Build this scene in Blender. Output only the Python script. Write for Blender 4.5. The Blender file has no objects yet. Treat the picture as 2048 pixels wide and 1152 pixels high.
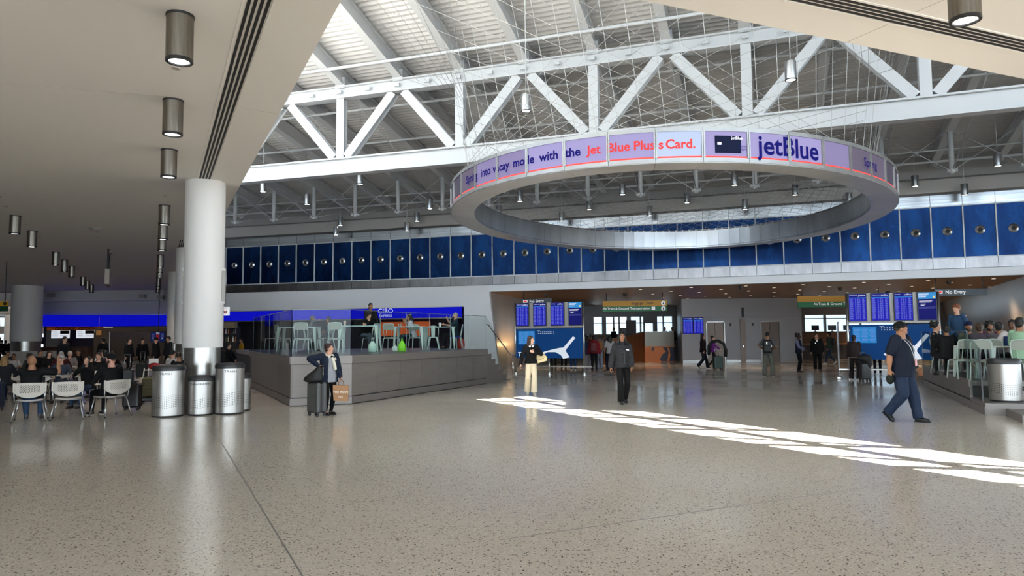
import bpy, math, random
from mathutils import Vector, Matrix
V = Vector
PI = math.pi
rnd = random.Random(7)
scene = bpy.context.scene
COL = scene.collection

# ---------------------------------------------------------------- camera
F_PX, HCAM, ROLL = 1420.0, 1.72, 0.009
PITCH = math.atan(95 / F_PX)
_c, _s = math.cos(PITCH), math.sin(PITCH)
_f = V((0, _c, _s)); _u = V((0, -_s, _c)); _r = V((1, 0, 0))
_r2 = _r * math.cos(ROLL) - _u * math.sin(ROLL)
_u2 = _u * math.cos(ROLL) + _r * math.sin(ROLL)
cam_data = bpy.data.cameras.new('camera')
cam_data.sensor_width = 36.0
cam_data.lens = 36.0 * F_PX / 2048
cam_data.clip_end = 400
cam = bpy.data.objects.new('camera', cam_data)
COL.objects.link(cam)
M3 = Matrix((_r2, _u2, -_f)).transposed()
cam.matrix_world = Matrix.Translation((0, 0, HCAM)) @ M3.to_4x4()
scene.camera = cam


def ray(px, py):
    return _f + _r2 * ((px - 1024) / F_PX) - _u2 * ((py - 576) / F_PX)


def PZ(px, py, z):
    """measured point of the photograph at a known height"""
    d = ray(px, py)
    t = (z - HCAM) / d.z
    return V((d.x * t, d.y * t, z))


def PY(px, py, y):
    """measured point of the photograph at a known distance"""
    d = ray(px, py)
    t = y / d.y
    return V((d.x * t, y, HCAM + d.z * t))


# ---------------------------------------------------------------- light and exposure
world = bpy.data.worlds.new('world')
scene.world = world
world.use_nodes = True
wn = world.node_tree.nodes['Background']
wn.inputs[0].default_value = (0.74, 0.88, 1.0, 1)
wn.inputs[1].default_value = 9.2
sun_d = bpy.data.lights.new('sun', 'SUN')
sun_d.energy = 60.0
sun_d.angle = math.radians(0.2)
sun_d.color = (1.0, 0.95, 0.86)
sun = bpy.data.objects.new('sun', sun_d)
COL.objects.link(sun)
SUN_DIR = V((-1.0, 0.0, 1.0)).normalized()          # towards the sun
sun.rotation_euler = SUN_DIR.to_track_quat('Z', 'Y').to_euler()
sun.location = (-40, 10, 40)
vs = scene.view_settings
vs.view_transform = 'Standard'
vs.look = 'None'
vs.gamma = 1.0
vs.use_curve_mapping = False
vs.exposure = 0.0
try:
    scene.cycles.use_denoising = True
    scene.cycles.denoiser = 'OPENIMAGEDENOISE'
    scene.cycles.max_bounces = 9
    scene.cycles.diffuse_bounces = 5
    scene.cycles.glossy_bounces = 4
    scene.cycles.transparent_max_bounces = 16
    scene.cycles.transmission_bounces = 6
    scene.cycles.caustics_reflective = False
    scene.cycles.caustics_refractive = False
    scene.cycles.sample_clamp_indirect = 6.0
except Exception:
    pass


# ---------------------------------------------------------------- materials
def lin(h):
    h = h.lstrip('#')
    o = []
    for i in (0, 2, 4):
        c = int(h[i:i + 2], 16) / 255
        o.append(c / 12.92 if c <= 0.04045 else ((c + 0.055) / 1.055) ** 2.4)
    return tuple(o)


MATS = {}


def mat(name, col, rough=0.5, metal=0.0, emit=0.0, spec=None, var=0.0, vscale=6.0, bump=0.0, bscale=60.0, alpha=None, emit_col=None, stretch=None):
    """procedural principled material with optional colour variation and bump from noise"""
    if name in MATS:
        return MATS[name]
    m = bpy.data.materials.new(name)
    m.use_nodes = True
    nt = m.node_tree
    b = nt.nodes['Principled BSDF']
    if isinstance(col, str):
        col = lin(col)
    b.inputs['Base Color'].default_value = (*col, 1)
    b.inputs['Roughness'].default_value = rough
    b.inputs['Metallic'].default_value = metal
    if spec is not None:
        b.inputs['Specular IOR Level'].default_value = spec
    if emit:
        b.inputs['Emission Color'].default_value = (*(emit_col or col), 1)
        b.inputs['Emission Strength'].default_value = emit
    if alpha is not None:
        b.inputs['Alpha'].default_value = alpha
    tc = None
    if var or bump:
        tc = nt.nodes.new('ShaderNodeTexCoord')
        src = tc.outputs['Object']
        if stretch:
            mp = nt.nodes.new('ShaderNodeMapping')
            mp.inputs['Scale'].default_value = stretch
            nt.links.new(src, mp.inputs['Vector'])
            src = mp.outputs['Vector']
    if var:
        n = nt.nodes.new('ShaderNodeTexNoise')
        n.inputs['Scale'].default_value = vscale
        n.inputs['Detail'].default_value = 4
        nt.links.new(src, n.inputs['Vector'])
        r = nt.nodes.new('ShaderNodeValToRGB')
        r.color_ramp.elements[0].position = 0.3
        r.color_ramp.elements[1].position = 0.7
        r.color_ramp.elements[0].color = (*[max(0, c * (1 - var)) for c in col], 1)
        r.color_ramp.elements[1].color = (*[min(1, c * (1 + var)) for c in col], 1)
        nt.links.new(n.outputs['Fac'], r.inputs['Fac'])
        nt.links.new(r.outputs['Color'], b.inputs['Base Color'])
    if bump:
        n2 = nt.nodes.new('ShaderNodeTexNoise')
        n2.inputs['Scale'].default_value = bscale
        nt.links.new(src, n2.inputs['Vector'])
        bp = nt.nodes.new('ShaderNodeBump')
        bp.inputs['Strength'].default_value = bump
        bp.inputs['Distance'].default_value = 0.02
        nt.links.new(n2.outputs['Fac'], bp.inputs['Height'])
        nt.links.new(bp.outputs['Normal'], b.inputs['Normal'])
    MATS[name] = m
    return m


def glass_mat(name, tint, refl=1.0, clear=0.9):
    """thin architectural glass: clear tinted pane with fresnel reflections"""
    if name in MATS:
        return MATS[name]
    m = bpy.data.materials.new(name)
    m.use_nodes = True
    nt = m.node_tree
    nt.nodes.clear()
    out = nt.nodes.new('ShaderNodeOutputMaterial')
    mix = nt.nodes.new('ShaderNodeMixShader')
    tr = nt.nodes.new('ShaderNodeBsdfTransparent')
    tr.inputs['Color'].default_value = (*[c * clear for c in tint], 1)
    gl = nt.nodes.new('ShaderNodeBsdfGlossy')
    gl.inputs['Roughness'].default_value = 0.0
    gl.inputs['Color'].default_value = (refl, refl, refl, 1)
    fr = nt.nodes.new('ShaderNodeFresnel')
    fr.inputs['IOR'].default_value = 1.5
    geo = nt.nodes.new('ShaderNodeNewGeometry')
    inv = nt.nodes.new('ShaderNodeMath')
    inv.operation = 'SUBTRACT'
    inv.inputs[0].default_value = 1.0
    nt.links.new(geo.outputs['Backfacing'], inv.inputs[1])
    mul = nt.nodes.new('ShaderNodeMath')
    mul.operation = 'MULTIPLY'
    nt.links.new(fr.outputs[0], mul.inputs[0])
    nt.links.new(inv.outputs[0], mul.inputs[1])
    nt.links.new(mul.outputs[0], mix.inputs[0])
    nt.links.new(tr.outputs[0], mix.inputs[1])
    nt.links.new(gl.outputs[0], mix.inputs[2])
    nt.links.new(mix.outputs[0], out.inputs['Surface'])
    MATS[name] = m
    return m


def floor_material():
    m = bpy.data.materials.new('terrazzo')
    m.use_nodes = True
    nt = m.node_tree
    b = nt.nodes['Principled BSDF']
    tc = nt.nodes.new('ShaderNodeTexCoord')
    vo = nt.nodes.new('ShaderNodeTexVoronoi')
    vo.inputs['Scale'].default_value = 62
    nt.links.new(tc.outputs['Object'], vo.inputs['Vector'])
    sep = nt.nodes.new('ShaderNodeSeparateColor')
    nt.links.new(vo.outputs['Color'], sep.inputs[0])
    ramp = nt.nodes.new('ShaderNodeValToRGB')
    ramp.color_ramp.interpolation = 'CONSTANT'
    els = ramp.color_ramp.elements
    els[0].position = 0.0
    els[0].color = (*lin('#4a3f36'), 1)
    els[1].position = 0.055
    els[1].color = (*lin('#8d7f70'), 1)
    for p, c in ((0.13, '#c4bcb0'), (0.45, '#d0c8be'), (0.72, '#bab2a7'), (0.9, '#ddd7ce')):
        e = els.new(p)
        e.color = (*lin(c), 1)
    nt.links.new(sep.outputs[0], ramp.inputs['Fac'])
    # chips are smaller than their cells: let the ground colour show between them
    mth = nt.nodes.new('ShaderNodeMath')
    mth.operation = 'LESS_THAN'
    mth.inputs[1].default_value = 0.50
    nt.links.new(vo.outputs['Distance'], mth.inputs[0])
    mx = nt.nodes.new('ShaderNodeMix')
    mx.data_type = 'RGBA'
    mx.inputs['A'].default_value = (*lin('#c8c0b5'), 1)
    nt.links.new(mth.outputs[0], mx.inputs['Factor'])
    nt.links.new(ramp.outputs['Color'], mx.inputs['B'])
    n = nt.nodes.new('ShaderNodeTexNoise')
    n.inputs['Scale'].default_value = 0.35
    n.inputs['Detail'].default_value = 3
    nt.links.new(tc.outputs['Object'], n.inputs['Vector'])
    mr = nt.nodes.new('ShaderNodeMapRange')
    mr.inputs['From Min'].default_value = 0.3
    mr.inputs['From Max'].default_value = 0.7
    mr.inputs['To Min'].default_value = 0.10
    mr.inputs['To Max'].default_value = 0.19
    nt.links.new(n.outputs['Fac'], mr.inputs['Value'])
    nt.links.new(mr.outputs['Result'], b.inputs['Roughness'])
    nt.links.new(mx.outputs['Result'], b.inputs['Base Color'])
    b.inputs['Specular IOR Level'].default_value = 0.6
    MATS['terrazzo'] = m
    return m


def streaky(name, col_a, col_b, rough, metal, stretch, scale=3.0, spec=0.5):
    """brushed or weathered panel: two tones along a stretched noise"""
    m = bpy.data.materials.new(name)
    m.use_nodes = True
    nt = m.node_tree
    b = nt.nodes['Principled BSDF']
    tc = nt.nodes.new('ShaderNodeTexCoord')
    mp = nt.nodes.new('ShaderNodeMapping')
    mp.inputs['Scale'].default_value = stretch
    n = nt.nodes.new('ShaderNodeTexNoise')
    n.inputs['Scale'].default_value = scale
    n.inputs['Detail'].default_value = 6
    n.inputs['Roughness'].default_value = 0.65
    nt.links.new(tc.outputs['Object'], mp.inputs['Vector'])
    nt.links.new(mp.outputs['Vector'], n.inputs['Vector'])
    r = nt.nodes.new('ShaderNodeValToRGB')
    r.color_ramp.elements[0].position = 0.36
    r.color_ramp.elements[1].position = 0.66
    r.color_ramp.elements[0].color = (*lin(col_a), 1)
    r.color_ramp.elements[1].color = (*lin(col_b), 1)
    nt.links.new(n.outputs['Fac'], r.inputs['Fac'])
    nt.links.new(r.outputs['Color'], b.inputs['Base Color'])
    mr = nt.nodes.new('ShaderNodeMapRange')
    mr.inputs['To Min'].default_value = rough * 0.92
    mr.inputs['To Max'].default_value = rough * 1.1
    nt.links.new(n.outputs['Fac'], mr.inputs['Value'])
    nt.links.new(mr.outputs['Result'], b.inputs['Roughness'])
    b.inputs['Metallic'].default_value = metal
    b.inputs['Specular IOR Level'].default_value = spec
    MATS[name] = m
    return m


def perforated(name, col, rough=0.4, pitch=0.03, hole=0.3, metal=0.0, axes=(0, 2), lim=None):
    """surface with a staggered grid of real see-through holes (object space)"""
    m = bpy.data.materials.new(name)
    m.use_nodes = True
    nt = m.node_tree
    b = nt.nodes['Principled BSDF']
    b.inputs['Base Color'].default_value = (*lin(col), 1)
    b.inputs['Roughness'].default_value = rough
    b.inputs['Metallic'].default_value = metal
    tc = nt.nodes.new('ShaderNodeTexCoord')
    sp = nt.nodes.new('ShaderNodeSeparateXYZ')
    nt.links.new(tc.outputs['Object'], sp.inputs[0])

    def mth(op, a, bb=None):
        n = nt.nodes.new('ShaderNodeMath')
        n.operation = op
        for i, q in enumerate((a, bb)):
            if q is None:
                continue
            if isinstance(q, (int, float)):
                n.inputs[i].default_value = q
            else:
                nt.links.new(q, n.inputs[i])
        return n.outputs[0]
    ang = None
    x = sp.outputs[axes[0]]
    z = sp.outputs[axes[1]]
    s = mth('SINE', mth('MULTIPLY', mth('ADD', x, z), PI / pitch))
    t = mth('SINE', mth('MULTIPLY', mth('SUBTRACT', x, z), PI / pitch))
    k = mth('MULTIPLY', mth('ABSOLUTE', s), mth('ABSOLUTE', t))
    h = mth('GREATER_THAN', k, 1 - hole)
    if lim:
        for ax, lo, hi in lim:
            h = mth('MULTIPLY', h, mth('MULTIPLY', mth('GREATER_THAN', sp.outputs[ax], lo), mth('LESS_THAN', sp.outputs[ax], hi)))
    nt.links.new(mth('SUBTRACT', 1.0, h), b.inputs['Alpha'])
    MATS[name] = m
    return m


# ---------------------------------------------------------------- mesh builder
class MB:
    def __init__(self):
        self.v, self.f, self.mi, self.sm = [], [], [], []
        self.cur = 0
        self.xf = None

    def mat(self, i):
        self.cur = i
        return self

    def add(self, vs, fs, smooth=False):
        o = len(self.v)
        if self.xf is not None:
            vs = [self.xf @ V(p) for p in vs]
        self.v += [tuple(p) for p in vs]
        for f in fs:
            self.f.append([o + i for i in f])
            self.mi.append(self.cur)
            self.sm.append(smooth)
        return self

    def box(self, c, s, rz=0.0):
        x, y, z = s[0] / 2, s[1] / 2, s[2] / 2
        ca, sa = math.cos(rz), math.sin(rz)
        vs = []
        for dz in (-z, z):
            for dx, dy in ((-x, -y), (x, -y), (x, y), (-x, y)):
                vs.append((c[0] + dx * ca - dy * sa, c[1] + dx * sa + dy * ca, c[2] + dz))
        return self.add(vs, [(0, 3, 2, 1), (4, 5, 6, 7), (0, 1, 5, 4), (1, 2, 6, 5), (2, 3, 7, 6), (3, 0, 4, 7)])

    def rbox(self, c, s, r=0.01, rz=0.0, n=3):
        """box with rounded vertical edges and eased top and bottom"""
        pts = []
        x, y = s[0] / 2 - r, s[1] / 2 - r
        for k, (sx, sy) in enumerate(((1, 1), (-1, 1), (-1, -1), (1, -1))):
            for i in range(n + 1):
                a = PI / 2 * (k + i / n)
                pts.append((sx * x + r * math.cos(a), sy * y + r * math.sin(a)))
        e = min(r, s[2] / 3) * 0.6
        rings = []
        for dz, sc in ((-s[2] / 2, e), (-s[2] / 2 + e, 0), (s[2] / 2 - e, 0), (s[2] / 2, e)):
            fx, fy = 1 - 2 * sc / s[0], 1 - 2 * sc / s[1]
            ca, sa = math.cos(rz), math.sin(rz)
            rings.append([(c[0] + px * fx * ca - py * fy * sa, c[1] + px * fx * sa + py * fy * ca, c[2] + dz) for px, py in pts])
        return self.loft(rings, caps=True, smooth=False)

    def beam(self, a, b, w, h, up=(0, 0, 1)):
        """rectangular bar from a to b, w sideways and h along up"""
        a, b, up = V(a), V(b), V(up)
        d = (b - a).normalized()
        s = d.cross(up)
        if s.length < 1e-6:
            s = d.cross(V((0, 1, 0)))
        s.normalize()
        u = s.cross(d).normalized()
        vs = []
        for p in (a, b):
            for sx, sy in ((-1, -1), (1, -1), (1, 1), (-1, 1)):
                vs.append(p + s * (sx * w / 2) + u * (sy * h / 2))
        return self.add(vs, [(0, 1, 2, 3), (4, 7, 6, 5), (0, 4, 5, 1), (1, 5, 6, 2), (2, 6, 7, 3), (3, 7, 4, 0)])

    def ibeam(self, a, b, w, h, tf=0.04, tw=0.03, up=(0, 0, 1)):
        up = V(up)
        d = (V(b) - V(a)).normalized()
        s = d.cross(up).normalized()
        u = s.cross(d).normalized()
        self.beam(V(a) + u * (h / 2 - tf / 2), V(b) + u * (h / 2 - tf / 2), w, tf, u)
        self.beam(V(a) - u * (h / 2 - tf / 2), V(b) - u * (h / 2 - tf / 2), w, tf, u)
        self.beam(a, b, tw, h - 2 * tf, u)
        return self

    def loft(self, rings, caps=True, smooth=True, closed=True):
        n = len(rings[0])
        vs = [p for r in rings for p in r]
        fs = []
        m = n if closed else n - 1
        for i in range(len(rings) - 1):
            for j in range(m):
                fs.append((i * n + j, i * n + (j + 1) % n, (i + 1) * n + (j + 1) % n, (i + 1) * n + j))
        if caps:
            fs.append(tuple(reversed(range(n))))
            fs.append(tuple(range((len(rings) - 1) * n, len(rings) * n)))
        return self.add(vs, fs, smooth)

    def cyl(self, a, b, r, r2=None, n=16, caps=True):
        a, b = V(a), V(b)
        r2 = r if r2 is None else r2
        d = (b - a).normalized()
        s = d.orthogonal().normalized()
        t = d.cross(s)
        rr = [[p + (s * math.cos(2 * PI * k / n) + t * math.sin(2 * PI * k / n)) * q for k in range(n)] for p, q in ((a, r), (b, r2))]
        o = len(self.f)
        self.loft(rr, caps=caps, smooth=True)
        if caps:
            self.sm[-1] = self.sm[-2] = False
        return self

    def tube(self, pts, r, n=8, caps=True):
        pts = [V(p) for p in pts]
        rings = []
        prev = None
        for i, p in enumerate(pts):
            d = (pts[min(i + 1, len(pts) - 1)] - pts[max(i - 1, 0)]).normalized()
            if prev is None:
                s = d.orthogonal().normalized()
            else:
                s = (prev - d * prev.dot(d))
                s = s.normalized() if s.length > 1e-6 else d.orthogonal().normalized()
            prev = s
            t = d.cross(s)
            q = r[i] if isinstance(r, (list, tuple)) else r
            rings.append([p + (s * math.cos(2 * PI * k / n) + t * math.sin(2 * PI * k / n)) * q for k in range(n)])
        return self.loft(rings, caps=caps)

    def lathe(self, prof, n=32, c=(0, 0, 0), smooth=True, caps=False):
        # pieces meet in a crisp edge where the profile turns sharply
        pieces, cur = [], [prof[0]]
        for i in range(1, len(prof)):
            cur.append(prof[i])
            if i + 1 < len(prof):
                a = math.atan2(prof[i][1] - prof[i - 1][1], prof[i][0] - prof[i - 1][0])
                b = math.atan2(prof[i + 1][1] - prof[i][1], prof[i + 1][0] - prof[i][0])
                if abs((b - a + PI) % (2 * PI) - PI) > 0.6:
                    pieces.append(cur)
                    cur = [prof[i]]
        pieces.append(cur)
        for pc in pieces:
            rings = [[(c[0] + r * math.cos(2 * PI * k / n), c[1] + r * math.sin(2 * PI * k / n), c[2] + z) for k in range(n)] for r, z in pc]
            self.loft(rings, caps=caps, smooth=smooth)
        return self

    def prism(self, poly, z0, z1):
        n = len(poly)
        vs = [(p[0], p[1], z0) for p in poly] + [(p[0], p[1], z1) for p in poly]
        fs = [tuple(reversed(range(n))), tuple(range(n, 2 * n))]
        fs += [(i, (i + 1) % n, n + (i + 1) % n, n + i) for i in range(n)]
        return self.add(vs, fs)

    def plate(self, pts, thick, nrm):
        """flat polygon of 3-D points given real thickness along nrm"""
        nrm = V(nrm).normalized() * thick
        n = len(pts)
        vs = [V(p) for p in pts] + [V(p) + nrm for p in pts]
        fs = [tuple(reversed(range(n))), tuple(range(n, 2 * n))]
        fs += [(i, (i + 1) % n, n + (i + 1) % n, n + i) for i in range(n)]
        return self.add(vs, fs)

    def quad(self, a, b, c, d):
        return self.add([a, b, c, d], [(0, 1, 2, 3)])

    def ball(self, c, r, n=14, m=9, smooth=True):
        rx, ry, rz = (r, r, r) if isinstance(r, (int, float)) else r
        rings = []
        for i in range(m + 1):
            a = -PI / 2 + PI * i / m
            q = max(math.cos(a), 0.02)
            rings.append([(c[0] + rx * q * math.cos(2 * PI * k / n), c[1] + ry * q * math.sin(2 * PI * k / n), c[2] + rz * math.sin(a)) for k in range(n)])
        return self.loft(rings, caps=True, smooth=smooth)

    def text(self, body, size, org, xd, yd, align='CENTER', lift=0.0, bold=0.0):
        vs, fs = text_geo(body, align, bold)
        org, xd, yd = V(org), V(xd).normalized(), V(yd).normalized()
        nd = xd.cross(yd)
        org = org + nd * lift
        return self.add([org + xd * (x * size) + yd * (y * size) for x, y in vs], fs)

    def build(self, name, mats, parent=None, base=None):
        me = bpy.data.meshes.new(name)
        if base is not None:
            bx = V(base)
            me.from_pydata([(p[0] - bx.x, p[1] - bx.y, p[2] - bx.z) for p in self.v], [], self.f)
        else:
            me.from_pydata(self.v, [], self.f)
        if not isinstance(mats, (list, tuple)):
            mats = [mats]
        for m in mats:
            me.materials.append(m)
        me.polygons.foreach_set('material_index', self.mi)
        me.polygons.foreach_set('use_smooth', self.sm)
        me.update()
        o = bpy.data.objects.new(name, me)
        COL.objects.link(o)
        if parent is not None:
            o.parent = parent
        elif base is not None:
            o.location = base
        return o


_txt = {}


def text_geo(body, align='CENTER', bold=0.0):
    key = (body, align, bold)
    if key not in _txt:
        cu = bpy.data.curves.new('txt', 'FONT')
        cu.body = body
        cu.align_x = align
        cu.align_y = 'CENTER'
        cu.size = 1.0
        cu.offset = bold
        cu.resolution_u = 3
        cu.fill_mode = 'FRONT'
        ob = bpy.data.objects.new('txt', cu)
        COL.objects.link(ob)
        dg = bpy.context.evaluated_depsgraph_get()
        me = ob.evaluated_get(dg).to_mesh()
        _txt[key] = ([(p.co.x, p.co.y) for p in me.vertices], [tuple(p.vertices) for p in me.polygons])
        ob.evaluated_get(dg).to_mesh_clear()
        bpy.data.objects.remove(ob)
        bpy.data.curves.remove(cu)
    return _txt[key]


def tag(o, label=None, cat=None, group=None, kind=None):
    if label:
        o['label'] = label
    if cat:
        o['category'] = cat
    if group:
        o['group'] = group
    if kind:
        o['kind'] = kind
    return o


def thing(name, label, cat, loc=(0, 0, 0), rz=0.0, group=None):
    o = bpy.data.objects.new(name, None)
    o.empty_display_size = 0.1
    COL.objects.link(o)
    o.location = loc
    o.rotation_euler = (0, 0, rz)
    return tag(o, label, cat, group)


def dup(root, loc, rz, label, group=None, scale=None):
    r = root.copy()
    COL.objects.link(r)
    r.location = loc
    r.rotation_euler = (0, 0, rz)
    r['label'] = label
    if group:
        r['group'] = group
    if scale:
        r.scale = scale
    for ch in list(root.children):
        c = ch.copy()
        COL.objects.link(c)
        c.parent = r
        for g in ch.children:
            d = g.copy()
            COL.objects.link(d)
            d.parent = c
    return r


ORD = ['first', 'second', 'third', 'fourth', 'fifth', 'sixth', 'seventh', 'eighth', 'ninth', 'tenth', 'eleventh', 'twelfth', 'thirteenth', 'fourteenth', 'fifteenth', 'sixteenth', 'seventeenth', 'eighteenth', 'nineteenth', 'twentieth', 'twenty-first', 'twenty-second', 'twenty-third', 'twenty-fourth', 'twenty-fifth', 'twenty-sixth', 'twenty-seventh', 'twenty-eighth', 'twenty-ninth', 'thirtieth', 'thirty-first', 'thirty-second', 'thirty-third', 'thirty-fourth', 'thirty-fifth', 'thirty-sixth', 'thirty-seventh', 'thirty-eighth', 'thirty-ninth', 'fortieth']

# common materials
M_SOFFIT = mat('soffit_paint', (0.765, 0.738, 0.70), 0.6)
M_WHITE = mat('white_paint', (0.78, 0.78, 0.77), 0.5)
M_STEEL = mat('white_steel', (0.49, 0.52, 0.55), 0.4)
M_DECK = mat('roof_deck_paint', (0.50, 0.505, 0.51), 0.6)
M_RAFT = mat('rafter_paint', (0.54, 0.56, 0.58), 0.5)
M_WALLW = mat('wall_paint', (0.60, 0.60, 0.62), 0.45)
M_BLACK = mat('black_plastic', (0.012, 0.012, 0.013), 0.4)
M_DARK = mat('dark_grey', (0.04, 0.04, 0.043), 0.5)
M_SS = streaky('brushed_steel', '#a5a3a0', '#adaba8', 0.30, 0.9, (1.0, 1.0, 9.0), 3.0)
M_SSV = streaky('brushed_steel_vertical', '#8f8b86', '#aeaaa5', 0.30, 0.85, (14.0, 14.0, 0.6), 5.0)
M_ALU = mat('aluminium', (0.50, 0.49, 0.47), 0.33, 1.0)
M_GREY = mat('grey_paint', (0.30, 0.30, 0.30), 0.5)
M_CHROME = mat('polished_steel', (0.62, 0.62, 0.62), 0.15, 1.0)
M_LENS = mat('lamp_lens', (1, 0.97, 0.92), 0.4, emit=6.0, emit_col=(1, 0.96, 0.9))
M_GLASS = glass_mat('railing_glass', (0.94, 0.975, 0.965), .28, .97)
M_CLEAR = glass_mat('window_glass', (0.38, 0.41, 0.43), 1.0, 1.0)

# ---------------------------------------------------------------- building grid: everything in the hall follows one arc
CX, CY, RW = -109.8, -299.5, 350.3


def arc(deg, r, z):
    a = math.radians(deg)
    return V((CX + r * math.sin(a), CY + r * math.cos(a), z))


def struct(o):
    o['kind'] = 'structure'
    return o


# floor ---------------------------------------------------------------
fl = MB()
fl.box((0, 34, -0.1), (190, 128, 0.2))
floor = struct(fl.build('floor', floor_material()))
# joint strips in the terrazzo
jm = MB()
M_JOINT = mat('joint_strip', (0.16, 0.15, 0.14), 0.4)
for (a, b) in (((408, 828), (628, 1190)), ((1000, 1080), (1990, 938)), ((408, 828), (300, 790)), ((1990, 938), (2200, 908))):
    p, q = PZ(*a, 0), PZ(*b, 0)
    jm.beam(p, q, 0.014, 0.003)
struct(jm.build('trim_1', M_JOINT))

# blue wall -----------------------------------------------------------
PANEL = 0.1755
T0 = 21.445          # a measured mullion
K0, K1 = -12, 35
M_BLUE = streaky('blue_enamel', '#061c40', '#0d305c', 0.27, 0.82, (1.0, 1.0, 0.35), 1.6, 0.3)
M_BAND = streaky('wall_steel', '#7a797b', '#908f91', 0.36, 1.0, (1.5, 1.5, 0.4), 2.0)
M_BAND2 = streaky('rolled_steel', '#84888d', '#a6aaae', 0.22, 1.0, (0.2, 0.2, 9.0), 2.0)
wb = MB()
lines = [T0 - PANEL * k for k in range(K1, K0, -1)]
for t0, t1 in zip(lines[:-1], lines[1:]):
    g = 0.004
    wb.mat(0).loft([[arc(t0 + g, RW, 4.56), arc(t1 - g, RW, 4.56), arc(t1 - g, RW + .1, 4.56), arc(t0 + g, RW + .1, 4.56)],
                    [arc(t0 + g, RW, 6.53), arc(t1 - g, RW, 6.53), arc(t1 - g, RW + .1, 6.53), arc(t0 + g, RW + .1, 6.53)]], smooth=False)
    g = 0.0012
    wb.mat(1).loft([[arc(t0 + g, RW - .02, 4.13), arc(t1 - g, RW - .02, 4.13), arc(t1 - g, RW + .1, 4.13), arc(t0 + g, RW + .1, 4.13)],
                    [arc(t0 + g, RW - .02, 4.52), arc(t1 - g, RW - .02, 4.52), arc(t1 - g, RW + .1, 4.52), arc(t0 + g, RW + .1, 4.52)]], smooth=False)
    wb.mat(2).loft([[arc(t0 + g, RW - .02, 6.56), arc(t1 - g, RW - .02, 6.56), arc(t1 - g, RW + .1, 6.56), arc(t0 + g, RW + .1, 6.56)],
                    [arc(t0 + g, RW - .02, 7.0), arc(t1 - g, RW - .02, 7.0), arc(t1 - g, RW + .1, 7.0), arc(t0 + g, RW + .1, 7.0)]], smooth=False)
for t in lines:
    a = math.radians(t)
    wb.mat(3).box((*arc(t, RW - .015, 0).xy, 5.545), (0.045, 0.06, 2.04), -a)
for t0, t1 in zip(lines[0:-1:2], lines[2::2]):
    for z0, z1, dr in ((4.515, 4.565, 0.0), (6.525, 6.565, 0.0)):
        wb.mat(3).loft([[arc(t0, RW + dr, z0), arc(t1, RW + dr, z0), arc(t1, RW + .1, z0), arc(t0, RW + .1, z0)],
                        [arc(t0, RW + dr, z1), arc(t1, RW + dr, z1), arc(t1, RW + .1, z1), arc(t0, RW + .1, z1)]], smooth=False)
    wb.mat(4).loft([[arc(t0, RW + .1, 4.0), arc(t1, RW + .1, 4.0), arc(t1, RW + .3, 4.0), arc(t0, RW + .3, 4.0)],
                    [arc(t0, RW + .1, 8.75), arc(t1, RW + .1, 8.75), arc(t1, RW + .3, 8.75), arc(t0, RW + .3, 8.75)]], smooth=False)
    # plain grey upstand between the steel strip and the roof
    wb.mat(4).loft([[arc(t0, RW - .35, 7.04), arc(t1, RW - .35, 7.04), arc(t1, RW + .1, 7.0), arc(t0, RW + .1, 7.0)],
                    [arc(t0, RW - .35, 7.55), arc(t1, RW - .35, 7.55), arc(t1, RW + .1, 7.7), arc(t0, RW + .1, 7.7)]], smooth=False)
wall_back = struct(wb.build('wall_back', [M_BLUE, M_BAND, M_BAND2, M_STEEL, M_GREY]))

# plain white lower wall left of the opening, and the white fascia above the opening
T_OPEN = math.degrees(math.atan2(-1.13 - CX, 33.35 - CY))
wl = MB()
M_FASCIA = mat('fascia_paint', (0.62, 0.63, 0.66), 0.4)


def arcbox(m, ta, tb, r0, r1, z0, z1, n=None):
    n = n or max(1, int(abs(tb - ta) / 0.35))
    for i in range(n):
        a, b = ta + (tb - ta) * i / n, ta + (tb - ta) * (i + 1) / n
        m.loft([[arc(a, r0, z0), arc(b, r0, z0), arc(b, r1, z0), arc(a, r1, z0)],
                [arc(a, r0, z1), arc(b, r0, z1), arc(b, r1, z1), arc(a, r1, z1)]], smooth=False)


arcbox(wl, 15.3, T_OPEN, RW + .02, RW + .22, 3.12, 4.11)
arcbox(wl, math.degrees(math.atan2(-2.35 - CX, 33.8 - CY)), T_OPEN, RW + .02, RW + .22, 0, 3.12)
# the cheek that leans out beside the opening
p0, p1 = arc(T_OPEN, RW + .02, 3.8), arc(T_OPEN + .075, RW + .02, 0)
wl.plate([arc(T_OPEN - .002, RW + .02, 3.8), arc(T_OPEN - .002, RW + .02, 0), p1], .2, (0.3, 0.95, 0))
struct(wl.build('wall_left', M_WALLW))
fa = MB()
arcbox(fa, T_OPEN - .002, 23.4, RW - .02, RW + .25, 3.8, 4.11)
struct(fa.build('trim_2', M_FASCIA))
# ---------------------------------------------------------------- roof
RT = 338.65


def zraf(r):
    return 8.05 + 0.155 * (350.3 - r) if r >= RT else 9.86 + 0.22 * (RT - r)


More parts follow.
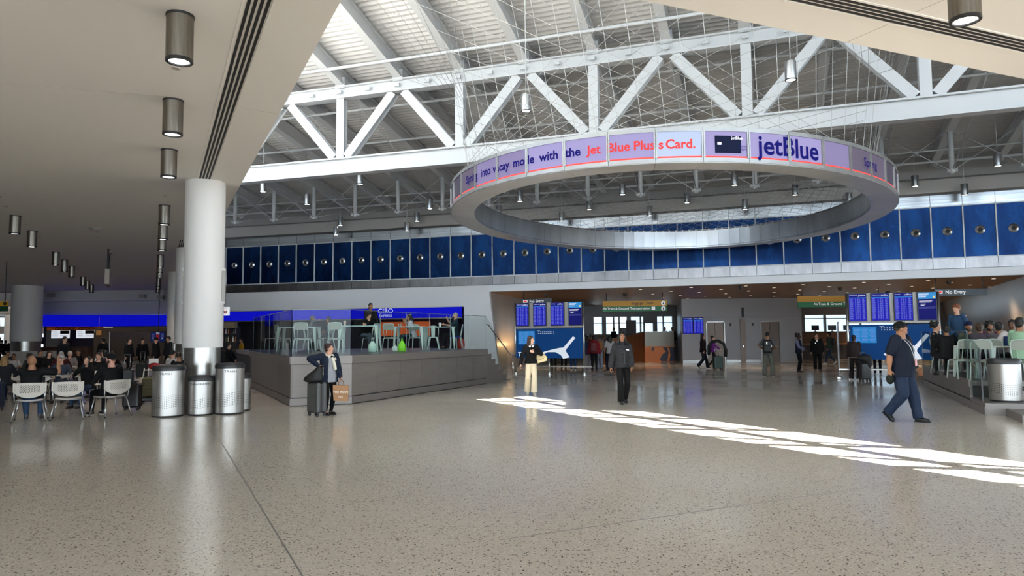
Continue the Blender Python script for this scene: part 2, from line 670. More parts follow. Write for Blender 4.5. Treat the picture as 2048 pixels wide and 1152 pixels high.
RD = 2.08 / 350.3 * 180 / PI * 0 + 0.3525
T_R0 = 18.6455
dk = MB()
radii = []
r = 331.2
while r < 350.45:
    radii.append(r)
    r += 0.05
prof = []
for i, r in enumerate(radii):
    ph = i % 4
    prof.append((r, zraf(r) + 0.55 + (0.06 if ph in (1, 2) else 0.0)))
ths = [14.2 + 0.3525 * k for k in range(0, 29)]
for t0, t1 in zip(ths[:-1], ths[1:]):
    rmin = 334.8 if t1 < 17.65 else 331.0
    pr = [p for p in prof if p[0] >= rmin]
    vs_, fs_ = [], []
    for rr, z in pr:
        vs_ += [arc(t0, rr, z), arc(t1, rr, z)]
    for i in range(len(pr) - 1):
        fs_.append((2 * i, 2 * i + 1, 2 * i + 3, 2 * i + 2))
    dk.add(vs_, fs_)
    top0 = [arc(t0, pr[0][0], pr[0][1] + .15), arc(t1, pr[0][0], pr[0][1] + .15), arc(t1, RT, zraf(RT) + .72), arc(t0, RT, zraf(RT) + .72)]
    dk.quad(*top0)
    dk.quad(arc(t0, RT, zraf(RT) + .72), arc(t1, RT, zraf(RT) + .72), arc(t1, 350.5, zraf(350.5) + .72), arc(t0, 350.5, zraf(350.5) + .72))
struct(dk.build('roof_deck', M_DECK))

for k, j in enumerate(range(-11, 12)):
    t = T_R0 + RD * j
    o = thing('roof_rafter', f'white steel roof rafter, {ORD[k]} counting from the left along the truss', 'roof beam', arc(t, RT, 9.9), group='roof rafters')
    m = MB()
    b = o.location
    up = V((0, 0, 1))
    h = 0.48
    for (ra, rb) in ((RT - (3.6 if t < 17.65 else 7.2), RT + .02), (RT - .02, 350.2)):
        pa, pb = arc(t, ra, zraf(ra) + h / 2), arc(t, rb, zraf(rb) + h / 2)
        m.ibeam(pa, pb, 0.26, h, 0.035, 0.10)
    m.build('beam', M_RAFT, o, b)
    m = MB()
    pc = arc(t, RT - .12, 9.95)
    a = -math.radians(t)
    m.box((pc.x, pc.y, pc.z), (0.34, 0.05, 0.36), a)
    m.box((*arc(t, RT + .3, 0).xy, 9.88), (0.30, 0.5, 0.05), a)
    m.build('end_plate', M_STEEL, o, b)

# truss ---------------------------------------------------------------
tr = thing('roof_truss', 'white steel roof truss with vertical and slanting struts spanning the hall', 'roof truss', arc(18.6455, RT, 6.95))
tb = tr.location
nodes = [T_R0 + RD * 2 * k for k in range(-6, 7)]
m = MB()
m2 = MB()
for a, b in zip(nodes[:-1], nodes[1:]):
    m.ibeam(arc(a, RT, 7.22), arc(b, RT, 7.22), 0.34, 0.54, 0.05, 0.16)
    m2.ibeam(arc(a, RT, 9.64), arc(b, RT, 9.64), 0.34, 0.40, 0.045, 0.14)
m.build('bottom_chord', M_STEEL, tr, tb)
m2.build('top_chord', M_STEEL, tr, tb)
for i, a in enumerate(nodes):
    m = MB()
    rad = arc(a, 1, 0) - arc(a, 0, 0)
    m.ibeam(arc(a, RT, 7.45), arc(a, RT, 9.46), 0.27, 0.24, 0.03, 0.12, up=rad)
    m.build('vertical_strut', M_STEEL, tr, tb)
    for sgn in (-1, 1):
        if 0 <= i + sgn < len(nodes):
            tt = a + sgn * RD
            pa, pb = arc(a + sgn * .040, RT, 7.51), arc(tt - sgn * .032, RT, 9.43)
            m = MB()
            m.ibeam(pa, pb, 0.28, 0.26, 0.03, 0.12, up=rad)
            m.build('diagonal_strut', M_STEEL, tr, tb)
for k in range(-10, 15):
    t = T_R0 + RD * k / 2
    p = arc(t, RT - .19, 9.62)
    m = MB()
    m.box((p.x, p.y, p.z), (0.16, 0.05, 0.10), -math.radians(t))
    m.build('clip', M_STEEL, tr, tb)

# hanging posts with tie rods ------------------------------------------
for k, j in enumerate(range(-7, 10)):
    t = T_R0 + RD * j
    rp = RW - 3.5
    zb = 7.2
    o = thing('hanging_post', f'white round post with tie rods under the roof, {ORD[k]} from the left', 'post', arc(t, rp, zb), group='hanging posts')
    b = o.location
    m = MB()
    m.cyl(arc(t, rp, zb + .02), arc(t, rp, zraf(rp) + .02), 0.085, n=14)
    m.build('shaft', M_STEEL, o, b)
    m = MB()
    c = arc(t, rp, zb)
    m.ball(c, (0.11, 0.11, 0.09), 10, 6)
    for da in (0, 60, 120, 180, 240, 300):
        m.box(c + V((math.cos(math.radians(da)) * .13, math.sin(math.radians(da)) * .13, .02)), (0.10, 0.05, 0.07), math.radians(da))
    m.build('clamp', M_STEEL, o, b)
    for (tt, rr) in ((t, RT + .3), (t, RW - .1), (t + RD, rp), (t - RD, rp)):
        m = MB()
        zz = zraf(rr) + .05
        m.cyl(c, arc(tt, rr, zz), 0.018 if tt == t else 0.012, n=6)
        m.build('tie_rod', M_STEEL, o, b)

# pipes running along the roof ------------------------------------------
PIPES = [(RW - 0.9, 0.045), (RW - 2.0, 0.03), (RW - 5.2, 0.05), (RW - 7.6, 0.045), (RW - 10.2, 0.05), (RT - 1.1, 0.05), (RT - 3.9, 0.045)]
for k, (rr, q) in enumerate(PIPES):
    pl = MB()
    t0 = 17.7 if rr < RT - 3 else 15.2
    zz = zraf(rr) - q - .02
    pl.tube([arc(t0 + (23.0 - t0) * i / 24, rr, zz) for i in range(25)], q, 8)
    o = pl.build('roof_pipe', M_STEEL, base=arc(19, rr, zz))
    tag(o, f'thin white pipe along the underside of the rafters, {ORD[k]} from the blue wall', 'pipe', 'roof pipes')

# added unseen slab; its slot is shaped to throw the sun strip on the floor ----
SZ = 12.7
top_px = [(1000, 794), (1361, 831), (1772, 885), (2047, 922)]
bot_px = [(989, 797), (1234, 840), (1448, 880), (1695, 922), (2022, 981)]
A1, A2 = PZ(*top_px[0], 0), PZ(*top_px[-1], 0)
B1, B2 = PZ(*bot_px[0], 0), PZ(*bot_px[-1], 0)
e_dir = ((A2 - A1) + (B2 - B1)).normalized()
n_dir = V((-e_dir.y, e_dir.x, 0))
sh = V((SUN_DIR.x / SUN_DIR.z * SZ, SUN_DIR.y / SUN_DIR.z * SZ, 0))
org = (A1 + B1) / 2 + sh
ua, ub = 0.0, (A2 - A1).length + 3.0
va = min((p + sh - org).dot(n_dir) for p in (A1, A2, B1, B2))
vb = max((p + sh - org).dot(n_dir) for p in (A1, A2, B1, B2))
va, vb = va + .12, vb - .12


def sl(u, v, z):
    p = org + e_dir * u + n_dir * v
    return (p.x, p.y, z)


sb = MB()
U0, U1, W0, W1 = -16, 34, -22, 26
# second added slot: sun bounces off the soffit top onto the near roof deck
lsh = V((SUN_DIR.x / SUN_DIR.z * (SZ - 6.1), 0, 0))
q0 = V((-1.89, 7.75, 0)) + V((-.894, -.447, 0)) * .7 + lsh - org
q1 = V((-8.3, 20.5, 0)) + V((-.894, -.447, 0)) * .7 + lsh - org
v2b = min(q0.dot(n_dir), q1.dot(n_dir)) - .3
v2a = v2b - 12.0
u2a, u2b = sorted((q0.dot(e_dir), q1.dot(e_dir)))
for (u0, u1, v0, v1) in ((U0, ua, v2b, W1), (ub, U1, v2b, W1), (ua, ub, v2b, va), (ua, ub, vb, W1), (U0, u2a, W0, v2b), (u2b, U1, W0, v2b), (u2a, u2b, W0, v2a)):
    sb.prism([sl(u0, v0, 0)[:2], sl(u1, v0, 0)[:2], sl(u1, v1, 0)[:2], sl(u0, v1, 0)[:2]], SZ, SZ + .25)
struct(sb.build('added_sun_slab', M_WHITE))
# added unseen bars that cut shadow lines into the sun strip
gb = MB()
nb = 7
for i in range(nb):
    u = ua + (ub - ua) * (i + .6) / nb
    gb.beam(sl(u - .9, va - .1, SZ + .1), sl(u + .9, vb + .1, SZ + .1), 0.20, 0.10)
    gb.beam(sl(u - 2.1, va - .1, SZ + .1), sl(u + 1.0, vb + .1, SZ + .1), 0.11, 0.08)
gb.beam(sl(ua, va + (vb - va) * .62, SZ + .1), sl(ub, va + (vb - va) * .38, SZ + .1), 0.2, 0.08)
struct(gb.build('window_1', M_STEEL))
ew = MB()  # added unseen walls that keep daylight off the far roof and left side
ew.box((-29, 12, 9.6), (.3, 62, 6.8))
ew.loft([[arc(14.25, 318, 6.1), arc(14.25, 352, 6.1), arc(14.15, 352, 6.1), arc(14.15, 318, 6.1)], [arc(14.25, 318, 13), arc(14.25, 352, 13), arc(14.15, 352, 13), arc(14.15, 318, 13)]], smooth=False)
ew.box((-4, -14, 8.2), (82, .3, 4.2))
ew.box((-51, -14, 2.75), (62, .3, 5.5))
ew.loft([[arc(23.6, 331, 4), arc(23.6, 352, 4), arc(23.65, 352, 4), arc(23.65, 331, 4)], [arc(23.6, 331, 12.6), arc(23.6, 352, 12.6), arc(23.65, 352, 12.6), arc(23.65, 331, 12.6)]], smooth=False)
struct(ew.build('added_light_blockers', mat('light_blocker_grey', (.16, .16, .16), .7)))

# ---------------------------------------------------------------- low soffit
eL0, eL1 = V((-1.89, 7.75, 0)), V((-9.3, 22.57, 0))
eR0, eR1 = V((1.48, 7.81, 0)), V((7.73, 10.45, 0))
dL, dR = (eL1 - eL0).normalized(), (eR1 - eR0).normalized()
# corner where both edges meet
den = dL.x * dR.y - dL.y * dR.x
tt = ((eR0.x - eL0.x) * dR.y - (eR0.y - eL0.y) * dR.x) / den
KC = eL0 + dL * tt
farL = eL0 + dL * 34.2
poly = [KC, farL, V((-17.6, 57.2, 0)), V((-82, 57.2, 0)), V((-82, -14, 0)), V((45, -14, 0)), eR0 + dR * 46]
sf = MB()
sf.prism([(p.x, p.y) for p in poly], 5.5, 6.1)
soffit = struct(sf.build('ceiling', M_SOFFIT))
# joints in the soffit
js = MB()
M_SJ = mat('soffit_joint', (0.42, 0.39, 0.33), 0.6)
for a, b in (((0, 167), (335, 193)), ((485, 216), (588, 233)), ((1690, 86), (1905, -8)), ((1000, -60), (600, -10))):
    p, q = PZ(*a, 5.5), PZ(*b, 5.5)
    js.beam(p, q, 0.008, 0.004)
struct(js.build('trim_3', M_SJ))

# linear air slots in the soffit ----------------------------------------
M_SLOT = mat('slot_shadow', (0.006, 0.006, 0.006), 0.7)


def slot_diffuser(label, a, b, w, n):
    a, b = V(a), V(b)
    o = thing('slot_diffuser', label, 'air vent', (a + b) / 2)
    d = (b - a).normalized()
    s = V((-d.y, d.x, 0))
    fr = MB()
    fr.beam(a - s * (w / 2 + .02) + V((0, 0, -.004)), b - s * (w / 2 + .02) + V((0, 0, -.004)), 0.03, 0.012)
    fr.beam(a + s * (w / 2 + .02) + V((0, 0, -.004)), b + s * (w / 2 + .02) + V((0, 0, -.004)), 0.03, 0.012)
    fr.build('frame', M_SOFFIT, o, o.location)
    for i in range(n):
        v = -w / 2 + w * (i + .5) / n
        mm = MB()
        mm.beam(a + s * v + V((0, 0, -.003)), b + s * v + V((0, 0, -.003)), w / n * .56, 0.008)
        mm.build('slot', M_SLOT, o, o.location)
    return o


slot_diffuser('long black linear air slots in the beige ceiling beside its left opening edge', PZ(519, 0, 5.5) + (PZ(519, 0, 5.5) - PZ(408, 361, 5.5)).normalized() * 1.5, PZ(408, 361, 5.5), 0.27, 4)
slot_diffuser('long black linear air slots in the upper right beige ceiling', PZ(1588, -12, 5.5), PZ(2048, 92, 5.5) + (PZ(2048, 92, 5.5) - PZ(1588, -12, 5.5)).normalized() * 2, 0.27, 4)
slot_diffuser('short black linear air slots in the beige ceiling seen behind the big column', PZ(367, 480, 5.5), PZ(362, 500, 5.5), 0.27, 4)

# surface-mounted cylinder downlights ------------------------------------
M_CYL = streaky('satin_cylinder', '#7b756c', '#8f8980', 0.34, 1.0, (10, 10, .5), 3.0)


def make_downlight():
    o = thing('cylinder_downlight', 'x', 'ceiling light', (0, 0, 5.5), group='cylinder downlights')
    m = MB()
    m.lathe([(0.150, -0.03), (0.150, -0.53)], 32)
    m.build('housing', M_CYL, o)
    m = MB()
    m.lathe([(0.0, 0.0), (0.156, 0.0), (0.156, -0.03), (0.15, -0.03)], 32)
    m.build('mounting_ring', M_BLACK, o)
    m = MB()
    m.lathe([(0.150, -0.53), (0.152, -0.56), (0.148, -0.565), (0.118, -0.565), (0.112, -0.545)], 32)
    m.build('trim_ring', M_BLACK, o)
    m = MB()
    m.lathe([(0.115, -0.548), (0.06, -0.54), (0.0, -0.537)], 24)
    m.build('lens', M_LENS, o)
    return o


dl0 = make_downlight()
first = True
cnt = 0


def place_dl(p, label):
    global first
    if first:
        dl0.location = (p[0], p[1], 5.5)
        dl0['label'] = label
        first = False
    else:
        dup(dl0, (p[0], p[1], 5.5), 0, label)


for k_ in range(10):
    ld = bpy.data.lights.new('downlight_beam', 'SPOT')
    ld.energy = 330
    ld.spot_size, ld.spot_blend, ld.shadow_soft_size = 2.2, 1.0, .1
    ld.color = (1, .86, .74)
    lo = bpy.data.objects.new('downlight_beam', ld)
    i_ = 4 + k_ * 2
    lo.location = (-3.86 - 1.50 * i_, 8.09 + 2.975 * i_, 4.92) if k_ < 5 else (-13.58 - 1.545 * (2 * k_ - 8), 18.4 + 3.05 * (2 * k_ - 8), 4.92)
    COL.objects.link(lo)
n_ = 0
for i in range(0, 15):
    if i % 4 == 3:
        continue
    place_dl((-3.86 - 1.50 * i, 8.09 + 2.975 * i), f'steel cylinder downlight in the row left of the big column, {ORD[n_]} from the front')
    n_ += 1
n_ = 0
for i in range(0, 12):
    if i % 4 == 3:
        continue
    place_dl((-13.58 - 1.545 * i, 18.4 + 3.05 * i), f'steel cylinder downlight in the outer left ceiling row, {ORD[n_]} from the front')
    n_ += 1
place_dl(PZ(1925, -62, 5.5), 'large steel cylinder downlight under the upper right ceiling')

# small ceiling fittings
m = MB()
p = PZ(191, 455, 5.5)
m.lathe([(0.0, 0), (0.20, 0), (0.20, -.03), (0.15, -.05), (0.15, -.08), (0.10, -.12), (0.0, -.13)], 24, (0, 0, 0))
o = m.build('smoke_detector', mat('detector_grey', (0.25, 0.24, 0.22), 0.5), base=None)
o.location = p
tag(o, 'round grey smoke detector on the left ceiling', 'smoke detector')
for k, (x, y) in enumerate(((352, 136), (331, 391), (12, 413), (50, 447), (196, 475), (80, 474), (101, 495))):
    m = MB()
    m.lathe([(0.0, -.012), (0.055, -.012), (0.06, 0), (0.0, 0)], 16)
    o = m.build('sprinkler_cap', mat('cap_grey', (0.38, 0.35, 0.31), 0.5))
    o.location = PZ(x, y, 5.5)
    tag(o, f'small round sprinkler cap on the beige ceiling, {ORD[k]} counting from the largest', 'sprinkler', 'sprinkler caps')

# ---------------------------------------------------------------- columns


def column(label, x, y, r, ztop, zs, panels=False):
    o = thing('column', label, 'column', (x, y, 0))
    m = MB()
    m.lathe([(r, zs), (r, ztop)], 48)
    m.lathe([(r, zs), (r - .05, zs)], 48)
    m.build('shaft', mat('column_paint', (.61, .60, .585), .5), o)
    m = MB()
    m.lathe([(r - .05, 0.0), (r - .05, zs + .01)], 48)
    m.lathe([(r - .03, 0.0), (r - .03, .10), (r - .05, .10)], 48)
    m.build('steel_base', M_SSV, o)
    if panels:
        for a in panels:
            m = MB()
            n = 6
            ring = []
            for i in range(n + 1):
                q = math.radians(a - 12 + 24 * i / n)
                ring.append((math.cos(q) * (r + .03), math.sin(q) * (r + .03)))
            inner = [(c * .9, s_ * .9) for c, s_ in reversed(ring)]
            m.prism(ring + inner, 2.55, 3.40)
            m.build('speaker_panel', M_WHITE, o)
            m = MB()
            m.prism([(c * 1.004, s_ * 1.004) for c, s_ in ring] + [(c * .95, s_ * .95) for c, s_ in reversed(ring)], 2.60, 3.34)
            m.build('grille', mat('grille_grey', (0.45, 0.44, 0.42), 0.5), o)
    return o


cb = PZ(404, 829, 0)
column('big white round column with a brushed steel base behind the trash bins', -7.42, 17.05, 0.455, 5.5, 1.5, (2, 185))
pt = PZ(372, 495, 5.5)
column('white round column half hidden behind the big column', pt.x, pt.y + .3, 0.5, 5.5, 1.5, (185,))
pt = PZ(352, 545, 5.5)
column('distant white round column seen as a sliver left of the big column', pt.x + .1, pt.y, 0.5, 5.5, 1.5)
pt = PZ(56, 572, 5.5)
column('white round column at the far left of the food court', pt.x, pt.y, 0.95, 5.5, 1.62)

# ---------------------------------------------------------------- hanging pendant lights of the hall
PEND = [(526, 373), (614, 399), (720, 357), (681, 443), (672, 462), (814, 453), (834, 434), (860, 408), (1052, 206), (1581, 142), (998, 420), (1040, 393), (1123, 433), (1178, 410), (1245, 379),
        (1299, 422), (1374, 396), (1469, 360), (1490, 409), (1590, 380), (1698, 396), (1830, 362), (1929, 379), (1995, 320)]
M_PEND = streaky('pendant_steel', '#a6aaae', '#c2c6ca', 0.3, 1.0, (8, 8, .5), 3.0)
p0 = None
order = sorted(range(len(PEND)), key=lambda i: PEND[i][0])
for rank, i in enumerate(order):
    x, y = PEND[i]
    p = PZ(x, y, 7.45)
    rr = math.hypot(p.x - CX, p.y - CY)
    if rr > RW - .8:
        d = ray(x, y)
        yy = p.y
        while rr > RW - .8:
            yy -= .1
            p = PY(x, y, yy)
            rr = math.hypot(p.x - CX, p.y - CY)
    ztop = zraf(rr) + .5
    o = thing('pendant_light', f'steel cylinder pendant light on a thin cord below the roof, {ORD[rank]} from the left', 'pendant light', p, group='hall pendant lights')
    m = MB()
    m.lathe([(0.0, .21), (0.118, .21), (0.122, .20), (0.122, -.19)], 24)
    m.build('housing', M_PEND, o)
    m = MB()
    m.lathe([(0.122, -.19), (0.124, -.21), (0.10, -.21), (0.095, -.2)], 24)
    m.build('trim_ring', M_BLACK, o)
    m = MB()
    m.lathe([(0.097, -.203), (0.0, -.198)], 20)
    m.build('lens', M_LENS, o)
    m = MB()
    m.cyl((0, 0, .2), (0, 0, ztop - p.z), 0.010, n=6)
    m.build('cord', M_STEEL, o)

# ---------------------------------------------------------------- air nozzles in the blue wall
M_NOZ = mat('nozzle_steel', (0.55, 0.55, 0.55), 0.3, 1.0)
k = 0
for i in range(34, -1, -1):
    t = T0 - PANEL * i - PANEL / 2 + PANEL
    if t > 21.7:
        continue
    zc = 5.57
    a = math.radians(t)
    o = thing('air_nozzle', f'round steel air nozzle in the blue wall, {ORD[k]} from the left', 'air nozzle', arc(t, RW, zc), -a, 'air nozzles in the blue wall')
    k += 1
    m = MB()
    m.xf = Matrix.Rotation(PI / 2, 4, 'X')
    m.lathe([(0.165, 0.0), (0.165, .03), (0.10, .075), (0.075, .05)], 24)
    m.build('collar', M_NOZ, o)
    m = MB()
    m.xf = Matrix.Rotation(PI / 2, 4, 'X')
    m.lathe([(0.0, .062), (0.07, .062), (0.078, .05)], 20)
    m.build('throat', M_SLOT, o)
    if k >= 40:
        break

# ---------------------------------------------------------------- the ring of screens
RS = 0.915        # size of the ring as it fits between truss and wall
EC = V((5.2588 * RS, 23.6085 * RS, 0))
E0, E1 = V((0.42665, 0.90442, 0)), V((0.90442, -0.42665, 0))
EA, EB = 8.50 * RS, 6.80 * RS


def ell(phi, off=0.0, z=0.0):
    c, s = math.cos(phi), math.sin(phi)
    p = EC + E0 * (EA * c) + E1 * (EB * s)
    n = (E0 * (c / EA) + E1 * (s / EB)).normalized()
    p = p + n * off
    return V((p.x, p.y, z))


def ell_n(phi):
    return (E0 * (math.cos(phi) / EA) + E1 * (math.sin(phi) / EB)).normalized()


NT = 1440
tab = [0.0]
for i in range(NT):
    tab.append(tab[-1] + (ell(2 * PI * (i + 1) / NT) - ell(2 * PI * i / NT)).length)
PERIM = tab[-1]


def phi_of(s):
    s = s % PERIM
    lo, hi = 0, NT
    while hi - lo > 1:
        mid = (lo + hi) // 2
        if tab[mid] <= s:
            lo = mid
        else:
            hi = mid
    return 2 * PI * (lo + (s - tab[lo]) / (tab[hi] - tab[lo])) / NT


def ringp(s, z, off=0.0):
    return ell(phi_of(s), off, z)


def px_of(p):
    q = p - V((0, 0, HCAM))
    w = q.dot(_f)
    return 1024 + F_PX * q.dot(_r2) / w


def s_at_px(px):
    """arc length of the near-side ring point measured at a photo column"""
    best = None
    for i in range(NT):
        phi = 2 * PI * i / NT
        if ell_n(phi).y > -0.02 and ell_n(phi).dot(ell(phi)) > 0:
            continue
        e = abs(px_of(ell(phi, 0, 5.54)) - px)
        if best is None or e < best[0]:
            best = (e, tab[i])
    return best[1]


NP = 46
S_SEAM = s_at_px(1312)
PW = PERIM / NP
ring = thing('screen_ring', 'huge oval ring of screens hanging on wires under the hall roof', 'screen ring', (EC.x, EC.y, 5.2))
rb_ = ring.location
ZB, ZT = 1.72 + 3.78 * RS, 1.72 + 4.56 * RS
ZM = (ZB + ZT) / 2
M_RFR = streaky('ring_frame', '#838485', '#929394', 0.42, 0.6, (1, 1, 1), 1.2)
M_RIN = streaky('ring_inner', '#9fa3a8', '#b9bdc2', 0.30, 1.0, (1.0, 1.0, .3), 1.0)
M_RUN = streaky('ring_under', '#a2a3a4', '#b2b3b4', 0.4, 0.5, (1, 1, 1), .8)
fr, un, inn, tc_ = MB(), MB(), MB(), MB()
SGN = 1 if px_of(ringp(S_SEAM + .3, 5.54)) > px_of(ringp(S_SEAM, 5.54)) else -1   # direction along which the text reads
scr_col = {}


def seg(m, s0, s1, o0, o1, z0, z1, n=2):
    for i in range(n):
        a, b = s0 + (s1 - s0) * i / n, s0 + (s1 - s0) * (i + 1) / n
        m.loft([[ringp(a, z0, o0), ringp(b, z0, o0), ringp(b, z0, o1), ringp(a, z0, o1)],
                [ringp(a, z1, o0), ringp(b, z1, o0), ringp(b, z1, o1), ringp(a, z1, o1)]], smooth=False)


M_RED = mat('screen_red', (0.75, 0.05, 0.04), 0.4, emit=0.6, emit_col=(0.68, 0.05, 0.05), spec=.1)
for k in range(NP):
    s0 = S_SEAM + PW * k
    s1 = s0 + PW
    g = 0.004
    seg(fr, s0 + g, s1 - g, -.10, 0.0, ZB, ZB + .085)
    seg(fr, s0 + g, s1 - g, -.10, 0.0, ZT - .085, ZT)
    seg(fr, s0 + g, s0 + .035, -.10, .012, ZB + .085, ZT - .085, 1)
    seg(fr, s1 - .035, s1 - g, -.10, .012, ZB + .085, ZT - .085, 1)
    seg(un, s0 + .003, s1 - .003, -.64, -.02, ZB - .012, ZB + .01)
    seg(tc_, s0 + .003, s1 - .003, -.64, -.02, ZT - .03, ZT - .01)
    seg(inn, s0 + .004, s1 - .004, -.66, -.63, ZB + .05, ZT - .06)
    seg(inn, s0 + .004, s1 - .004, -.665, -.63, ZB - .01, ZB + .035)
    # one screen each; off-angle dimming of the side screens is put into their colours
    mid = s0 + PW / 2
    near = 0
    q = ell_n(phi_of(mid))
    ms = MB()
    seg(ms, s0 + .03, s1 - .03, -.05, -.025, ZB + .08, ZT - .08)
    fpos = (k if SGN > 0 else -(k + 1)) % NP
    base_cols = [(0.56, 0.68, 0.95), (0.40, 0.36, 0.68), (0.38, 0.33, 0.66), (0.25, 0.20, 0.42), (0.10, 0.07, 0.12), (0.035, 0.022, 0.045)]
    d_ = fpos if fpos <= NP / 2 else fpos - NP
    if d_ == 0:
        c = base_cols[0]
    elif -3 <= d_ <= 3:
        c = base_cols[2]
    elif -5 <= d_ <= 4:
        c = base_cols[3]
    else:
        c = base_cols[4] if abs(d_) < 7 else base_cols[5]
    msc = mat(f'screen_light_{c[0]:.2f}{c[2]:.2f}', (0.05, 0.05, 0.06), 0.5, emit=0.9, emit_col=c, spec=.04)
    ms.mat(1)
    seg(ms, s0 + .036, s1 - .036, -.03, -.018, ZB + .088, ZB + .122)
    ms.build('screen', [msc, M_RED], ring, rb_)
fr.build('outer_frame', M_RFR, ring, rb_)
un.build('underside', M_RUN, ring, rb_)
tc_.build('top_cover', M_RUN, ring, rb_)
inn.build('inner_cladding', M_RIN, ring, rb_)
# lettering of the advert, bent along the ring
M_TB = mat('advert_blue', (0.005, 0.005, 0.06), 0.5, emit=0.3, emit_col=(0.012, 0.010, 0.26), spec=.02)
M_TR = mat('advert_red', (0.3, 0.02, 0.02), 0.5, emit=0.6, emit_col=(0.62, 0.045, 0.045), spec=.1)
M_TW = mat('advert_white', (0.7, 0.7, 0.8), 0.4, emit=0.9, emit_col=(0.8, 0.8, 0.9))
def ring_text(body, size, px, z, mi, align='CENTER', bold=0.012, scx=1.0):
    vs_, fs_ = text_geo(body, align, bold)
    sc = s_at_px(px)
    lt = MB()
    lt.add([ringp(sc + SGN * x * size * scx, z + y * size, .004) for x, y in vs_], fs_)
    lt.build('lettering', (M_TB, M_TR)[mi], ring, rb_)


for body, px, mi in (('Spring', 943, 0), ('into', 972, 0), ('vacay', 1002, 0), ('mode', 1047, 0), ('with', 1097, 0), ('the', 1145, 0), ('Jet', 1188, 1), ('Blue', 1236, 1), ('Plu', 1283, 1), ('s', 1305, 1), ('Card.', 1361, 1)):
    ring_text(body, 0.262, px, ZM, mi, bold=0.026, scx=1.02)
ring_text('s', 0.262, 1321, ZM, 1, bold=0.028)
ring_text('Spring', 0.275, 1741, ZM, 0)
ring_text('into', 0.275, 1770, ZM, 0)
ring_text('jetB', 0.56, 1553, ZM, 0, bold=0.02)
ring_text('lue', 0.56, 1613, ZM - .02, 0, bold=0.02)
ring_text('Terms', 0.075, 1488, ZM - .03, 0, bold=0)
ring_text('apply', 0.075, 1488, ZM - .09, 0, bold=0)
cd = MB()
sa, sb_ = s_at_px(1430), s_at_px(1481)
seg(cd, min(sa, sb_), max(sa, sb_), -.02, .003, ZM - .175, ZM + .175)
cd.mat(1)
sc1 = s_at_px(1438)
seg(cd, sc1 - .04, sc1 + .04, .003, .006, ZM - .01, ZM + .04, 1)
cd.build('card_picture', [mat('card_navy', (0.004, 0.006, 0.02), 0.5, spec=.03, emit=0.3, emit_col=(0.012, 0.018, 0.05)), M_TW], ring, rb_)
lt2 = MB()
vs_, fs_ = text_geo('jetBlue', 'CENTER', 0.0)
sc = s_at_px(1473)
lt2.add([ringp(sc + SGN * x * .085, ZM + .13 + y * .085, .008) for x, y in vs_], fs_)
lt2.build('card_lettering', M_TW, ring, rb_)
# small brackets along the upper inner edge
bk = MB()
for i in range(150):
    s = PERIM * i / 150
    p = ringp(s, ZT - .03, -.60)
    bk.box((p.x, p.y, p.z), (.05, .05, .07), math.atan2(ell_n(phi_of(s)).y, ell_n(phi_of(s)).x))
bk.build('wire_brackets', M_ALU, ring, rb_)

# suspension wires: each rises from the ring to the roof, leaning along the ring
M_WIRE = mat('wire_steel', (0.42, 0.42, 0.42), 0.4, 0.8)
wires = []
NW = 72
for fam, (dphi, kx, off) in enumerate(((1.25, 1.30, -.05), (-1.25, 1.30, -.05), (0.10, 1.02, -.6))):
    for i in range(NW):
        phi = 2 * PI * (i + fam / 3) / NW
        a = ell(phi, off, ZT - .02)
        tp = EC + E0 * (EA * kx * math.cos(phi + dphi)) + E1 * (EB * kx * math.sin(phi + dphi))
        rr = math.hypot(tp.x - CX, tp.y - CY)
        if rr > RW - .3:
            d = (V((CX, CY, 0)) - V((tp.x, tp.y, 0))).normalized()
            tp = tp + d * (rr - RW + .3)
            rr = RW - .3
        if rr < 331.6:
            continue
        # stay under the roof
        b = V((tp.x, tp.y, zraf(rr) + .05))
        wires.append((a, b))
wires.sort(key=lambda w: (w[0] + w[1]).length)
for a, b in wires[:100]:
    m = MB()
    m.cyl(a, b, 0.0052, n=5, caps=False)
    m.build('suspension_wire', M_WIRE, ring, rb_)
m = MB()
for a, b in wires[100:]:
    m.cyl(a, b, 0.0052, n=5, caps=False)
o = m.build('suspension_wires', M_WIRE, ring, rb_)
o['kind'] = 'stuff'
# ---------------------------------------------------------------- the low bay behind the opening
M_BAYC = streaky('bay_ceiling', '#8a6a52', '#98775e', 0.42, 0.0, (2.0, .3, 1.0), 2.0, .25)
M_BAYW = streaky('bay_panel', '#a8a19a', '#b2aba2', 0.32, 0.2, (.5, .5, .1), 1.5, .3)
M_LIFTW = mat('lift_wall', (0.40, 0.40, 0.42), 0.4, var=.04, vscale=1.0)
M_BROWN = mat('wood_brown', (0.16, 0.085, 0.05), 0.4, var=.25, vscale=3, stretch=(.3, .3, 6))
M_TAN = mat('tan_wall', (0.22, 0.165, 0.11), 0.6, var=.08, vscale=2)
LW0, LW1 = V((-1.18, 33.55, 0)), V((3.6, 51.6, 0))       # left cheek of the bay
RW0, RW1 = V((19.35, 26.6, 0)), V((31.2, 51.6, 0))       # right cheek
bc = MB()
front = [arc(T_OPEN + (23.4 - T_OPEN) * i / 12, RW + .25, 0) for i in range(13)]
bc.prism([(p.x, p.y) for p in front] + [(40, 53), (-3, 53)], 3.8, 4.0)
struct(bc.build('ceiling_bay', M_BAYC))
w = MB()
d = (LW1 - LW0).normalized()
w.beam(LW0 + V((-.08, .12, 1.9)), LW1 + V((-.08, 0, 1.9)), .15, 3.8)
struct(w.build('wall_left_bay', M_BAYW))
w = MB()
d = (RW1 - RW0).normalized()
nv = V((d.y, -d.x, 0))
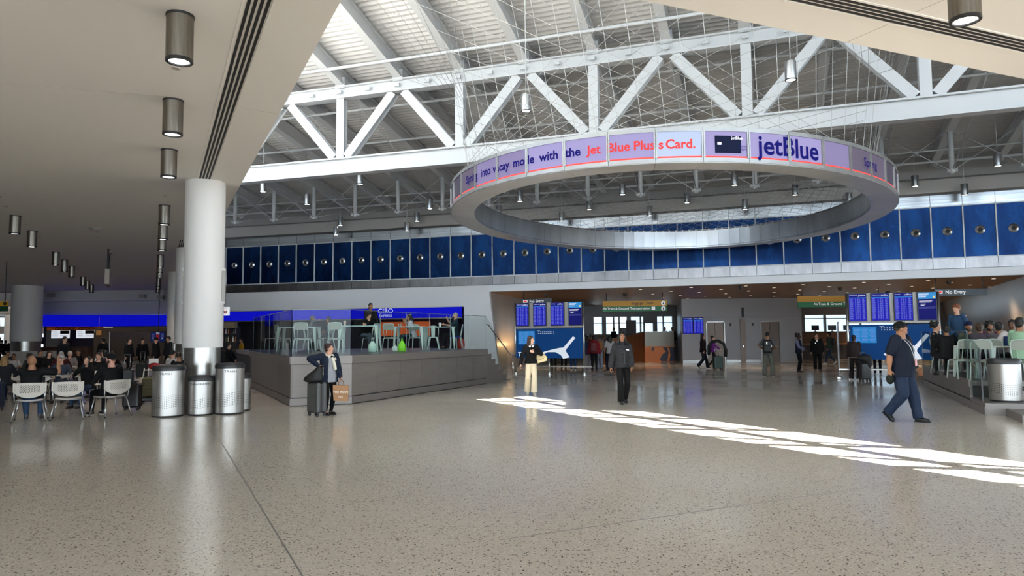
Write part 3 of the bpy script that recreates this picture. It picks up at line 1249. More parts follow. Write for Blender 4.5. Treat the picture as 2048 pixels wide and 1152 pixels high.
w.loft([[RW0 + V((0, 0, 3.8)) - d * 1.5, RW0 + nv * .2 + V((0, 0, 3.8)) - d * 1.5, RW0 + nv * .9 - d * 1.5, RW0 + nv * .7 - d * 1.5],
        [RW1 + V((0, 0, 3.8)), RW1 + nv * .2 + V((0, 0, 3.8)), RW1 + nv * .9, RW1 + nv * .7]], smooth=False)
struct(w.build('wall_right_bay', M_BAYW))
# rear wall with daylight windows
w = MB()
BY = 51.5


def rear(x0, x1, z0, z1, m=w):
    m.box(((x0 + x1) / 2, BY + .1, (z0 + z1) / 2), (x1 - x0, .2, z1 - z0))


rear(2, 40, 3.0, 3.8)
rear(2, 40, 0, 1.75)
for x0, x1 in ((2, 5.9), (6.5, 6.8), (8.3, 8.6), (10.2, 10.5), (11.6, 21.2), (22.6, 22.75), (25.2, 25.3), (28.4, 40)):
    rear(x0, x1, 1.75, 3.0)
rear(5.9, 11.6, 2.52, 2.58)
for x_ in (7.35, 7.75, 9.3, 9.55, 10.95):
    rear(x_ - .05, x_ + .05, 1.75, 3.0)
rear(7.75, 8.3, 1.75, 2.2)
rear(9.6, 10.2, 2.58, 3.0)
rear(21.2, 28.4, 2.72, 2.78)
struct(w.build('wall_rear_bay', M_GREY))
for k, (x0, x1) in enumerate(((5.9, 6.5), (6.8, 8.3), (8.6, 10.2), (10.5, 11.6), (21.2, 22.6), (22.75, 25.2), (25.3, 28.4))):
    m = MB()
    m.box(((x0 + x1) / 2, BY + .06, 2.375), (x1 - x0, .02, 1.25))
    o = struct(m.build(f'window_{k + 2}', M_CLEAR))
# bright ground and neighbouring building outside those windows
g = MB()
g.box((16, 75, -.06), (60, 42, .1))
struct(g.build('ground_outside', mat('concrete_outside', (0.5, 0.5, 0.5), .8)))

# lift block ----------------------------------------------------------
LY = 42.4
wl2 = MB()
LX0, LX1 = 10.12, 17.25
EX = ((PY(1413, 700, LY).x, PY(1450.6, 700, LY).x), (PY(1522, 700, LY).x, PY(1561.7, 700, LY).x))
EH = 2.45


def lw(x0, x1, z0, z1):
    wl2.box(((x0 + x1) / 2, LY + .15, (z0 + z1) / 2), (x1 - x0, .3, z1 - z0))


lw(LX0, EX[0][0], 0, 2.7)
lw(EX[0][1], EX[1][0], 0, 2.7)
lw(EX[1][1], LX1, 0, 2.7)
lw(EX[0][0], EX[0][1], EH, 2.7)
lw(EX[1][0], EX[1][1], EH, 2.7)
lw(LX0, LX1, 2.71, 3.8)
wl2.beam((LX0 + .1, LY + .2, 1.9), (LX0 + 1.9, 51.4, 1.9), .2, 3.8)
wl2.box((LX1 - .1, 47, 1.9), (.2, 9, 3.8))
wl2.box(((LX0 + LX1) / 2, LY + 1.2, 1.3), (LX1 - LX0 - .4, .1, 2.6))
struct(wl2.build('wall_lift', M_LIFTW))
bb = MB()
for x0, x1 in ((LX0, EX[0][0] - .05), (EX[0][1] + .05, EX[1][0] - .05), (EX[1][1] + .05, LX1)):
    bb.box(((x0 + x1) / 2, LY - .015, .08), (x1 - x0, .03, .16))
struct(bb.build('baseboard_lift', M_SS))
M_LIFT = streaky('lift_door', '#6a5f58', '#776b63', 0.38, .6, (9, 9, .4), 3)
for k, (x0, x1) in enumerate(EX):
    o = thing('elevator', ('elevator doors beside the pair of blue wall screens', 'elevator doors behind the person with the black backpack')[k], 'elevator', ((x0 + x1) / 2, LY, 0))
    hw = (x1 - x0) / 2
    for sx in (-1, 1):
        m = MB()
        m.box((sx * (hw - .04) / 2, .10, EH / 2 - .03), (hw - .06, .04, EH - .06))
        m.build('door', M_LIFT, o)
    m = MB()
    m.box((-hw + .025, -.01, EH / 2), (.05, .09, EH))
    m.box((hw - .025, -.01, EH / 2), (.05, .09, EH))
    m.box((0, -.01, EH - .03), (2 * hw, .09, .06))
    m.build('frame', M_SS, o)
    m = MB()
    m.box((-hw - .45 if k else hw + .35, -.02, 2.25), (.10, .03, .16))
    m.build('indicator', M_DARK, o)
xs = PY(1486.3, 700, LY).x
m = MB()
m.box((0, -.03, 1.31), (.31, .06, 2.62))
m.mat(1).box((0, -.065, .95), (.06, .02, .12))
o = m.build('call_panel', [M_LIFT, M_CHROME])
o.location = (xs, LY, 0)
tag(o, 'tall steel call panel on the wall between the two elevators', 'panel')
m = MB()
m.box((0, -.07, 0), (.10, .14, .6))
o = m.build('wall_speaker', M_BLACK)
o.location = PY(1484.8, 625, LY)
tag(o, 'narrow black box on the wall above the elevator call panel', 'wall box')

# departure screens ------------------------------------------------------
M_SCRB = mat('screen_blue', (0.01, 0.01, 0.05), 0.5, spec=.04, emit=0.62, emit_col=lin('#1b1bd2'))
M_SCRN = mat('screen_navy', (0.01, 0.01, 0.05), 0.5, spec=.04, emit=0.6, emit_col=lin('#0c1170'))
M_SCRH = mat('screen_head', (0.01, 0.01, 0.05), 0.5, spec=.04, emit=0.6, emit_col=lin('#12128e'))
M_SCRL = mat('screen_lightblue', (0.01, 0.01, 0.05), 0.5, spec=.04, emit=0.75, emit_col=lin('#3aa4ea'))
M_SCRT = mat('screen_text', (0.1, 0.1, 0.2), 0.5, spec=.04, emit=0.6, emit_col=lin('#8e9cf4'))
M_SCRW = mat('screen_white', (0.1, 0.1, 0.1), 0.5, spec=.04, emit=0.8, emit_col=(0.85, 0.88, 1))
M_SCRY = mat('screen_yellow', (0.1, 0.1, 0.1), 0.5, spec=.04, emit=0.8, emit_col=(0.9, 0.7, 0.2))


def flight_screen(par, cx, z0, z1, w, kind, seed, name='screen', yo=0.0):
    """a portrait display with a housing and lit rows; kind 'flights' or 'notice'"""
    rr = random.Random(seed)
    h = MB()
    h.rbox((cx, yo, (z0 + z1) / 2), (w, .09, z1 - z0), .012)
    hs = h.build(name, M_BLACK, par)
    p = MB()
    y = yo - .047
    x0, x1 = cx - w / 2 + .025, cx + w / 2 - .025
    a, b = z0 + .03, z1 - .02
    W = x1 - x0

    def rect(m, u0, u1, v0, v1, lift):
        p.mat(m).box(((u0 + u1) / 2, y - lift, (v0 + v1) / 2), (u1 - u0, .004, v1 - v0))
    if kind == 'flights':
        rect(0, x0, x1, a, b - .13, 0)
        rect(1, x0, x1, b - .13, b, 0)
        rect(2, x0, x1, b - .155, b - .135, .004)
        p.mat(4).text(('Departures', 'Departures', 'Arrivals')[seed % 3], .055, (x0 + .02, y - .004, b - .05), (1, 0, 0), (0, 0, 1), 'LEFT')
        p.mat(4).text('jetBlue', .085, (x1 - .02, y - .004, b - .06), (1, 0, 0), (0, 0, 1), 'RIGHT', bold=.01)
        n = 22
        for i in range(n):
            z = b - .18 - (b - a - .21) * i / n
            q = x0 + .02
            for (f, l) in ((.0, .22), (.34, .08), (.48, .1), (.62, .06), (.80, .16)):
                ll = l * (.7 + .3 * rr.random()) * W
                rect(3, x0 + .02 + f * (W - .04), x0 + .02 + f * (W - .04) + ll, z - .011, z, .004)
    else:
        rect(5, x0, x1, a, b - .24, 0)
        rect(2, x0, x1, b - .235, b, 0)
        rect(4, x0 + .02, x0 + W * .6, b - .07, b - .045, .004)
        rect(4, x0 + .02, x0 + W * .5, b - .11, b - .09, .004)
        rect(4, x0 + .02, x0 + W * .45, b - .17, b - .15, .004)
        rect(6, x1 - .10, x1 - .03, b - .2, b - .13, .004)
        for i, (f, g_) in enumerate(((.02, .78), (.02, .72), (.1, .42), (.1, .34))):
            z = b - .30 - .04 * i - (.03 if i > 1 else 0)
            rect(4, x0 + .02 + f * W, x0 + g_ * W, z - .02, z, .004)
        rect(3, x0 + .02, x1 - .02, b - .53, b - .525, .004)
        rect(3, x0 + .02, x1 - .05, b - .57, b - .56, .004)
    p.build('display', [M_SCRB, M_SCRH, M_SCRL, M_SCRT, M_SCRW, M_SCRN, M_SCRY], hs)
    return hs


M_MAP = mat('map_blue', (0.005, 0.03, 0.10), 0.5, spec=.06, emit=0.25, emit_col=lin('#0f4c96'))
M_MAPL = mat('map_light', (0.02, 0.1, 0.2), 0.5, spec=.06, emit=0.6, emit_col=lin('#0d86d2'))
M_MAPP = mat('map_plan', (0.3, 0.4, 0.45), 0.4, emit=0.4, emit_col=lin('#a8c4da'))


def info_board(label, pl, pr, seed):
    d = pr - pl
    L = d.length
    o = thing('information_board', label, 'information board', pl, math.atan2(d.y, d.x))
    m = MB()
    for x in (0.0, L):
        m = MB()
        m.cyl((x, .03, 0), (x, .03, 3.16), .045, n=14)
        m.build('post', M_ALU, o)
    for x in (0.0, L / 2, L):
        m = MB()
        m.lathe([(.13, 0), (.13, .012), (.06, .02), (.06, .10), (.05, .11)], 20, (x, .03, 0))
        if x == L / 2:
            m.cyl((x, .03, 0), (x, .03, .72), .035, n=12)
        m.build('foot', M_ALU, o)
    m = MB()
    m.beam((-.35, .0, .36), (L + .35, .0, .36), .04, .05)
    m.build('rail', M_ALU, o)
    m = MB()
    m.box((L / 2, .10, 2.63), (L - .08, .03, 1.05))
    m.box((L / 2, .05, 2.08), (L - .05, .06, .06))
    m.build('backing', mat('board_steel', (.34, .33, .32), .5, .3), o)
    w = .62
    for i in range(4):
        cx = .36 + (L - .72) * i / 3
        flight_screen(o, cx, 2.12, 3.15, w, 'flights' if i < 3 else 'notice', seed + i, yo=.03)
    m = MB()
    m.box((L / 2, .02, 1.36), (L - .12, .06, 1.28))
    mp = m.build('map_panel', M_MAP, o)
    q = MB()
    y = -.014
    q.mat(0).box((.55, y, 1.62), (.78, .006, .58))
    q.mat(2)
    for r_ in range(12):
        for c_ in range(3):
            q.box((.28 + .26 * c_ + .02 * ((r_ * 7 + c_ * 3) % 4) / 2, y - .004, 1.87 - .045 * r_), (.16 + .03 * ((r_ + c_) % 3), .003, .010))
    q.mat(1)
    for r_ in range(2):
        for c_ in range(9):
            q.box((1.12 + .09 * c_, y, 1.87 - .07 * r_), (.028, .004, .032))
    q.text('Legend', .05, (1.05, y, 1.93), (1, 0, 0), (0, 0, 1), 'LEFT')
    # terminal plan: a curved hall with two long arms
    out = [(1.15, .93), (1.3, 1.00), (1.6, 1.08), (1.95, 1.16), (2.14, 1.18), (2.55, 1.66), (2.66, 1.60), (2.25, 1.10), (2.24, 1.02), (2.40, .76), (2.12, .70), (2.02, .86), (1.80, .98), (1.45, .98), (1.22, .86)]
    k = L / 3.0
    q.plate([(x * k, y, z) for x, z in out], .005, (0, -1, 0))
    for x in (0.0,):
        q.mat(1).text('T5', .26, (.14, y, .88), (1, 0, 0), (0, 0, 1), 'LEFT', bold=.02)
    q.build('map_print', [M_MAPL, mat('map_white', (.4, .4, .4), .4, emit=.5, emit_col=(.8, .88, 1)), M_SCRT], mp)
    return o


info_board('board of four flight screens over a blue map, behind the cream trousers', V((.12, 31.75, 0)), V((3.05, 30.5, 0)), 3)
info_board('board of four flight screens over a blue map, behind the navy shirt', V((12.4, 26.3, 0)), V((15.2, 25.3, 0)), 6)

o = thing('wall_screens', 'pair of blue flight screens on the grey wall left of the elevators', 'screen', (PY(1385.5, 650, LY).x, LY, 0))
flight_screen(o, -.31, 1.72, 2.7, .61, 'flights', 9, yo=-.06)
flight_screen(o, .31, 1.72, 2.7, .61, 'flights', 10, yo=-.06)

# hanging wayfinding signs ----------------------------------------------
M_SGY = mat('sign_yellow', lin('#c08a1a'), 0.5, emit=.05, emit_col=lin('#c08a1a'))
M_SGG = mat('sign_green', lin('#0d6a3c'), 0.5, emit=.05, emit_col=lin('#0d6a3c'))
M_SGK = mat('sign_black', (0.01, 0.01, 0.01), 0.5)
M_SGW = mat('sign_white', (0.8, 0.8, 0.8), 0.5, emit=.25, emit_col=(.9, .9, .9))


def way_sign(label, p, rz, L, full=True):
    o = thing('hanging_sign', label, 'sign', p, rz)
    m = MB()
    m.box((L / 2, 0, .38), (L, .10, .27))
    y = m.build('yellow_band', M_SGY, o)
    t = MB()
    m2 = MB()
    m2.box((L / 2, 0, .12), (L, .10, .25))
    g = m2.build('green_band', M_SGG, o)
    if full:
        t.text('Baggage Claim', .19, (L - .65, -.054, .39), (1, 0, 0), (0, 0, 1), 'RIGHT', bold=.012)
        t.build('lettering', M_SGK, y)
        t = MB()
        t.text('AirTrain & Ground Transportation', .165, (L - .80, -.054, .14), (1, 0, 0), (0, 0, 1), 'RIGHT', bold=.008)
        t.box((L - .66, -.053, .13), (.17, .006, .17))
        for zz in (.385, .12):
            t.mat(0)
            ring_ = [(L - .17 + .11 * math.cos(a * PI / 12), -.056, zz + .11 * math.sin(a * PI / 12)) for a in range(24)]
            t.plate(ring_, .004, (0, -1, 0))
        t.mat(1)
        for zz in (.385, .12):
            t.box((L - .17, -.063, zz + .01), (.03, .004, .11))
            t.plate([(L - .23, -.061, zz - .01), (L - .17, -.061, zz - .075), (L - .11, -.061, zz - .01)], .004, (0, -1, 0))
        t.build('lettering', [M_SGW, M_SGK], g)
    else:
        t.text('AirTrain & Ground Transportation', .165, (.72, -.054, .14), (1, 0, 0), (0, 0, 1), 'LEFT', bold=.008)
        t.build('lettering', [M_SGW, M_SGK], g)
    for x in (L * .06, L * .94):
        m = MB()
        m.cyl((x, 0, .5), (x, 0, 3.8 - p[2]), .02, n=8)
        m.build('hanger', M_DARK, o)
    return o


s0 = PY(1204, 622, 36.0)
s1 = PY(1334, 622, 35.4)
way_sign('yellow and green hanging sign with white arrows above the crowded bay', (s0.x, 35.7, 2.88), -.1, (s1.x - s0.x))
s0 = PY(1595, 614, 33.4)
way_sign('yellow and green hanging sign half hidden behind the right flight board', (s0.x, 33.4, 2.92), -.1, 3.9, False)
M_SGD = mat('sign_slate', lin('#3b434b'), 0.5)


def small_sign(label, p, rz, L, body, h=.26):
    o = thing('hanging_sign', label, 'sign', p, rz)
    m = MB()
    m.box((L / 2, 0, 0), (L, .08, h))
    b = m.build('plate', M_SGD, o)
    t = MB()
    t.text(body, .19, (.38, -.044, .01), (1, 0, 0), (0, 0, 1), 'LEFT', bold=.008)
    t.box((.18, -.042, .02), (.22, .005, .12))
    t.mat(1).box((.18, -.046, .02), (.15, .005, .07))
    t.build('lettering', [M_SGW, M_RED], b)
    for x in (.08, L - .15):
        m = MB()
        m.cyl((x, 0, h / 2), (x, 0, 3.8 - p[2]), .025, n=8)
        m.build('hanger', M_DARK, o)


p = PY(1868, 585, 27.6)
small_sign('grey hanging No Entry sign right of the navy-shirted person', (p.x, 27.6, 3.23), -.2, 1.85, 'No Entry')
p = PY(1044, 604, 34.2)
small_sign('grey hanging No Entry sign peeking over the left flight board', (p.x, 34.2, 3.33), -.3, 1.5, 'No Entry')
# recessed lamps of the bay ceiling
M_DLW = mat('bay_lamp', (1, .8, .6), .4, emit=3.0, emit_col=(1, .82, .62))
kk = 0
for row in range(6):
    for c in range(13):
        t = 19.2 + .38 * c + (.19 if row % 2 else 0)
        rr = RW + 1.4 + 2.0 * row + (.35 if c % 3 == 0 else 0)
        p = arc(t, rr, 3.8)
        if p.x < LW0.x + (p.y - LW0.y) * .265 + .5 or p.x > 24 or (LX0 - .3 < p.x < LX1 + .3 and p.y > LY - .3):
            continue
        m = MB()
        m.lathe([(0.0, -.004), (.085, -.004), (.085, 0), (0, 0)], 16)
        m.mat(1).lathe([(.085, -.007), (.105, -.007), (.105, 0)], 16)
        o = m.build('recessed_lamp', [M_DLW, M_GREY])
        o.location = p
        tag(o, f'recessed lamp of the low bay ceiling, row {row + 1} from the front, number {c + 1} along', 'ceiling light', 'bay ceiling lamps')
# a few real lamps of the bay
for k, (x, y) in enumerate(((2.5, 37), (7, 40), (12, 36), (20.6, 36.5), (18, 31), (24, 43.5), (20, 30.5), (26, 47))):
    ld = bpy.data.lights.new('bay_light', 'SPOT')
    ld.energy = 420 if x < 19 else 1100
    ld.spot_size = 2.4
    ld.spot_blend = 1
    ld.color = (1, .78, .55)
    ld.shadow_soft_size = .3
    lo = bpy.data.objects.new('bay_light', ld)
    lo.location = (x, y, 3.74)
    COL.objects.link(lo)
ld = bpy.data.lights.new('cove_light', 'AREA')
ld.energy = 28
ld.size, ld.size_y, ld.shape = 3.0, .1, 'RECTANGLE'
ld.color = (1, .62, .3)
lo = bpy.data.objects.new('cove_light', ld)
COL.objects.link(lo)
lo.location = (LW0.x + 1.4, LW0.y + 3.2, 1.25)
lo.rotation_euler = V((-.95, .25, .5)).to_track_quat('-Z', 'Y').to_euler()
for k, (x, y) in enumerate(((1091, 588), (1250, 587), (1482, 572), (1680, 575), (1776, 583), (1898, 562))):
    p = PZ(x, y, 3.8)
    m = MB()
    m.lathe([(0, 0), (.10, 0), (.10, -.05), (.085, -.06), (.08, -.10), (.05, -.14), (0, -.15)], 18)
    o = m.build('dome_camera', M_DARK)
    o.location = p
    tag(o, f'dark dome camera under the low bay ceiling, {ORD[k]} from the left', 'camera', 'dome cameras')

# parapets and counters of the bay -------------------------------------
M_ORANGE = mat('mural_orange', lin('#b8621c'), 0.4, emit=.12, emit_col=lin('#b8621c'))
M_MNAVY = mat('mural_navy', lin('#1a1c33'), 0.4)
M_BRONZE = streaky('bronze_panel', '#8a5a3c', '#a06c4a', 0.3, .5, (2, 2, .4), 2)
o = thing('parapet', 'brown parapet with an orange and navy mural left of the elevators', 'parapet', (9.3, 44.4, 0))
x0, x1 = -1.05, .78
m = MB()
m.box(((x0 + x1) / 2, .1, 1.42), (x1 - x0, .2, .86))
m.build('upper_panel', mat('parapet_steel', (.20, .18, .15), .35, .6), o)
m = MB()
m.box(((x0 + x1) / 2, .05, .95), (x1 - x0 + .04, .32, .08))
m.build('ledge', M_BRONZE, o)
m = MB()
m.box(((x0 + x1) / 2, .1, .46), (x1 - x0, .2, .92))
m.mat(1).plate([(.05, -.004, .90), (.25, -.004, .62), (0.0, -.004, .45), (-.15, -.004, .15), (-.05, -.004, .02), (x1, -.004, .02), (x1, -.004, .9)], .006, (0, -1, 0))
m.mat(1).plate([(-.62, -.004, .9), (-.66, -.004, .72), (-.52, -.004, .68), (-.46, -.004, .9)], .006, (0, -1, 0))
m.mat(0).plate([(.34 + .0, -.011, .9), (.42, -.011, .6), (.36, -.011, .2), (.30, -.011, .05), (.44, -.011, .05), (.52, -.011, .4), (.48, -.011, .8)], .006, (0, -1, 0))
m.build('mural', [M_ORANGE, M_MNAVY], o)
m = MB()
e = V((-2.9, -3.0, 0))
m.plate([(x0, .1, 0), (x0, .1, 1.85), (x0 + e.x, .1 + e.y, 1.35), (x0 + e.x, .1 + e.y, 0)], .2, (-.7, .7, 0))
m.build('sloping_side', M_BRONZE, o)
m = MB()
m.beam((x0, .15, 1.87), (x0 + e.x, .15 + e.y, 1.37), .2, .04)
m.box(((x0 + x1) / 2, .1, 1.87), (x1 - x0, .24, .04))
m.build('coping', M_SS, o)
o = thing('counter', 'brown counter with a tan ledge behind the two uniformed people', 'counter', (20.3, 46.5, 0))
m = MB()
m.box((0, 0, 1.35), (6.0, .3, .9))
m.build('upper_panel', M_BROWN, o)
m = MB()
m.box((0, -.25, 1.0), (6.0, .6, .07))
m.build('ledge', mat('ledge_tan', lin('#b98b58'), .4), o)
m = MB()
m.box((0, .1, .48), (6.0, .3, .96))
m.build('base', M_DARK, o)
ub = MB()
ub.box((8.2, 46.6, .275), (3.6, 2.6, .55))
struct(ub.build('floor_upper', M_DARK))
# dark monitors standing on the counter rim
for k, x in enumerate((-1.9, -.5, .6, 1.6)):
    m = MB()
    m.rbox((0, 0, .24), (.5, .05, .32), .01)
    m.box((0, .02, .05), (.06, .04, .10))
    m.rbox((0, 0, .008), (.22, .16, .016), .02)
    o = m.build('monitor', M_BLACK)
    o.location = (20.3 + x, 46.5, 1.8)
    o.rotation_euler.z = .4 - .3 * k
    tag(o, f'dark monitor against the bright window on the brown counter, {ORD[k]} from the left', 'monitor', 'counter monitors')
m = MB()
m.rbox((0, 0, .55), (.62, .1, 1.1), .02)
o = m.build('sign_stand', mat('stand_dark', (.03, .02, .02), .6))
o.location = (7.35, 44.0, 1.5)
m2 = MB()
m2.cyl((0, 0, -1.5), (0, 0, 0.02), .03, n=10)
m2.lathe([(0, -1.5), (.25, -1.5), (.25, -1.47), (0, -1.46)], 20)
m2.build('pole', M_DARK, o)
tag(o, 'dark blank panel on a pole before the bright rear windows', 'sign stand')
# white roll-up banner seen almost edge on
p = PZ(1679.5, 757, 0)
o = thing('rollup_banner', 'white roll-up banner seen edge on left of the right flight board', 'banner', p, math.radians(62))
m = MB()
m.box((0, 0, 1.08), (.8, .01, 2.05))
m.build('sheet', mat('banner_white', (.62, .62, .66), .5), o)
m = MB()
m.rbox((0, 0, .04), (.84, .16, .08), .03)
m.build('base', M_ALU, o)
m = MB()
m.box((0, 0, 2.11), (.82, .03, .03))
m.build('top_bar', M_ALU, o)
m = MB()
m.box((0, .004, 0), (.42, .02, .28))
m.mat(1).box((.05, -.008, 0), (.05, .005, .14))
m.mat(1).ball((.05, -.008, .09), .022, 8, 6)
o = m.build('restroom_sign', [M_GREY, M_SGW])
o.location = PY(988, 648, 34.6)
o.rotation_euler.z = math.atan2(LW1.y - LW0.y, LW1.x - LW0.x)
tag(o, 'small restroom plate on the wall left of the left flight board', 'sign')

# ---------------------------------------------------------------- shop front under the white wall
t_a, t_b = 15.35, math.degrees(math.atan2(-2.42 - CX, 33.8 - CY))
M_BLUE_L = mat('lit_blue_panel', (0.005, 0.005, 0.10), 0.35, spec=.04, emit=0.75, emit_col=lin('#0b10c6'))
o = thing('lit_fascia', 'glowing blue fascia with white shop lettering above the raised seating', 'fascia', arc(17.5, RW, 2.6))
b_ = o.location
n = 15
for i in range(n):
    a, b = t_a + (t_b - t_a) * i / n, t_a + (t_b - t_a) * (i + 1) / n
    m = MB()
    arcbox(m, a + .003, b - .003, RW - .12, RW + .01, 2.62, 3.11, 1)
    m.build('lit_panel', M_BLUE_L, o, b_)
m = MB()
arcbox(m, t_a, t_b, RW - .14, RW + .01, 2.56, 2.615)
arcbox(m, t_a, t_b, RW - .11, RW + .01, 3.11, 3.13)
m.build('edge_trim', M_ALU, o, b_)
m = MB()


def arc_text(m, body, size, px, py, r, bold=0.0, sx=1.0):
    # centre angle from the photo column
    best = min((abs(px_of(arc(15 + .01 * i, r, 2.8)) - px), 15 + .01 * i) for i in range(500))
    t = best[1]
    D = math.hypot(*arc(t, r, 0).xy) * .96
    z = PY(px, py, arc(t, r, 0).y).z
    a = -math.radians(t)
    m.text(body, size, arc(t, r, z), (math.cos(a) * sx, math.sin(a) * sx, 0), (0, 0, 1), 'CENTER', bold=bold)


arc_text(m, 'CIBO', .36, 772, 622.5, RW - .125, .0)
arc_text(m, 'EXPRESS', .19, 772, 632, RW - .125, .0)
m.build('lettering', mat('fascia_letters', (.5, .5, .6), .4, emit=.55, emit_col=(.62, .66, .86)), o, b_)
# shop interior
sh_ = MB()
arcbox(sh_, 15.2, t_b + .1, RW + 4.6, RW + 4.8, 0, 3.2)
arcbox(sh_, 15.2, t_b + .1, RW + .05, RW + 4.7, 3.13, 3.3)
arcbox(sh_, t_b + .06, t_b + .1, RW + .2, RW + 4.7, 0, 3.3, 1)
arcbox(sh_, 15.16, 15.2, RW + .0, RW + 4.7, 0, 3.3, 1)
struct(sh_.build('wall_shop', mat('shop_dark', (.06, .05, .045), .6)))
m = MB()
arcbox(m, 17.25, 17.68, RW + .6, RW + 1.4, 0, 1.05)
arcbox(m, 16.1, 17.2, RW + .6, RW + 1.4, 0, 1.05)
o = m.build('shop_counter', M_BROWN, base=arc(17, RW + 1, 0))
tag(o, 'long dark brown counter inside the shop behind the raised seating', 'counter')
m = MB()
arcbox(m, 17.12, 17.55, RW + .35, RW + .5, 1.75, 2.45)
o = m.build('orange_board', mat('shop_orange', lin('#c2551f'), .5, emit=.25, emit_col=lin('#c2551f')), base=arc(17.9, RW + .4, 2))
tag(o, 'orange panel in the shop behind the seated person in the white top', 'panel')
m = MB()
arcbox(m, 15.28, 15.75, RW - .05, RW + .25, 2.25, 2.58)
o = m.build('shop_valance', M_TAN, base=arc(15.5, RW, 2.4))
tag(o, 'tan valance over the bottle shelves right of the big column', 'valance')
o = thing('bottle_shelf', 'dark shelf unit of bottles right of the big column', 'shelf', arc(15.52, RW + 1.2, 0), -math.radians(15.52))
for z in (1.05, 1.5, 1.95, 2.35):
    m = MB()
    m.box((0, 0, z), (1.5, .35, .03))
    m.build('board', M_BROWN, o)
m = MB()
m.box((-.75, 0, 1.2), (.04, .36, 2.4))
m.box((.75, 0, 1.2), (.04, .36, 2.4))
m.box((0, .18, 1.2), (1.5, .03, 2.4))
m.build('carcass', M_DARK, o)
bcols = [lin(c) for c in ('#7a3a12', '#c9b48a', '#2c4a22', '#5a1616', '#b9772a', '#d9d4c8')]
for r_, z in enumerate((1.515, 1.965)):
    for i in range(9):
        m = MB()
        m.lathe([(0, 0), (.04, 0), (.042, .02), (.042, .19), (.016, .25), (.016, .32), (0, .32)], 10)
        c = bcols[(i * 5 + r_ * 3) % 6]
        q = m.build('bottle', mat(f'bottle_{(i * 5 + r_ * 3) % 6}', c, .2))
        q.location = o.location + Matrix.Rotation(-math.radians(15.52), 3, 'Z') @ V((-.62 + .155 * i, -.05, z))
        tag(q, f'bottle on the {("lower", "upper")[r_]} lit shelf right of the big column, {ORD[i]} from the left', 'bottle', 'bottles on the shop shelf')
# white sign with a red heart beside the column
o = thing('heart_sign', 'small white sign with a red heart and AED letters beside the big column', 'sign', PY(451, 622.5, 30.0))
m = MB()
m.box((0, 0, 0), (.34, .04, .36))
m.build('plate', mat('aed_white', (.7, .7, .7), .4, emit=.45, emit_col=(1, 1, 1)), o)
m = MB()
pts = []
for i in range(28):
    a = 2 * PI * i / 28
    pts.append((.0052 * 16 * math.sin(a) ** 3, -.024, -.04 + .0052 * (13 * math.cos(a) - 5 * math.cos(2 * a) - 2 * math.cos(3 * a) - math.cos(4 * a))))
m.plate(pts, .004, (0, -1, 0))
m.text('AED', .10, (0, -.024, .115), (1, 0, 0), (0, 0, 1))
m.mat(1).plate([(.02, -.03, .03), (-.025, -.03, -.045), (0, -.03, -.045), (-.015, -.03, -.1), (.03, -.03, -.025), (.005, -.03, -.025)], .003, (0, -1, 0))
m.build('emblem', [mat('aed_red', lin('#a8322a'), .5), M_SGW], o)
m = MB()
m.cyl((0, .0, .18), (0, 0, 5.5 - o.location.z), .012, n=8)
m.build('hanger', M_ALU, o)

# ---------------------------------------------------------------- raised seating platform
DZ = 1.24
BL, B1, B2, BR = PZ(500, 773, 0), PZ(580, 813, 0), PZ(703.7, 808, 0), PZ(975, 767, 0)
FR, FL = V((-3.4, 29.6, 0)), V((-11.4, 29.4, 0))
plat = thing('seating_platform', 'raised steel-clad seating platform with glass railings', 'platform', (B1.x, B1.y, 0))
pb_ = plat.location
M_PANR = streaky('platform_steel', '#76706c', '#7d7773', 0.42, 0.4, (.5, .5, 4), 2)
M_PAND = mat('platform_dark_gap', (.01, .01, .01), .5)
m = MB()
m.prism([(p.x, p.y) for p in (B1, B2, BR, FR, FL, BL)], 1.10, DZ)
m.build('deck', mat('deck_floor', (.16, .15, .14), .3), plat, pb_)
m = MB()
m.prism([((p - pc_) * .992 + pc_).xy[:] for pc_ in [(B1 + B2 + BR + FR + FL + BL) / 6] for p in (B1, B2, BR, FR, FL, BL)], 0.0, 1.10)
m.build('core', M_PAND, plat, pb_)


def clad(a, b, n, name='cladding_panel'):
    d = (b - a).normalized()
    nrm = V((d.y, -d.x, 0))
    for i in range(n):
        p, q = a + (b - a) * (i / n), a + (b - a) * ((i + 1) / n)
        mm = MB()
        mm.beam(p + d * .006 - nrm * .04 + V((0, 0, .62)), q - d * .006 - nrm * .04 + V((0, 0, .62)), .05, .82)
        mm.build(name, M_PANR, plat, pb_)
    mm = MB()
    mm.beam(a + V((0, 0, 1.14)), b + V((0, 0, 1.14)), .06, .20)
    mm.build('top_band', M_PANR, plat, pb_)
    mm = MB()
    mm.beam(a + V((0, 0, .105)), b + V((0, 0, .105)), .03, .17)
    mm.build('base_band', M_PANR, plat, pb_)


clad(BL, B1, 4)
clad(B1, B2, 1)
clad(B2, BR, 7)


def glaze(par, base, a, b, n, z0, z1, slope_end=None):
    d = (b - a).normalized()
    for i in range(n):
        p, q = a + (b - a) * (i / n) + d * .008, a + (b - a) * ((i + 1) / n) - d * .008
        mm = MB()
        mm.beam(p + V((0, 0, (z0 + z1) / 2)), q + V((0, 0, (z0 + z1) / 2)), .014, z1 - z0)
        mm.build('glass_pane', M_GLASS, par, base)
    mm = MB()
    mm.beam(a + V((0, 0, z1 + .006)), b + V((0, 0, z1 + .006)), .022, .014)
    for i in range(n + 1):
        p = a + (b - a) * (i / n)
        mm.beam(p + V((0, 0, z0)), p + V((0, 0, z1)), .012, .016)
    mm.build('glass_edging', mat('glass_edge', (.07, .10, .095), .2), par, base)


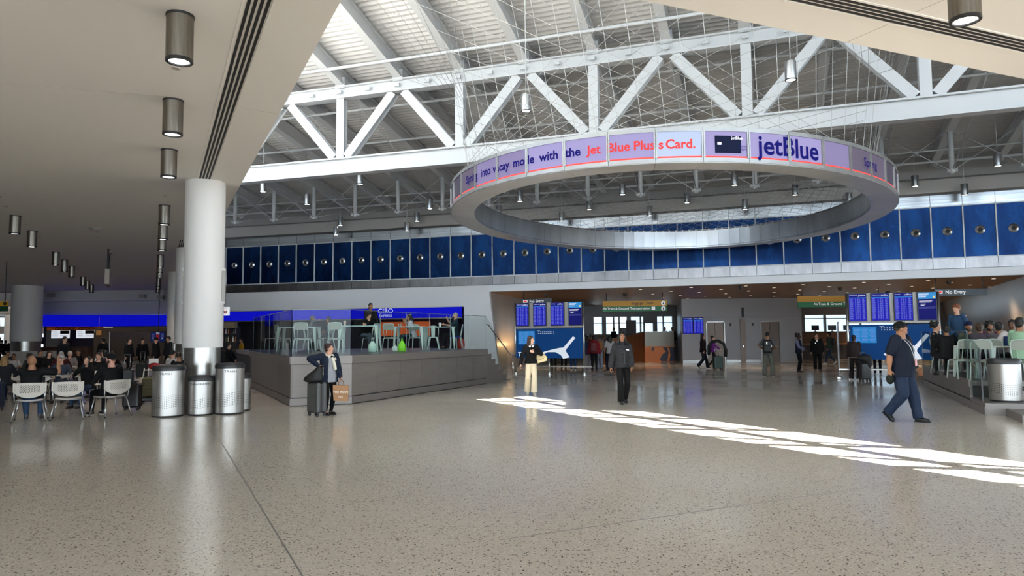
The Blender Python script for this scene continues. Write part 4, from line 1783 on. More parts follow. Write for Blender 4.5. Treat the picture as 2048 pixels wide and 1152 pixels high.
inset = V((-.02, .06, 0))
GA, GB, GC, GD = BL + V((.1, 0, 0)), B1 + V((0, .08, 0)), B2 + V((-.05, .06, 0)), BR + V((-.05, 0, 0))
glaze(plat, pb_, GA, GB, 4, DZ, 2.42)
glaze(plat, pb_, GB, GC, 1, DZ, 2.42)
glaze(plat, pb_, GC, GD, 6, DZ, 2.42)
# sloping end pieces beside the stairs
d = (BR - B2).normalized()
m = MB()
sd = V((d.y, -d.x, 0))
m.plate([GD + V((0, 0, DZ)), GD + V((0, 0, 2.42)), GD + d * 1.9 + V((0, 0, 1.25)), GD + d * 1.9 + V((0, 0, .1))], .014, sd)
m.build('glass_pane', M_GLASS, plat, pb_)
dl_ = (BL - B1).normalized()
m = MB()
m.plate([GA + V((0, 0, DZ)), GA + V((0, 0, 2.42)), GA + dl_ * 1.2 + V((0, 0, 1.5)), GA + dl_ * 1.2 + V((0, 0, .35))], .014, V((-dl_.y, dl_.x, 0)))
m.build('glass_pane', M_GLASS, plat, pb_)
for i in range(6):
    z = DZ - .2 * (i + 1)
    m = MB()
    a = BR + d * (.34 * i + .17)
    back = V((-d.y, d.x, 0))
    m.beam(a + V((0, 0, z / 2 + .01)), a + back * 2.4 + V((0, 0, z / 2 + .01)), .36, z + .02)
    m.build('step', M_PANR, plat, pb_)
m = MB()
hp = [BR + d * -.35 + V((-.0, 0, DZ + .88)), BR + d * .1 + V((0, 0, DZ + .88)), BR + d * 2.05 + V((0, 0, .98)), BR + d * 2.6 + V((0, 0, .9))]
m.tube(hp, .022, 8)
m.cyl(BR + d * 2.3 + V((0, 0, 0)), BR + d * 2.3 + V((0, 0, .93)), .022, n=8)
m.build('handrail', M_CHROME, plat, pb_)

# ---------------------------------------------------------------- right hand platform
RZ = .62
R1, R2 = PZ(1972, 831, 0), PZ(1848, 770, 0)
rp = thing('seating_platform', 'low steel-clad seating platform with glass at the right edge', 'platform', (R1.x, R1.y, 0))
rb2 = rp.location
d = (R2 - R1).normalized()
nx = V((d.y, -d.x, 0))
RF = R1 + d * 1.5
m = MB()
m.prism([(p.x, p.y) for p in (RF, R2, R2 + nx * 12, RF + nx * 12)], RZ - .12, RZ)
m.build('deck', MATS['deck_floor'], rp, rb2)
m = MB()
m.prism([(p.x, p.y) for p in (RF + nx * .05, R2 + nx * .05, R2 + nx * 12, RF + nx * 12)], 0, RZ - .11)
m.build('core', M_PAND, rp, rb2)
for i in range(4):
    p, q = RF + (R2 - RF) * (i / 4), RF + (R2 - RF) * ((i + 1) / 4)
    mm = MB()
    mm.beam(p + d * .005 + nx * .02 + V((0, 0, .36)), q - d * .005 + nx * .02 + V((0, 0, .36)), .05, .32)
    mm.build('cladding_panel', M_PANR, rp, rb2)
mm = MB()
mm.beam(RF + V((0, 0, RZ - .06)), R2 + V((0, 0, RZ - .06)), .06, .16)
mm.build('top_band', M_PANR, rp, rb2)
mm = MB()
mm.beam(R1 + V((0, 0, .09)), R2 + V((0, 0, .09)), .03, .16)
mm.build('base_band', M_PANR, rp, rb2)
fx = nx
for k, (dd, z) in enumerate(((-1.25, .15), (0.0, .25), (1.0, .44))):
    m = MB()
    a = R1 + d * dd + nx * (0.35 if k == 0 else 0)
    b2_ = R1 + d * (1.6) + nx * (0.35 if k == 0 else 0)
    if k == 2:
        a, b2_ = a + nx * .75, b2_ + nx * .75
    m.prism([(p.x, p.y) for p in (a, a + nx * 11, b2_ + nx * 11, b2_)], 0 if k != 1 else .0, z)
    m.build('step', M_PANR, rp, rb2)
G0 = R1 + d * 1.6
glaze(rp, rb2, G0, R2, 4, RZ, 1.72)
m = MB()
m.plate([G0 + V((0, 0, .3)), G0 + V((0, 0, 1.72)), R1 + d * .35 + V((0, 0, 1.36)), R1 + d * .2 + V((0, 0, .27))], .014, nx)
m.build('glass_pane', M_GLASS, rp, rb2)
m = MB()
m.beam(R1 + d * .2 + V((0, 0, .26)), R1 + d * .35 + V((0, 0, 1.36)), .03, .035)
m.build('glass_edging', M_BLACK, rp, rb2)
# ---------------------------------------------------------------- food court far wall
FY = 56.0


def fx_(px):
    return PY(px, 660, FY).x


def fz_(py, px=200):
    return PY(px, py, FY).z


xa, xb = fx_(69), fx_(338)
w = MB()
w.box(((xa + xb) / 2, FY + .2, (fz_(630) + 5.5) / 2), (xb - xa, .4, 5.5 - fz_(630)))
w.box(((xa + xb) / 2, FY - .5, (fz_(603, 200) + 5.5) / 2), (xb - xa, 1.0, 5.5 - fz_(603, 200)))
w.box((xb + 2, FY + .2, 2.75), (4, .4, 5.5))
w.beam((xb + 3.8, FY + .2, 2.75), (-16.6, 38.8, 2.75), .3, 5.5)
struct(w.build('wall_far', M_WALLW))
w = MB()
w.box(((xa + xb) / 2, FY + 3.5, 1.9), (xb - xa, .3, 3.8))
w.box((xa + .8, FY + 1.8, 1.9), (.2, 3.5, 3.8))
w.box(((xa + xb) / 2, FY + 1.8, 3.75), (xb - xa, 3.5, .1))
struct(w.build('wall_kitchen', MATS['shop_dark']))
# tan wall with a recess and louvres right of the kitchen
w = MB()
xt0, xt1 = fx_(193), xb + 1
w.box(((xt0 + xt1) / 2, FY - .1, (fz_(655.6) + fz_(664)) / 2), (xt1 - xt0, .3, fz_(655.6) - fz_(664)))
w.box((fx_(205), FY - .1, fz_(664) / 2), (fx_(217) - xt0, .5, fz_(664)))
w.box(((fx_(214) + xt1) / 2, FY + .6, fz_(660) / 2), (xt1 - fx_(214), .3, fz_(660)))
for i in range(8):
    z = fz_(681 + 2.2 * i)
    w.box((fx_(231), FY + .42, z), (1.3, .06, .04))
struct(w.build('wall_tan', M_TAN))
o = thing('lit_fascia', 'glowing blue fascia band over the far food counters with a turned-down left end', 'fascia', (xa, FY, 3))
m0 = xa + .3
seams = [77, 104, 143, 181, 218, 255, 291, 335]
for a, b in zip(seams[:-1], seams[1:]):
    m = MB()
    m.box(((fx_(a) + fx_(b)) / 2, FY - .12, (fz_(630, a) + fz_(653, a)) / 2), (fx_(b) - fx_(a) - .04, .16, .9))
    m.build('lit_panel', M_BLUE_L, o, o.location)
for z0, z1 in ((fz_(652), fz_(630)), (fz_(684), fz_(652))):
    m = MB()
    m.box(((fx_(69.5) + fx_(76.5)) / 2, FY - .12, (z0 + z1) / 2), (fx_(76.5) - fx_(69.5), .16, z1 - z0 - .03))
    m.build('lit_panel', M_BLUE_L, o, o.location)
m = MB()
m.box(((xa + xb) / 2, FY - .12, fz_(653) - .02), (xb - xa, .2, .05))
m.build('edge_trim', M_DARK, o, o.location)
o = thing('kitchen_sign', 'dark letters caribbean kitchen on a dim orange board at the far left counter', 'sign', (fx_(148), FY + .1, fz_(655.5)))
m = MB()
m.box((0, .05, 0), (fx_(193) - fx_(80), .08, .34))
m.build('board', mat('sign_orange', lin('#6d3a1c'), .5, emit=.22, emit_col=lin('#b85a1c')), o)
m = MB()
m.text('caribbean kitchen', .44, (.0, -.01, -.02), (1, 0, 0), (0, 0, 1), bold=.02)
m.build('lettering', M_BLACK, o)
M_MENU = mat('menu_light', (.4, .4, .4), .3, emit=.75, emit_col=(.86, .90, 1))
M_MENUD = mat('menu_dark', (.03, .01, .01), .4)
M_MENUG = mat('menu_grey', (.2, .2, .25), .4, emit=.2, emit_col=(.5, .55, .7))
for k, (a, b) in enumerate(((104, 142), (154, 192))):
    o = thing('menu_screen', ('bright menu screen left of the other under the far kitchen sign', 'bright menu screen right of the other under the far kitchen sign')[k], 'menu screen', ((fx_(a) + fx_(b)) / 2, FY - .1, fz_(668)))
    W = fx_(b) - fx_(a)
    m = MB()
    m.rbox((0, .03, 0), (W, .06, .66), .01)
    m.build('housing', M_BLACK, o)
    m = MB()
    m.box((0, -.004, 0), (W - .04, .006, .62))
    m.mat(1).box((W * .22, -.01, .16), (W * .48, .006, .26))
    m.mat(2)
    for r_ in range(6):
        m.box((-W * .3 + .04 * (r_ % 3), -.01, .24 - .08 * r_), (W * .28, .006, .02))
        if r_ > 3:
            m.box((W * .2, -.01, .24 - .08 * r_), (W * .38, .006, .02))
    m.build('display', [M_MENU, M_MENUD, M_MENUG], o)
m = MB()
m.box((0, 0, .55), (4.4, .8, 1.1))
m.box((0, -.1, 1.12), (4.5, 1.0, .05))
o = m.build('food_counter', M_BROWN, base=None)
o.location = (fx_(136), FY - .7, 0)
tag(o, 'dark serving counter under the far menu screens', 'counter')
o = thing('wall_television', 'television showing blue and red pictures on the far tan wall', 'television', PY(316, 673.5, FY - 1.2))
m = MB()
m.rbox((0, 0, 0), (1.12, .08, .80), .01)
m.build('housing', M_BLACK, o)
m = MB()
m.box((0, -.045, 0), (1.04, .006, .72))
m.mat(1).box((0, -.051, -.06), (.24, .006, .50))
m.mat(2).box((0, -.051, .26), (.26, .006, .16))
for sx in (-1, 1):
    m.mat(3).box((sx * .36, -.051, .1), (.2, .006, .3))
    m.mat(2).ball((sx * .34, -.05, -.12), (.06, .006, .06), 10, 6)
m.build('display', [mat('tv_blue', (.01, .02, .1), .3, emit=.35, emit_col=lin('#1d2a72')), mat('tv_red', (.2, .01, .01), .3, emit=.35, emit_col=lin('#a01e2c')), mat('tv_pale', (.2, .2, .2), .3, emit=.35, emit_col=lin('#b8c4dc')), mat('tv_mid', (.1, .1, .2), .3, emit=.35, emit_col=lin('#4a5490'))], o)
m = MB()
m.cyl((0, .05, .3), (0, .05, 5.5 - o.location.z), .03, n=8)
m.build('hanger', M_DARK, o)
m = MB()
m.lathe([(.17, 0), (.17, .34), (.02, .36)], 20)
m.cyl((0, 0, .36), (0, 0, 1.4), .012, n=6)
o = m.build('shade_lamp', mat('lamp_shade_tan', lin('#9a6a38'), .6, emit=.3, emit_col=lin('#c98a48')))
o.location = PY(197.5, 670, FY - .6)
tag(o, 'small tan hanging lamp right of the far menu screens', 'hanging lamp')
for k, (x, y) in enumerate(((106, 588), (289, 590), (326, 592))):
    m = MB()
    m.rbox((0, -.25, 0), (.42, .4, .3), .03)
    m.box((0, 0, .1), (.1, .3, .1))
    o = m.build('wall_camera', MATS['cap_grey'])
    o.location = PY(x, y + 3, FY - 1.2)
    tag(o, f'small grey box on the far bulkhead of the food court, {ORD[k]} from the left', 'camera')
# end-on hanging sign in the left food court
o = thing('hanging_sign', 'slate hanging sign seen end on below the left ceiling, on two rods', 'sign', PZ(217, 500, 5.5) - V((0, 0, 1.0)))
m = MB()
m.box((0, .5, -.18), (.17, 2.4, .62))
m.build('plate', mat('sign_slate_light', lin('#8a827a'), .5), o)
m = MB()
for yy_ in (-.3, 1.5):
    m = MB()
    m.cyl((0, yy_, .1), (0, yy_, 1.0), .035, n=8)
    m.lathe([(0, .985), (.09, .985), (.09, 1.0), (0, 1.0)], 14, (0, yy_, 0))
    m.build('hanger', M_DARK, o)
o.rotation_euler.z = math.atan2(-o.location.x, o.location.y) - .035
p = PY(-10, 613, 34)
o = thing('hanging_sign', 'yellow and green hanging sign cut by the left edge of the picture', 'sign', p)
m = MB()
m.box((0, 0, .13), (1.25, .08, .22))
m.mat(1).cyl((.5, -.05, .13), (.5, -.04, .13), .085, n=18)
m.build('yellow_band', [M_SGY, M_SGK], o)
m = MB()
m.box((0, 0, -.11), (1.25, .08, .25))
m.build('green_band', mat('sign_green_dark', lin('#0f3a26'), .5), o)
m = MB()
m.cyl((.48, 0, .24), (.48, 0, 5.5 - p.z), .02, n=8)
m.build('hanger', M_DARK, o)

# bright concourse beyond the far left -------------------------------------
w = MB()
w.box((-52, 84, 2.9), (36, .3, .9))
w.box((-52, 84, 5.2), (36, .3, 1.6))
w.box((-57, 79, 4.62), (54, 44, .15))
w.box((-57, 57.3, 5.1), (54, .3, .9))
w.box((-60, 100, 1.6), (60, .3, 1.0))
for i in range(9):
    w.box((-84 + 6 * i, 100, 3), (.5, .3, 6))
w.box((-33.5, 80, 2.75), (.3, 44, 5.5))
gw = MB()
gw.box((-58, 100.3, 2.6), (56, .04, 5))
struct(gw.build('window_9', M_CLEAR))
struct(w.build('wall_concourse', mat('concourse_white', (.78, .74, .72), .5)))
for k, x in enumerate((-47.5,)):
    column('bright white round column in the far left concourse', PY(31, 660, 76).x, 76, 1.0, 5.5, .4)
ld = bpy.data.lights.new('concourse_light', 'AREA')
ld.energy = 260
ld.size = 12
ld.color = (1, .93, .88)
lo = bpy.data.objects.new('concourse_light', ld)
COL.objects.link(lo)
lo.location = (-52, 70, 4.4)
ld = bpy.data.lights.new('concourse_uplight', 'AREA')
ld.energy = 90
ld.size, ld.size_y, ld.shape = 16, 1, 'RECTANGLE'
lo = bpy.data.objects.new('concourse_uplight', ld)
COL.objects.link(lo)
lo.location = (-50, 62, 3.4)
lo.rotation_euler = (math.radians(150), 0, 0)
w = MB()
w.box((-80, 45, 2.75), (.4, 120, 5.5))
struct(w.build('wall_far_left', M_WALLW))

# ---------------------------------------------------------------- litter bins
def bin_mat(name, R, z0, z1):
    m = streaky(name, '#98948f', '#a29e9a', 0.34, 0.8, (10, 10, .5), 4)
    nt = m.node_tree
    b = nt.nodes['Principled BSDF']
    b.inputs['Anisotropic'].default_value = .3
    tc = nt.nodes.new('ShaderNodeTexCoord')
    sp = nt.nodes.new('ShaderNodeSeparateXYZ')
    nt.links.new(tc.outputs['Object'], sp.inputs[0])

    def mth(op, a, bb=None):
        n = nt.nodes.new('ShaderNodeMath')
        n.operation = op
        for i, q in enumerate((a, bb)):
            if q is None:
                continue
            if isinstance(q, (int, float)):
                n.inputs[i].default_value = q
            else:
                nt.links.new(q, n.inputs[i])
        return n.outputs[0]
    x, y, z = sp.outputs
    u = mth('MULTIPLY', mth('ARCTAN2', y, x), R)
    wave = mth('MULTIPLY', mth('SINE', mth('MULTIPLY', u, 9.0 / (R / .3))), .022)
    v = mth('ADD', z, wave)
    fu = mth('ABSOLUTE', mth('SUBTRACT', mth('FRACT', mth('DIVIDE', u, .036)), .5))
    fv = mth('ABSOLUTE', mth('SUBTRACT', mth('FRACT', mth('DIVIDE', v, .038)), .5))
    d = mth('ADD', mth('MULTIPLY', fu, fu), mth('MULTIPLY', fv, fv))
    k = mth('MULTIPLY', mth('LESS_THAN', d, .05), mth('MULTIPLY', mth('GREATER_THAN', v, z0), mth('LESS_THAN', v, z1)))
    mx = nt.nodes.new('ShaderNodeMix')
    mx.data_type = 'RGBA'
    old = b.inputs['Base Color'].links[0].from_socket
    nt.links.new(k, mx.inputs['Factor'])
    nt.links.new(old, mx.inputs['A'])
    mx.inputs['B'].default_value = (.015, .015, .015, 1)
    nt.links.new(mx.outputs['Result'], b.inputs['Base Color'])
    nt.links.new(mth('MULTIPLY', mth('SUBTRACT', 1.0, k), .8), b.inputs['Metallic'])
    return m


M_BINL = mat('bin_lid', (.018, .018, .02), .45)


def litter_bin(label, p, R, h, word, face=-PI / 2):
    o = thing('litter_bin', label, 'litter bin', p)
    m = MB()
    m.lathe([(R * .985, .03), (R, .035), (R, h - .12), (R - .01, h - .118)], 48)
    m.build('drum', bin_mat(f'bin_steel_{R:.2f}_{h:.2f}', R, h * .16, h * .42), o)
    m = MB()
    m.lathe([(R * .97, 0), (R * .99, .015), (R * .985, .035)], 48)
    m.build('base_ring', M_BLACK, o)
    m = MB()
    m.lathe([(R - .02, h - .125), (R + .012, h - .12), (R + .014, h - .05), (R - .01, h - .01), (R * .8, h), (R * .62, h - .01), (R * .6, h - .06), (.0, h - .07)], 48)
    m.build('lid', M_BINL, o)
    if word:
        m = MB()
        size = .088 if R > .3 else .075
        vs_, fs_ = text_geo(word, 'CENTER', .012)
        m.add([(math.cos(face + x * size / R) * (R + .002), math.sin(face + x * size / R) * (R + .002), h - .185 + y * size * .8) for x, y in vs_], fs_)
        m.build('lettering', M_BLACK, o)
    return o


def floor_center(px, py, R, z=0.0):
    p = PZ(px, py, z)
    d = V((p.x, p.y, 0)).normalized()
    return V((p.x, p.y, z)) + d * R


litter_bin('tall steel trash bin left of the newspaper bin, in front of the big column', floor_center(336, 835, .34), .335, 1.13, 'TRASH', -PI / 2 + .25)
litter_bin('short steel newspaper bin between the two tall trash bins', floor_center(401, 831.5, .27), .265, .88, 'NEWSPAPER', -PI / 2 + .35)
litter_bin('tall steel trash bin right of the newspaper bin', floor_center(458.5, 829.5, .325), .315, 1.15, 'TRASH', -PI / 2 + .42)
litter_bin('short steel bin half hidden behind the right tall trash bin', floor_center(478, 823, .27), .26, .88, None)
litter_bin('steel trash bin on the step of the right platform, beside the glass', floor_center(2012, 804.5, .3, .25), .295, .90, None)
# ---------------------------------------------------------------- chairs and tables
M_CHW = perforated('chair_white_holes', '#b9b2a8', .4, .036, .42, 0, (0, 2), ((2, .60, .76), (0, -.15, .15)))
M_CHP = mat('chair_white', lin('#b9b2a8'), .4)
M_LEG = mat('chair_steel', (.42, .42, .42), .35, .9)
M_MINT = mat('mint_steel', lin('#a9bab4'), .4)
M_MINTD = mat('mint_grey', lin('#8b9188'), .45)
M_TIP = mat('rubber_tip', (.01, .01, .01), .7)


def cafe_chair():
    """white shell chair: perforated back panel, thin seat, four slanted steel legs. front faces +y"""
    o = thing('cafe_chair', 'x', 'chair', group='white cafe chairs')
    m = MB()
    rings = []
    for (y, z, w) in ((.23, .425, .20), (.22, .445, .21), (.0, .435, .215), (-.16, .44, .20), (-.21, .455, .17)):
        rings.append([(-w, y, z), (-w * .5, y, z - .012), (0, y, z - .016), (w * .5, y, z - .012), (w, y, z), (w, y, z + .014), (w * .5, y, z + .002), (0, y, z - .002), (-w * .5, y, z + .002), (-w, y, z + .014)])
    m.loft(rings)
    m.build('seat', M_CHP, o)
    m = MB()
    n = 14
    fr_, bk_ = [], []
    cols = []
    for i in range(n + 1):
        u = -1 + 2 * i / n
        zb = .60 - .105 * (1 - u * u) ** .8
        zt = .815 - .012 * u * u
        cols.append((u * .225, zb, zt, -.215 - .045 * (1 - u * u)))
    vs_, fs_ = [], []
    for (x, zb, zt, y) in cols:
        for t in (0, .33, .66, 1):
            z = zb + (zt - zb) * t
            yy = y - .05 * (z - .6)
            vs_.append((x, yy, z))
            vs_.append((x, yy - .010, z))
    k = 8
    for i in range(n):
        for j in range(3):
            a = i * k + j * 2
            fs_.append((a, a + k, a + k + 2, a + 2))
            fs_.append((a + 1, a + 3, a + k + 3, a + k + 1))
        fs_.append((i * k, i * k + 1, (i + 1) * k + 1, (i + 1) * k))
        fs_.append((i * k + 6, (i + 1) * k + 6, (i + 1) * k + 7, i * k + 7))
    fs_.append((0, 2, 4, 6, 7, 5, 3, 1))
    q = n * k
    fs_.append((q, q + 1, q + 3, q + 5, q + 7, q + 6, q + 4, q + 2))
    m.add(vs_, fs_)
    b = m.build('backrest', M_CHW, o)
    for sx in (-1, 1):
        m = MB()
        m.rbox((sx * .232, -.225, .715), (.035, .035, .20), .012)
        m.build('back_clip', M_CHP, b)
    for sx in (-1, 1):
        for (y0, y1) in ((.19, .25), (-.19, -.30)):
            m = MB()
            m.tube([(sx * .19, y0, .43), (sx * .255, y1, .0)], .0115, 8)
            m.mat(1).cyl((sx * .2535, y1, 0), (sx * .25, y1 - .003, .02), .015, n=8)
            m.build('leg', [M_LEG, M_TIP], o)
    m = MB()
    for sx in (-1, 1):
        m.tube([(sx * .19, .19, .43), (sx * .205, -.1, .425), (sx * .222, -.20, .44), (sx * .232, -.225, .64)], .0115, 8)
    m.tube([(-.19, .18, .425), (.19, .18, .425)], .010, 8)
    m.tube([(-.20, -.17, .425), (.20, -.17, .425)], .010, 8)
    m.build('frame', M_LEG, o)
    return o


def metal_chair(cm=None):
    """pale green steel chair: tube back loop with sheet panel, sheet seat, splayed legs. front faces +y"""
    cm = cm or M_MINTD
    o = thing('metal_chair', 'x', 'chair', group='pale green metal chairs')
    m = MB()
    m.rbox((0, .0, .445), (.40, .40, .03), .05)
    m.build('seat', cm, o)
    m = MB()
    loop = [(-.185, -.17, .44), (-.20, -.22, .66), (-.20, -.25, .84), (-.17, -.262, .90), (0, -.265, .915), (.17, -.262, .90), (.20, -.25, .84), (.20, -.22, .66), (.185, -.17, .44)]
    m.tube(loop, .014, 8)
    b = m.build('back_frame', M_MINT, o)
    m = MB()
    m.loft([[(-.19, -.233, .70), (.19, -.233, .70), (.19, -.241, .70), (-.19, -.241, .70)],
            [(-.19, -.252, .88), (.19, -.252, .88), (.19, -.260, .88), (-.19, -.260, .88)],
            [(-.15, -.256, .905), (.15, -.256, .905), (.15, -.264, .905), (-.15, -.264, .905)]], smooth=False)
    m.build('back_panel', cm, o)
    for sx in (-.09, .09):
        m = MB()
        m.tube([(sx, -.18, .45), (sx, -.237, .70)], .007, 6)
        m.build('back_rod', M_MINT, b)
    for sx in (-1, 1):
        for (y0, y1) in ((.17, .21), (-.17, -.26)):
            m = MB()
            m.tube([(sx * .175, y0, .43), (sx * .205, y0 + (y1 - y0) * .2, .40), (sx * .235, y1, 0)], .0155, 8)
            m.build('leg', M_MINT, o)
    m = MB()
    m.tube([(-.19, -.17, .42), (.19, -.17, .42)], .012, 6)
    m.tube([(-.19, .17, .42), (.19, .17, .42)], .012, 6)
    m.build('stretcher', M_MINT, o)
    return o


def bistro_chair():
    """pressed-steel chair with a central back slat, folded seat and flared sheet legs. front faces +y"""
    o = thing('bistro_chair', 'x', 'chair', group='pressed steel chairs')
    m = MB()
    m.rbox((0, 0, .44), (.36, .36, .03), .06)
    m.build('seat', M_MINT, o)
    m = MB()
    m.tube([(-.17, -.10, .44), (-.20, -.18, .62), (-.19, -.21, .76), (-.12, -.225, .84), (0, -.23, .86), (.12, -.225, .84), (.19, -.21, .76), (.20, -.18, .62), (.17, -.10, .44)], .012, 8)
    m.build('back_frame', M_MINT, o)
    m = MB()
    m.loft([[(-.06, -.17, .45), (.06, -.17, .45), (.06, -.176, .45), (-.06, -.176, .45)], [(-.075, -.232, .85), (.075, -.232, .85), (.075, -.238, .85), (-.075, -.238, .85)]], smooth=False)
    m.build('back_slat', M_MINT, o)
    for sx in (-1, 1):
        for sy in (-1, 1):
            m = MB()
            a, b = V((sx * .15, sy * .15, .43)), V((sx * .22, sy * .22, 0))
            m.loft([[a + V((-.05 * sx, 0, 0)), a + V((.01 * sx, 0, 0)), a + V((.01 * sx, .01 * sy, 0)), a + V((0, -.05 * sy, 0))],
                    [b + V((-.015 * sx, 0, 0)), b + V((.01 * sx, 0, 0)), b + V((.01 * sx, .01 * sy, 0)), b + V((0, -.015 * sy, 0))]], smooth=False)
            m.build('leg', M_MINT, o)
    return o


def metal_table(label, p, rz, L=1.2, W=.7, h=.80, mtop=None):
    o = thing('metal_table', label, 'table', p, rz, group='pale green metal tables')
    m = MB()
    m.rbox((0, 0, h - .015), (L, W, .03), .03)
    m.build('tabletop', mtop or mat('mint_top', lin('#a8c4c2'), .3), o)
    for sx in (-1, 1):
        for sy in (-1, 1):
            m = MB()
            a = V((sx * (L / 2 - .06), sy * (W / 2 - .06), h - .03))
            b = V((sx * (L / 2 + .0), sy * (W / 2 + .0), 0))
            m.loft([[a + V((-.05, -.05, 0)), a + V((.05, -.05, 0)), a + V((.05, .05, 0)), a + V((-.05, .05, 0))],
                    [b + V((-.018, -.018, 0)), b + V((.018, -.018, 0)), b + V((.018, .018, 0)), b + V((-.018, .018, 0))]], smooth=False)
            m.build('leg', M_MINT, o)
    return o


def cafe_table(label, p, rz=0.0, W=.75, L=.75):
    o = thing('cafe_table', label, 'table', p, rz, group='food court tables')
    m = MB()
    m.rbox((0, 0, .735), (L, W, .03), .03)
    m.build('tabletop', mat('table_white', lin('#a8a29a'), .35), o)
    m = MB()
    m.cyl((0, 0, .02), (0, 0, .72), .035, n=14)
    m.build('pole', M_DARK, o)
    m = MB()
    for k in range(4):
        a = PI / 4 + PI / 2 * k
        m.tube([(0, 0, .06), (math.cos(a) * .15, math.sin(a) * .15, .045), (math.cos(a) * .30, math.sin(a) * .30, .012)], [.03, .025, .015], 8)
    m.build('foot', M_DARK, o)
    return o


# foreground white chairs, seen from behind
ch0 = cafe_chair()
CH = [((60, 841), .50, 'white perforated cafe chair leftmost of the three in front, under the bald person', 0),
      ((136, 837), .47, 'empty white perforated cafe chair between two seated people in front', 0),
      ((220, 832), 1.05, 'white perforated cafe chair turned sideways under the person in the black cap', 0)]
pos = []
for i, ((x, y), rz, lb, _) in enumerate(CH):
    p = PZ(x, y, 0)
    pos.append(p)
    if i == 0:
        ch0.location = p
        ch0.rotation_euler.z = rz
        ch0['label'] = lb
    else:
        dup(ch0, p, rz, lb)
ch0.scale = (1.2, 1.1, 1.0)
for o_ in list(bpy.data.objects):
    if o_.name.startswith('cafe_chair'):
        o_.scale = (1.2, 1.1, 1.0)
# further cafe chairs in the crowd
more_ch = [((30, 795), 3.0, 'white cafe chair at the left table edge behind the first row'), ((118, 786), .1, 'white cafe chair under the maroon jumper'),
           ((178, 800), PI + .2, 'white cafe chair hidden behind the woman resting her cheek'), ((206, 778), .3, 'white cafe chair under the purple hooded top'),
           ((28, 770), PI, 'white cafe chair under the boy in the white shirt'), ((190, 765), PI - .6, 'white cafe chair under the person in the green-grey jacket'),
           ((6, 800), -.8, 'white cafe chair under the person with the patterned jacket'), ((345, 775), .2, 'white cafe chair beside the big column under the white shirt'),
           ((80, 800), PI, 'white cafe chair under the person in the black and white cap'), ((136, 768), PI, 'white cafe chair under the white-haired woman')]
for (x, y), rz, lb in more_ch:
    p = PZ(x, y, 0)
    dup(ch0, p, rz + math.atan2(-p.x, p.y), lb)
for lb, (x, y), rz in (('white cafe table in front of the bald person', (86, 805), .05), ('white cafe table right of it, before the woman resting her cheek', (152, 808), .05),
                       ('white cafe table at the far left edge with papers on it', (14, 790), .1), ('white cafe table between the maroon jumper and the white-haired woman', (128, 775), 0),
                       ('white cafe table before the person in the green-grey jacket', (201, 770), 0), ('white cafe table beside the big column with the seated pair', (338, 768), 0)):
    p = PZ(x, y, 0)
    cafe_table(lb, p, rz + math.atan2(-p.x, p.y))

# low partition and things on tables
m = MB()
m.box((0, 0, .55), (2.6, .10, 1.1))
m.box((0, 0, 1.12), (2.7, .16, .05))
o = m.build('low_partition', mat('partition_white', lin('#8f8883'), .5))
o.location = PY(68, 735, 36) * 1.0
o.location.z = 0
o.rotation_euler.z = .1
tag(o, 'low whitish partition behind the left tables', 'partition')

# trays, bowl, cup, bottle
tz = .75
t2 = PZ(152, 808, 0)
t1 = PZ(86, 805, 0)


def tray(label, p, rz, col='#8d8880'):
    m = MB()
    m.rbox((0, 0, .006), (.42, .32, .012), .03)
    for (c, s) in (((0, .155, .018), (.40, .012, .024)), ((0, -.155, .018), (.40, .012, .024)), ((.205, 0, .018), (.012, .30, .024)), ((-.205, 0, .018), (.012, .30, .024))):
        m.box(c, s)
    o = m.build('tray', mat('tray_' + col, lin(col), .4))
    o.location = p
    o.rotation_euler.z = rz
    return tag(o, label, 'tray')


m = MB()
m.rbox((0, 0, 0), (.46, .03, .20), .01)
o = tray('grey tray lying on the table left of the woman resting her cheek', t2 + V((-.15, .05, tz)), .05)
m = MB()
m.lathe([(0, .0), (.075, 0), (.085, .05), (.12, .085), (.125, .088), (.115, .082), (.07, .02), (0, .015)], 24)
o = m.build('bowl', mat('bowl_cream', lin('#c9bfa6'), .4))
o.location = t2 + V((.12, -.24, tz))
tag(o, 'cream paper bowl on the table behind the empty white chair', 'bowl')


def cup(label, p, col='#c8c0b4', h=.11, r=.04, group=None):
    m = MB()
    m.lathe([(0, 0), (r * .75, 0), (r, h), (r * 1.08, h), (r * 1.08, h + .012), (r * .9, h + .018), (0, h + .018)], 16)
    o = m.build('cup', mat('cup_' + col, lin(col), .5))
    o.location = p
    return tag(o, label, 'cup', group)


m = MB()
m.lathe([(0, 0), (.032, 0), (.034, .01), (.034, .17), (.013, .21), (.013, .235), (.016, .24), (.016, .26), (0, .26)], 16)
o = m.build('bottle', mat('bottle_clear', (.55, .57, .6), .2))
o.location = PZ(201, 770, 0) + V((-.15, -.1, tz))
tag(o, 'slim pale bottle on the table before the green-grey jacket', 'bottle')
cup('white paper cup on the table right of the woman resting her cheek', t2 + V((.30, .1, tz)))
cup('small white cup on the table before the purple hooded top', PZ(201, 770, 0) + V((.1, -.15, tz)))
m = MB()
m.box((0, 0, .004), (.30, .21, .006), .2)
o = m.build('paper_sheet', mat('paper', (.5, .5, .5), .6))
o.location = PZ(14, 790, 0) + V((.0, -.2, tz))
tag(o, 'white paper spread on the table at the far left edge', 'paper')

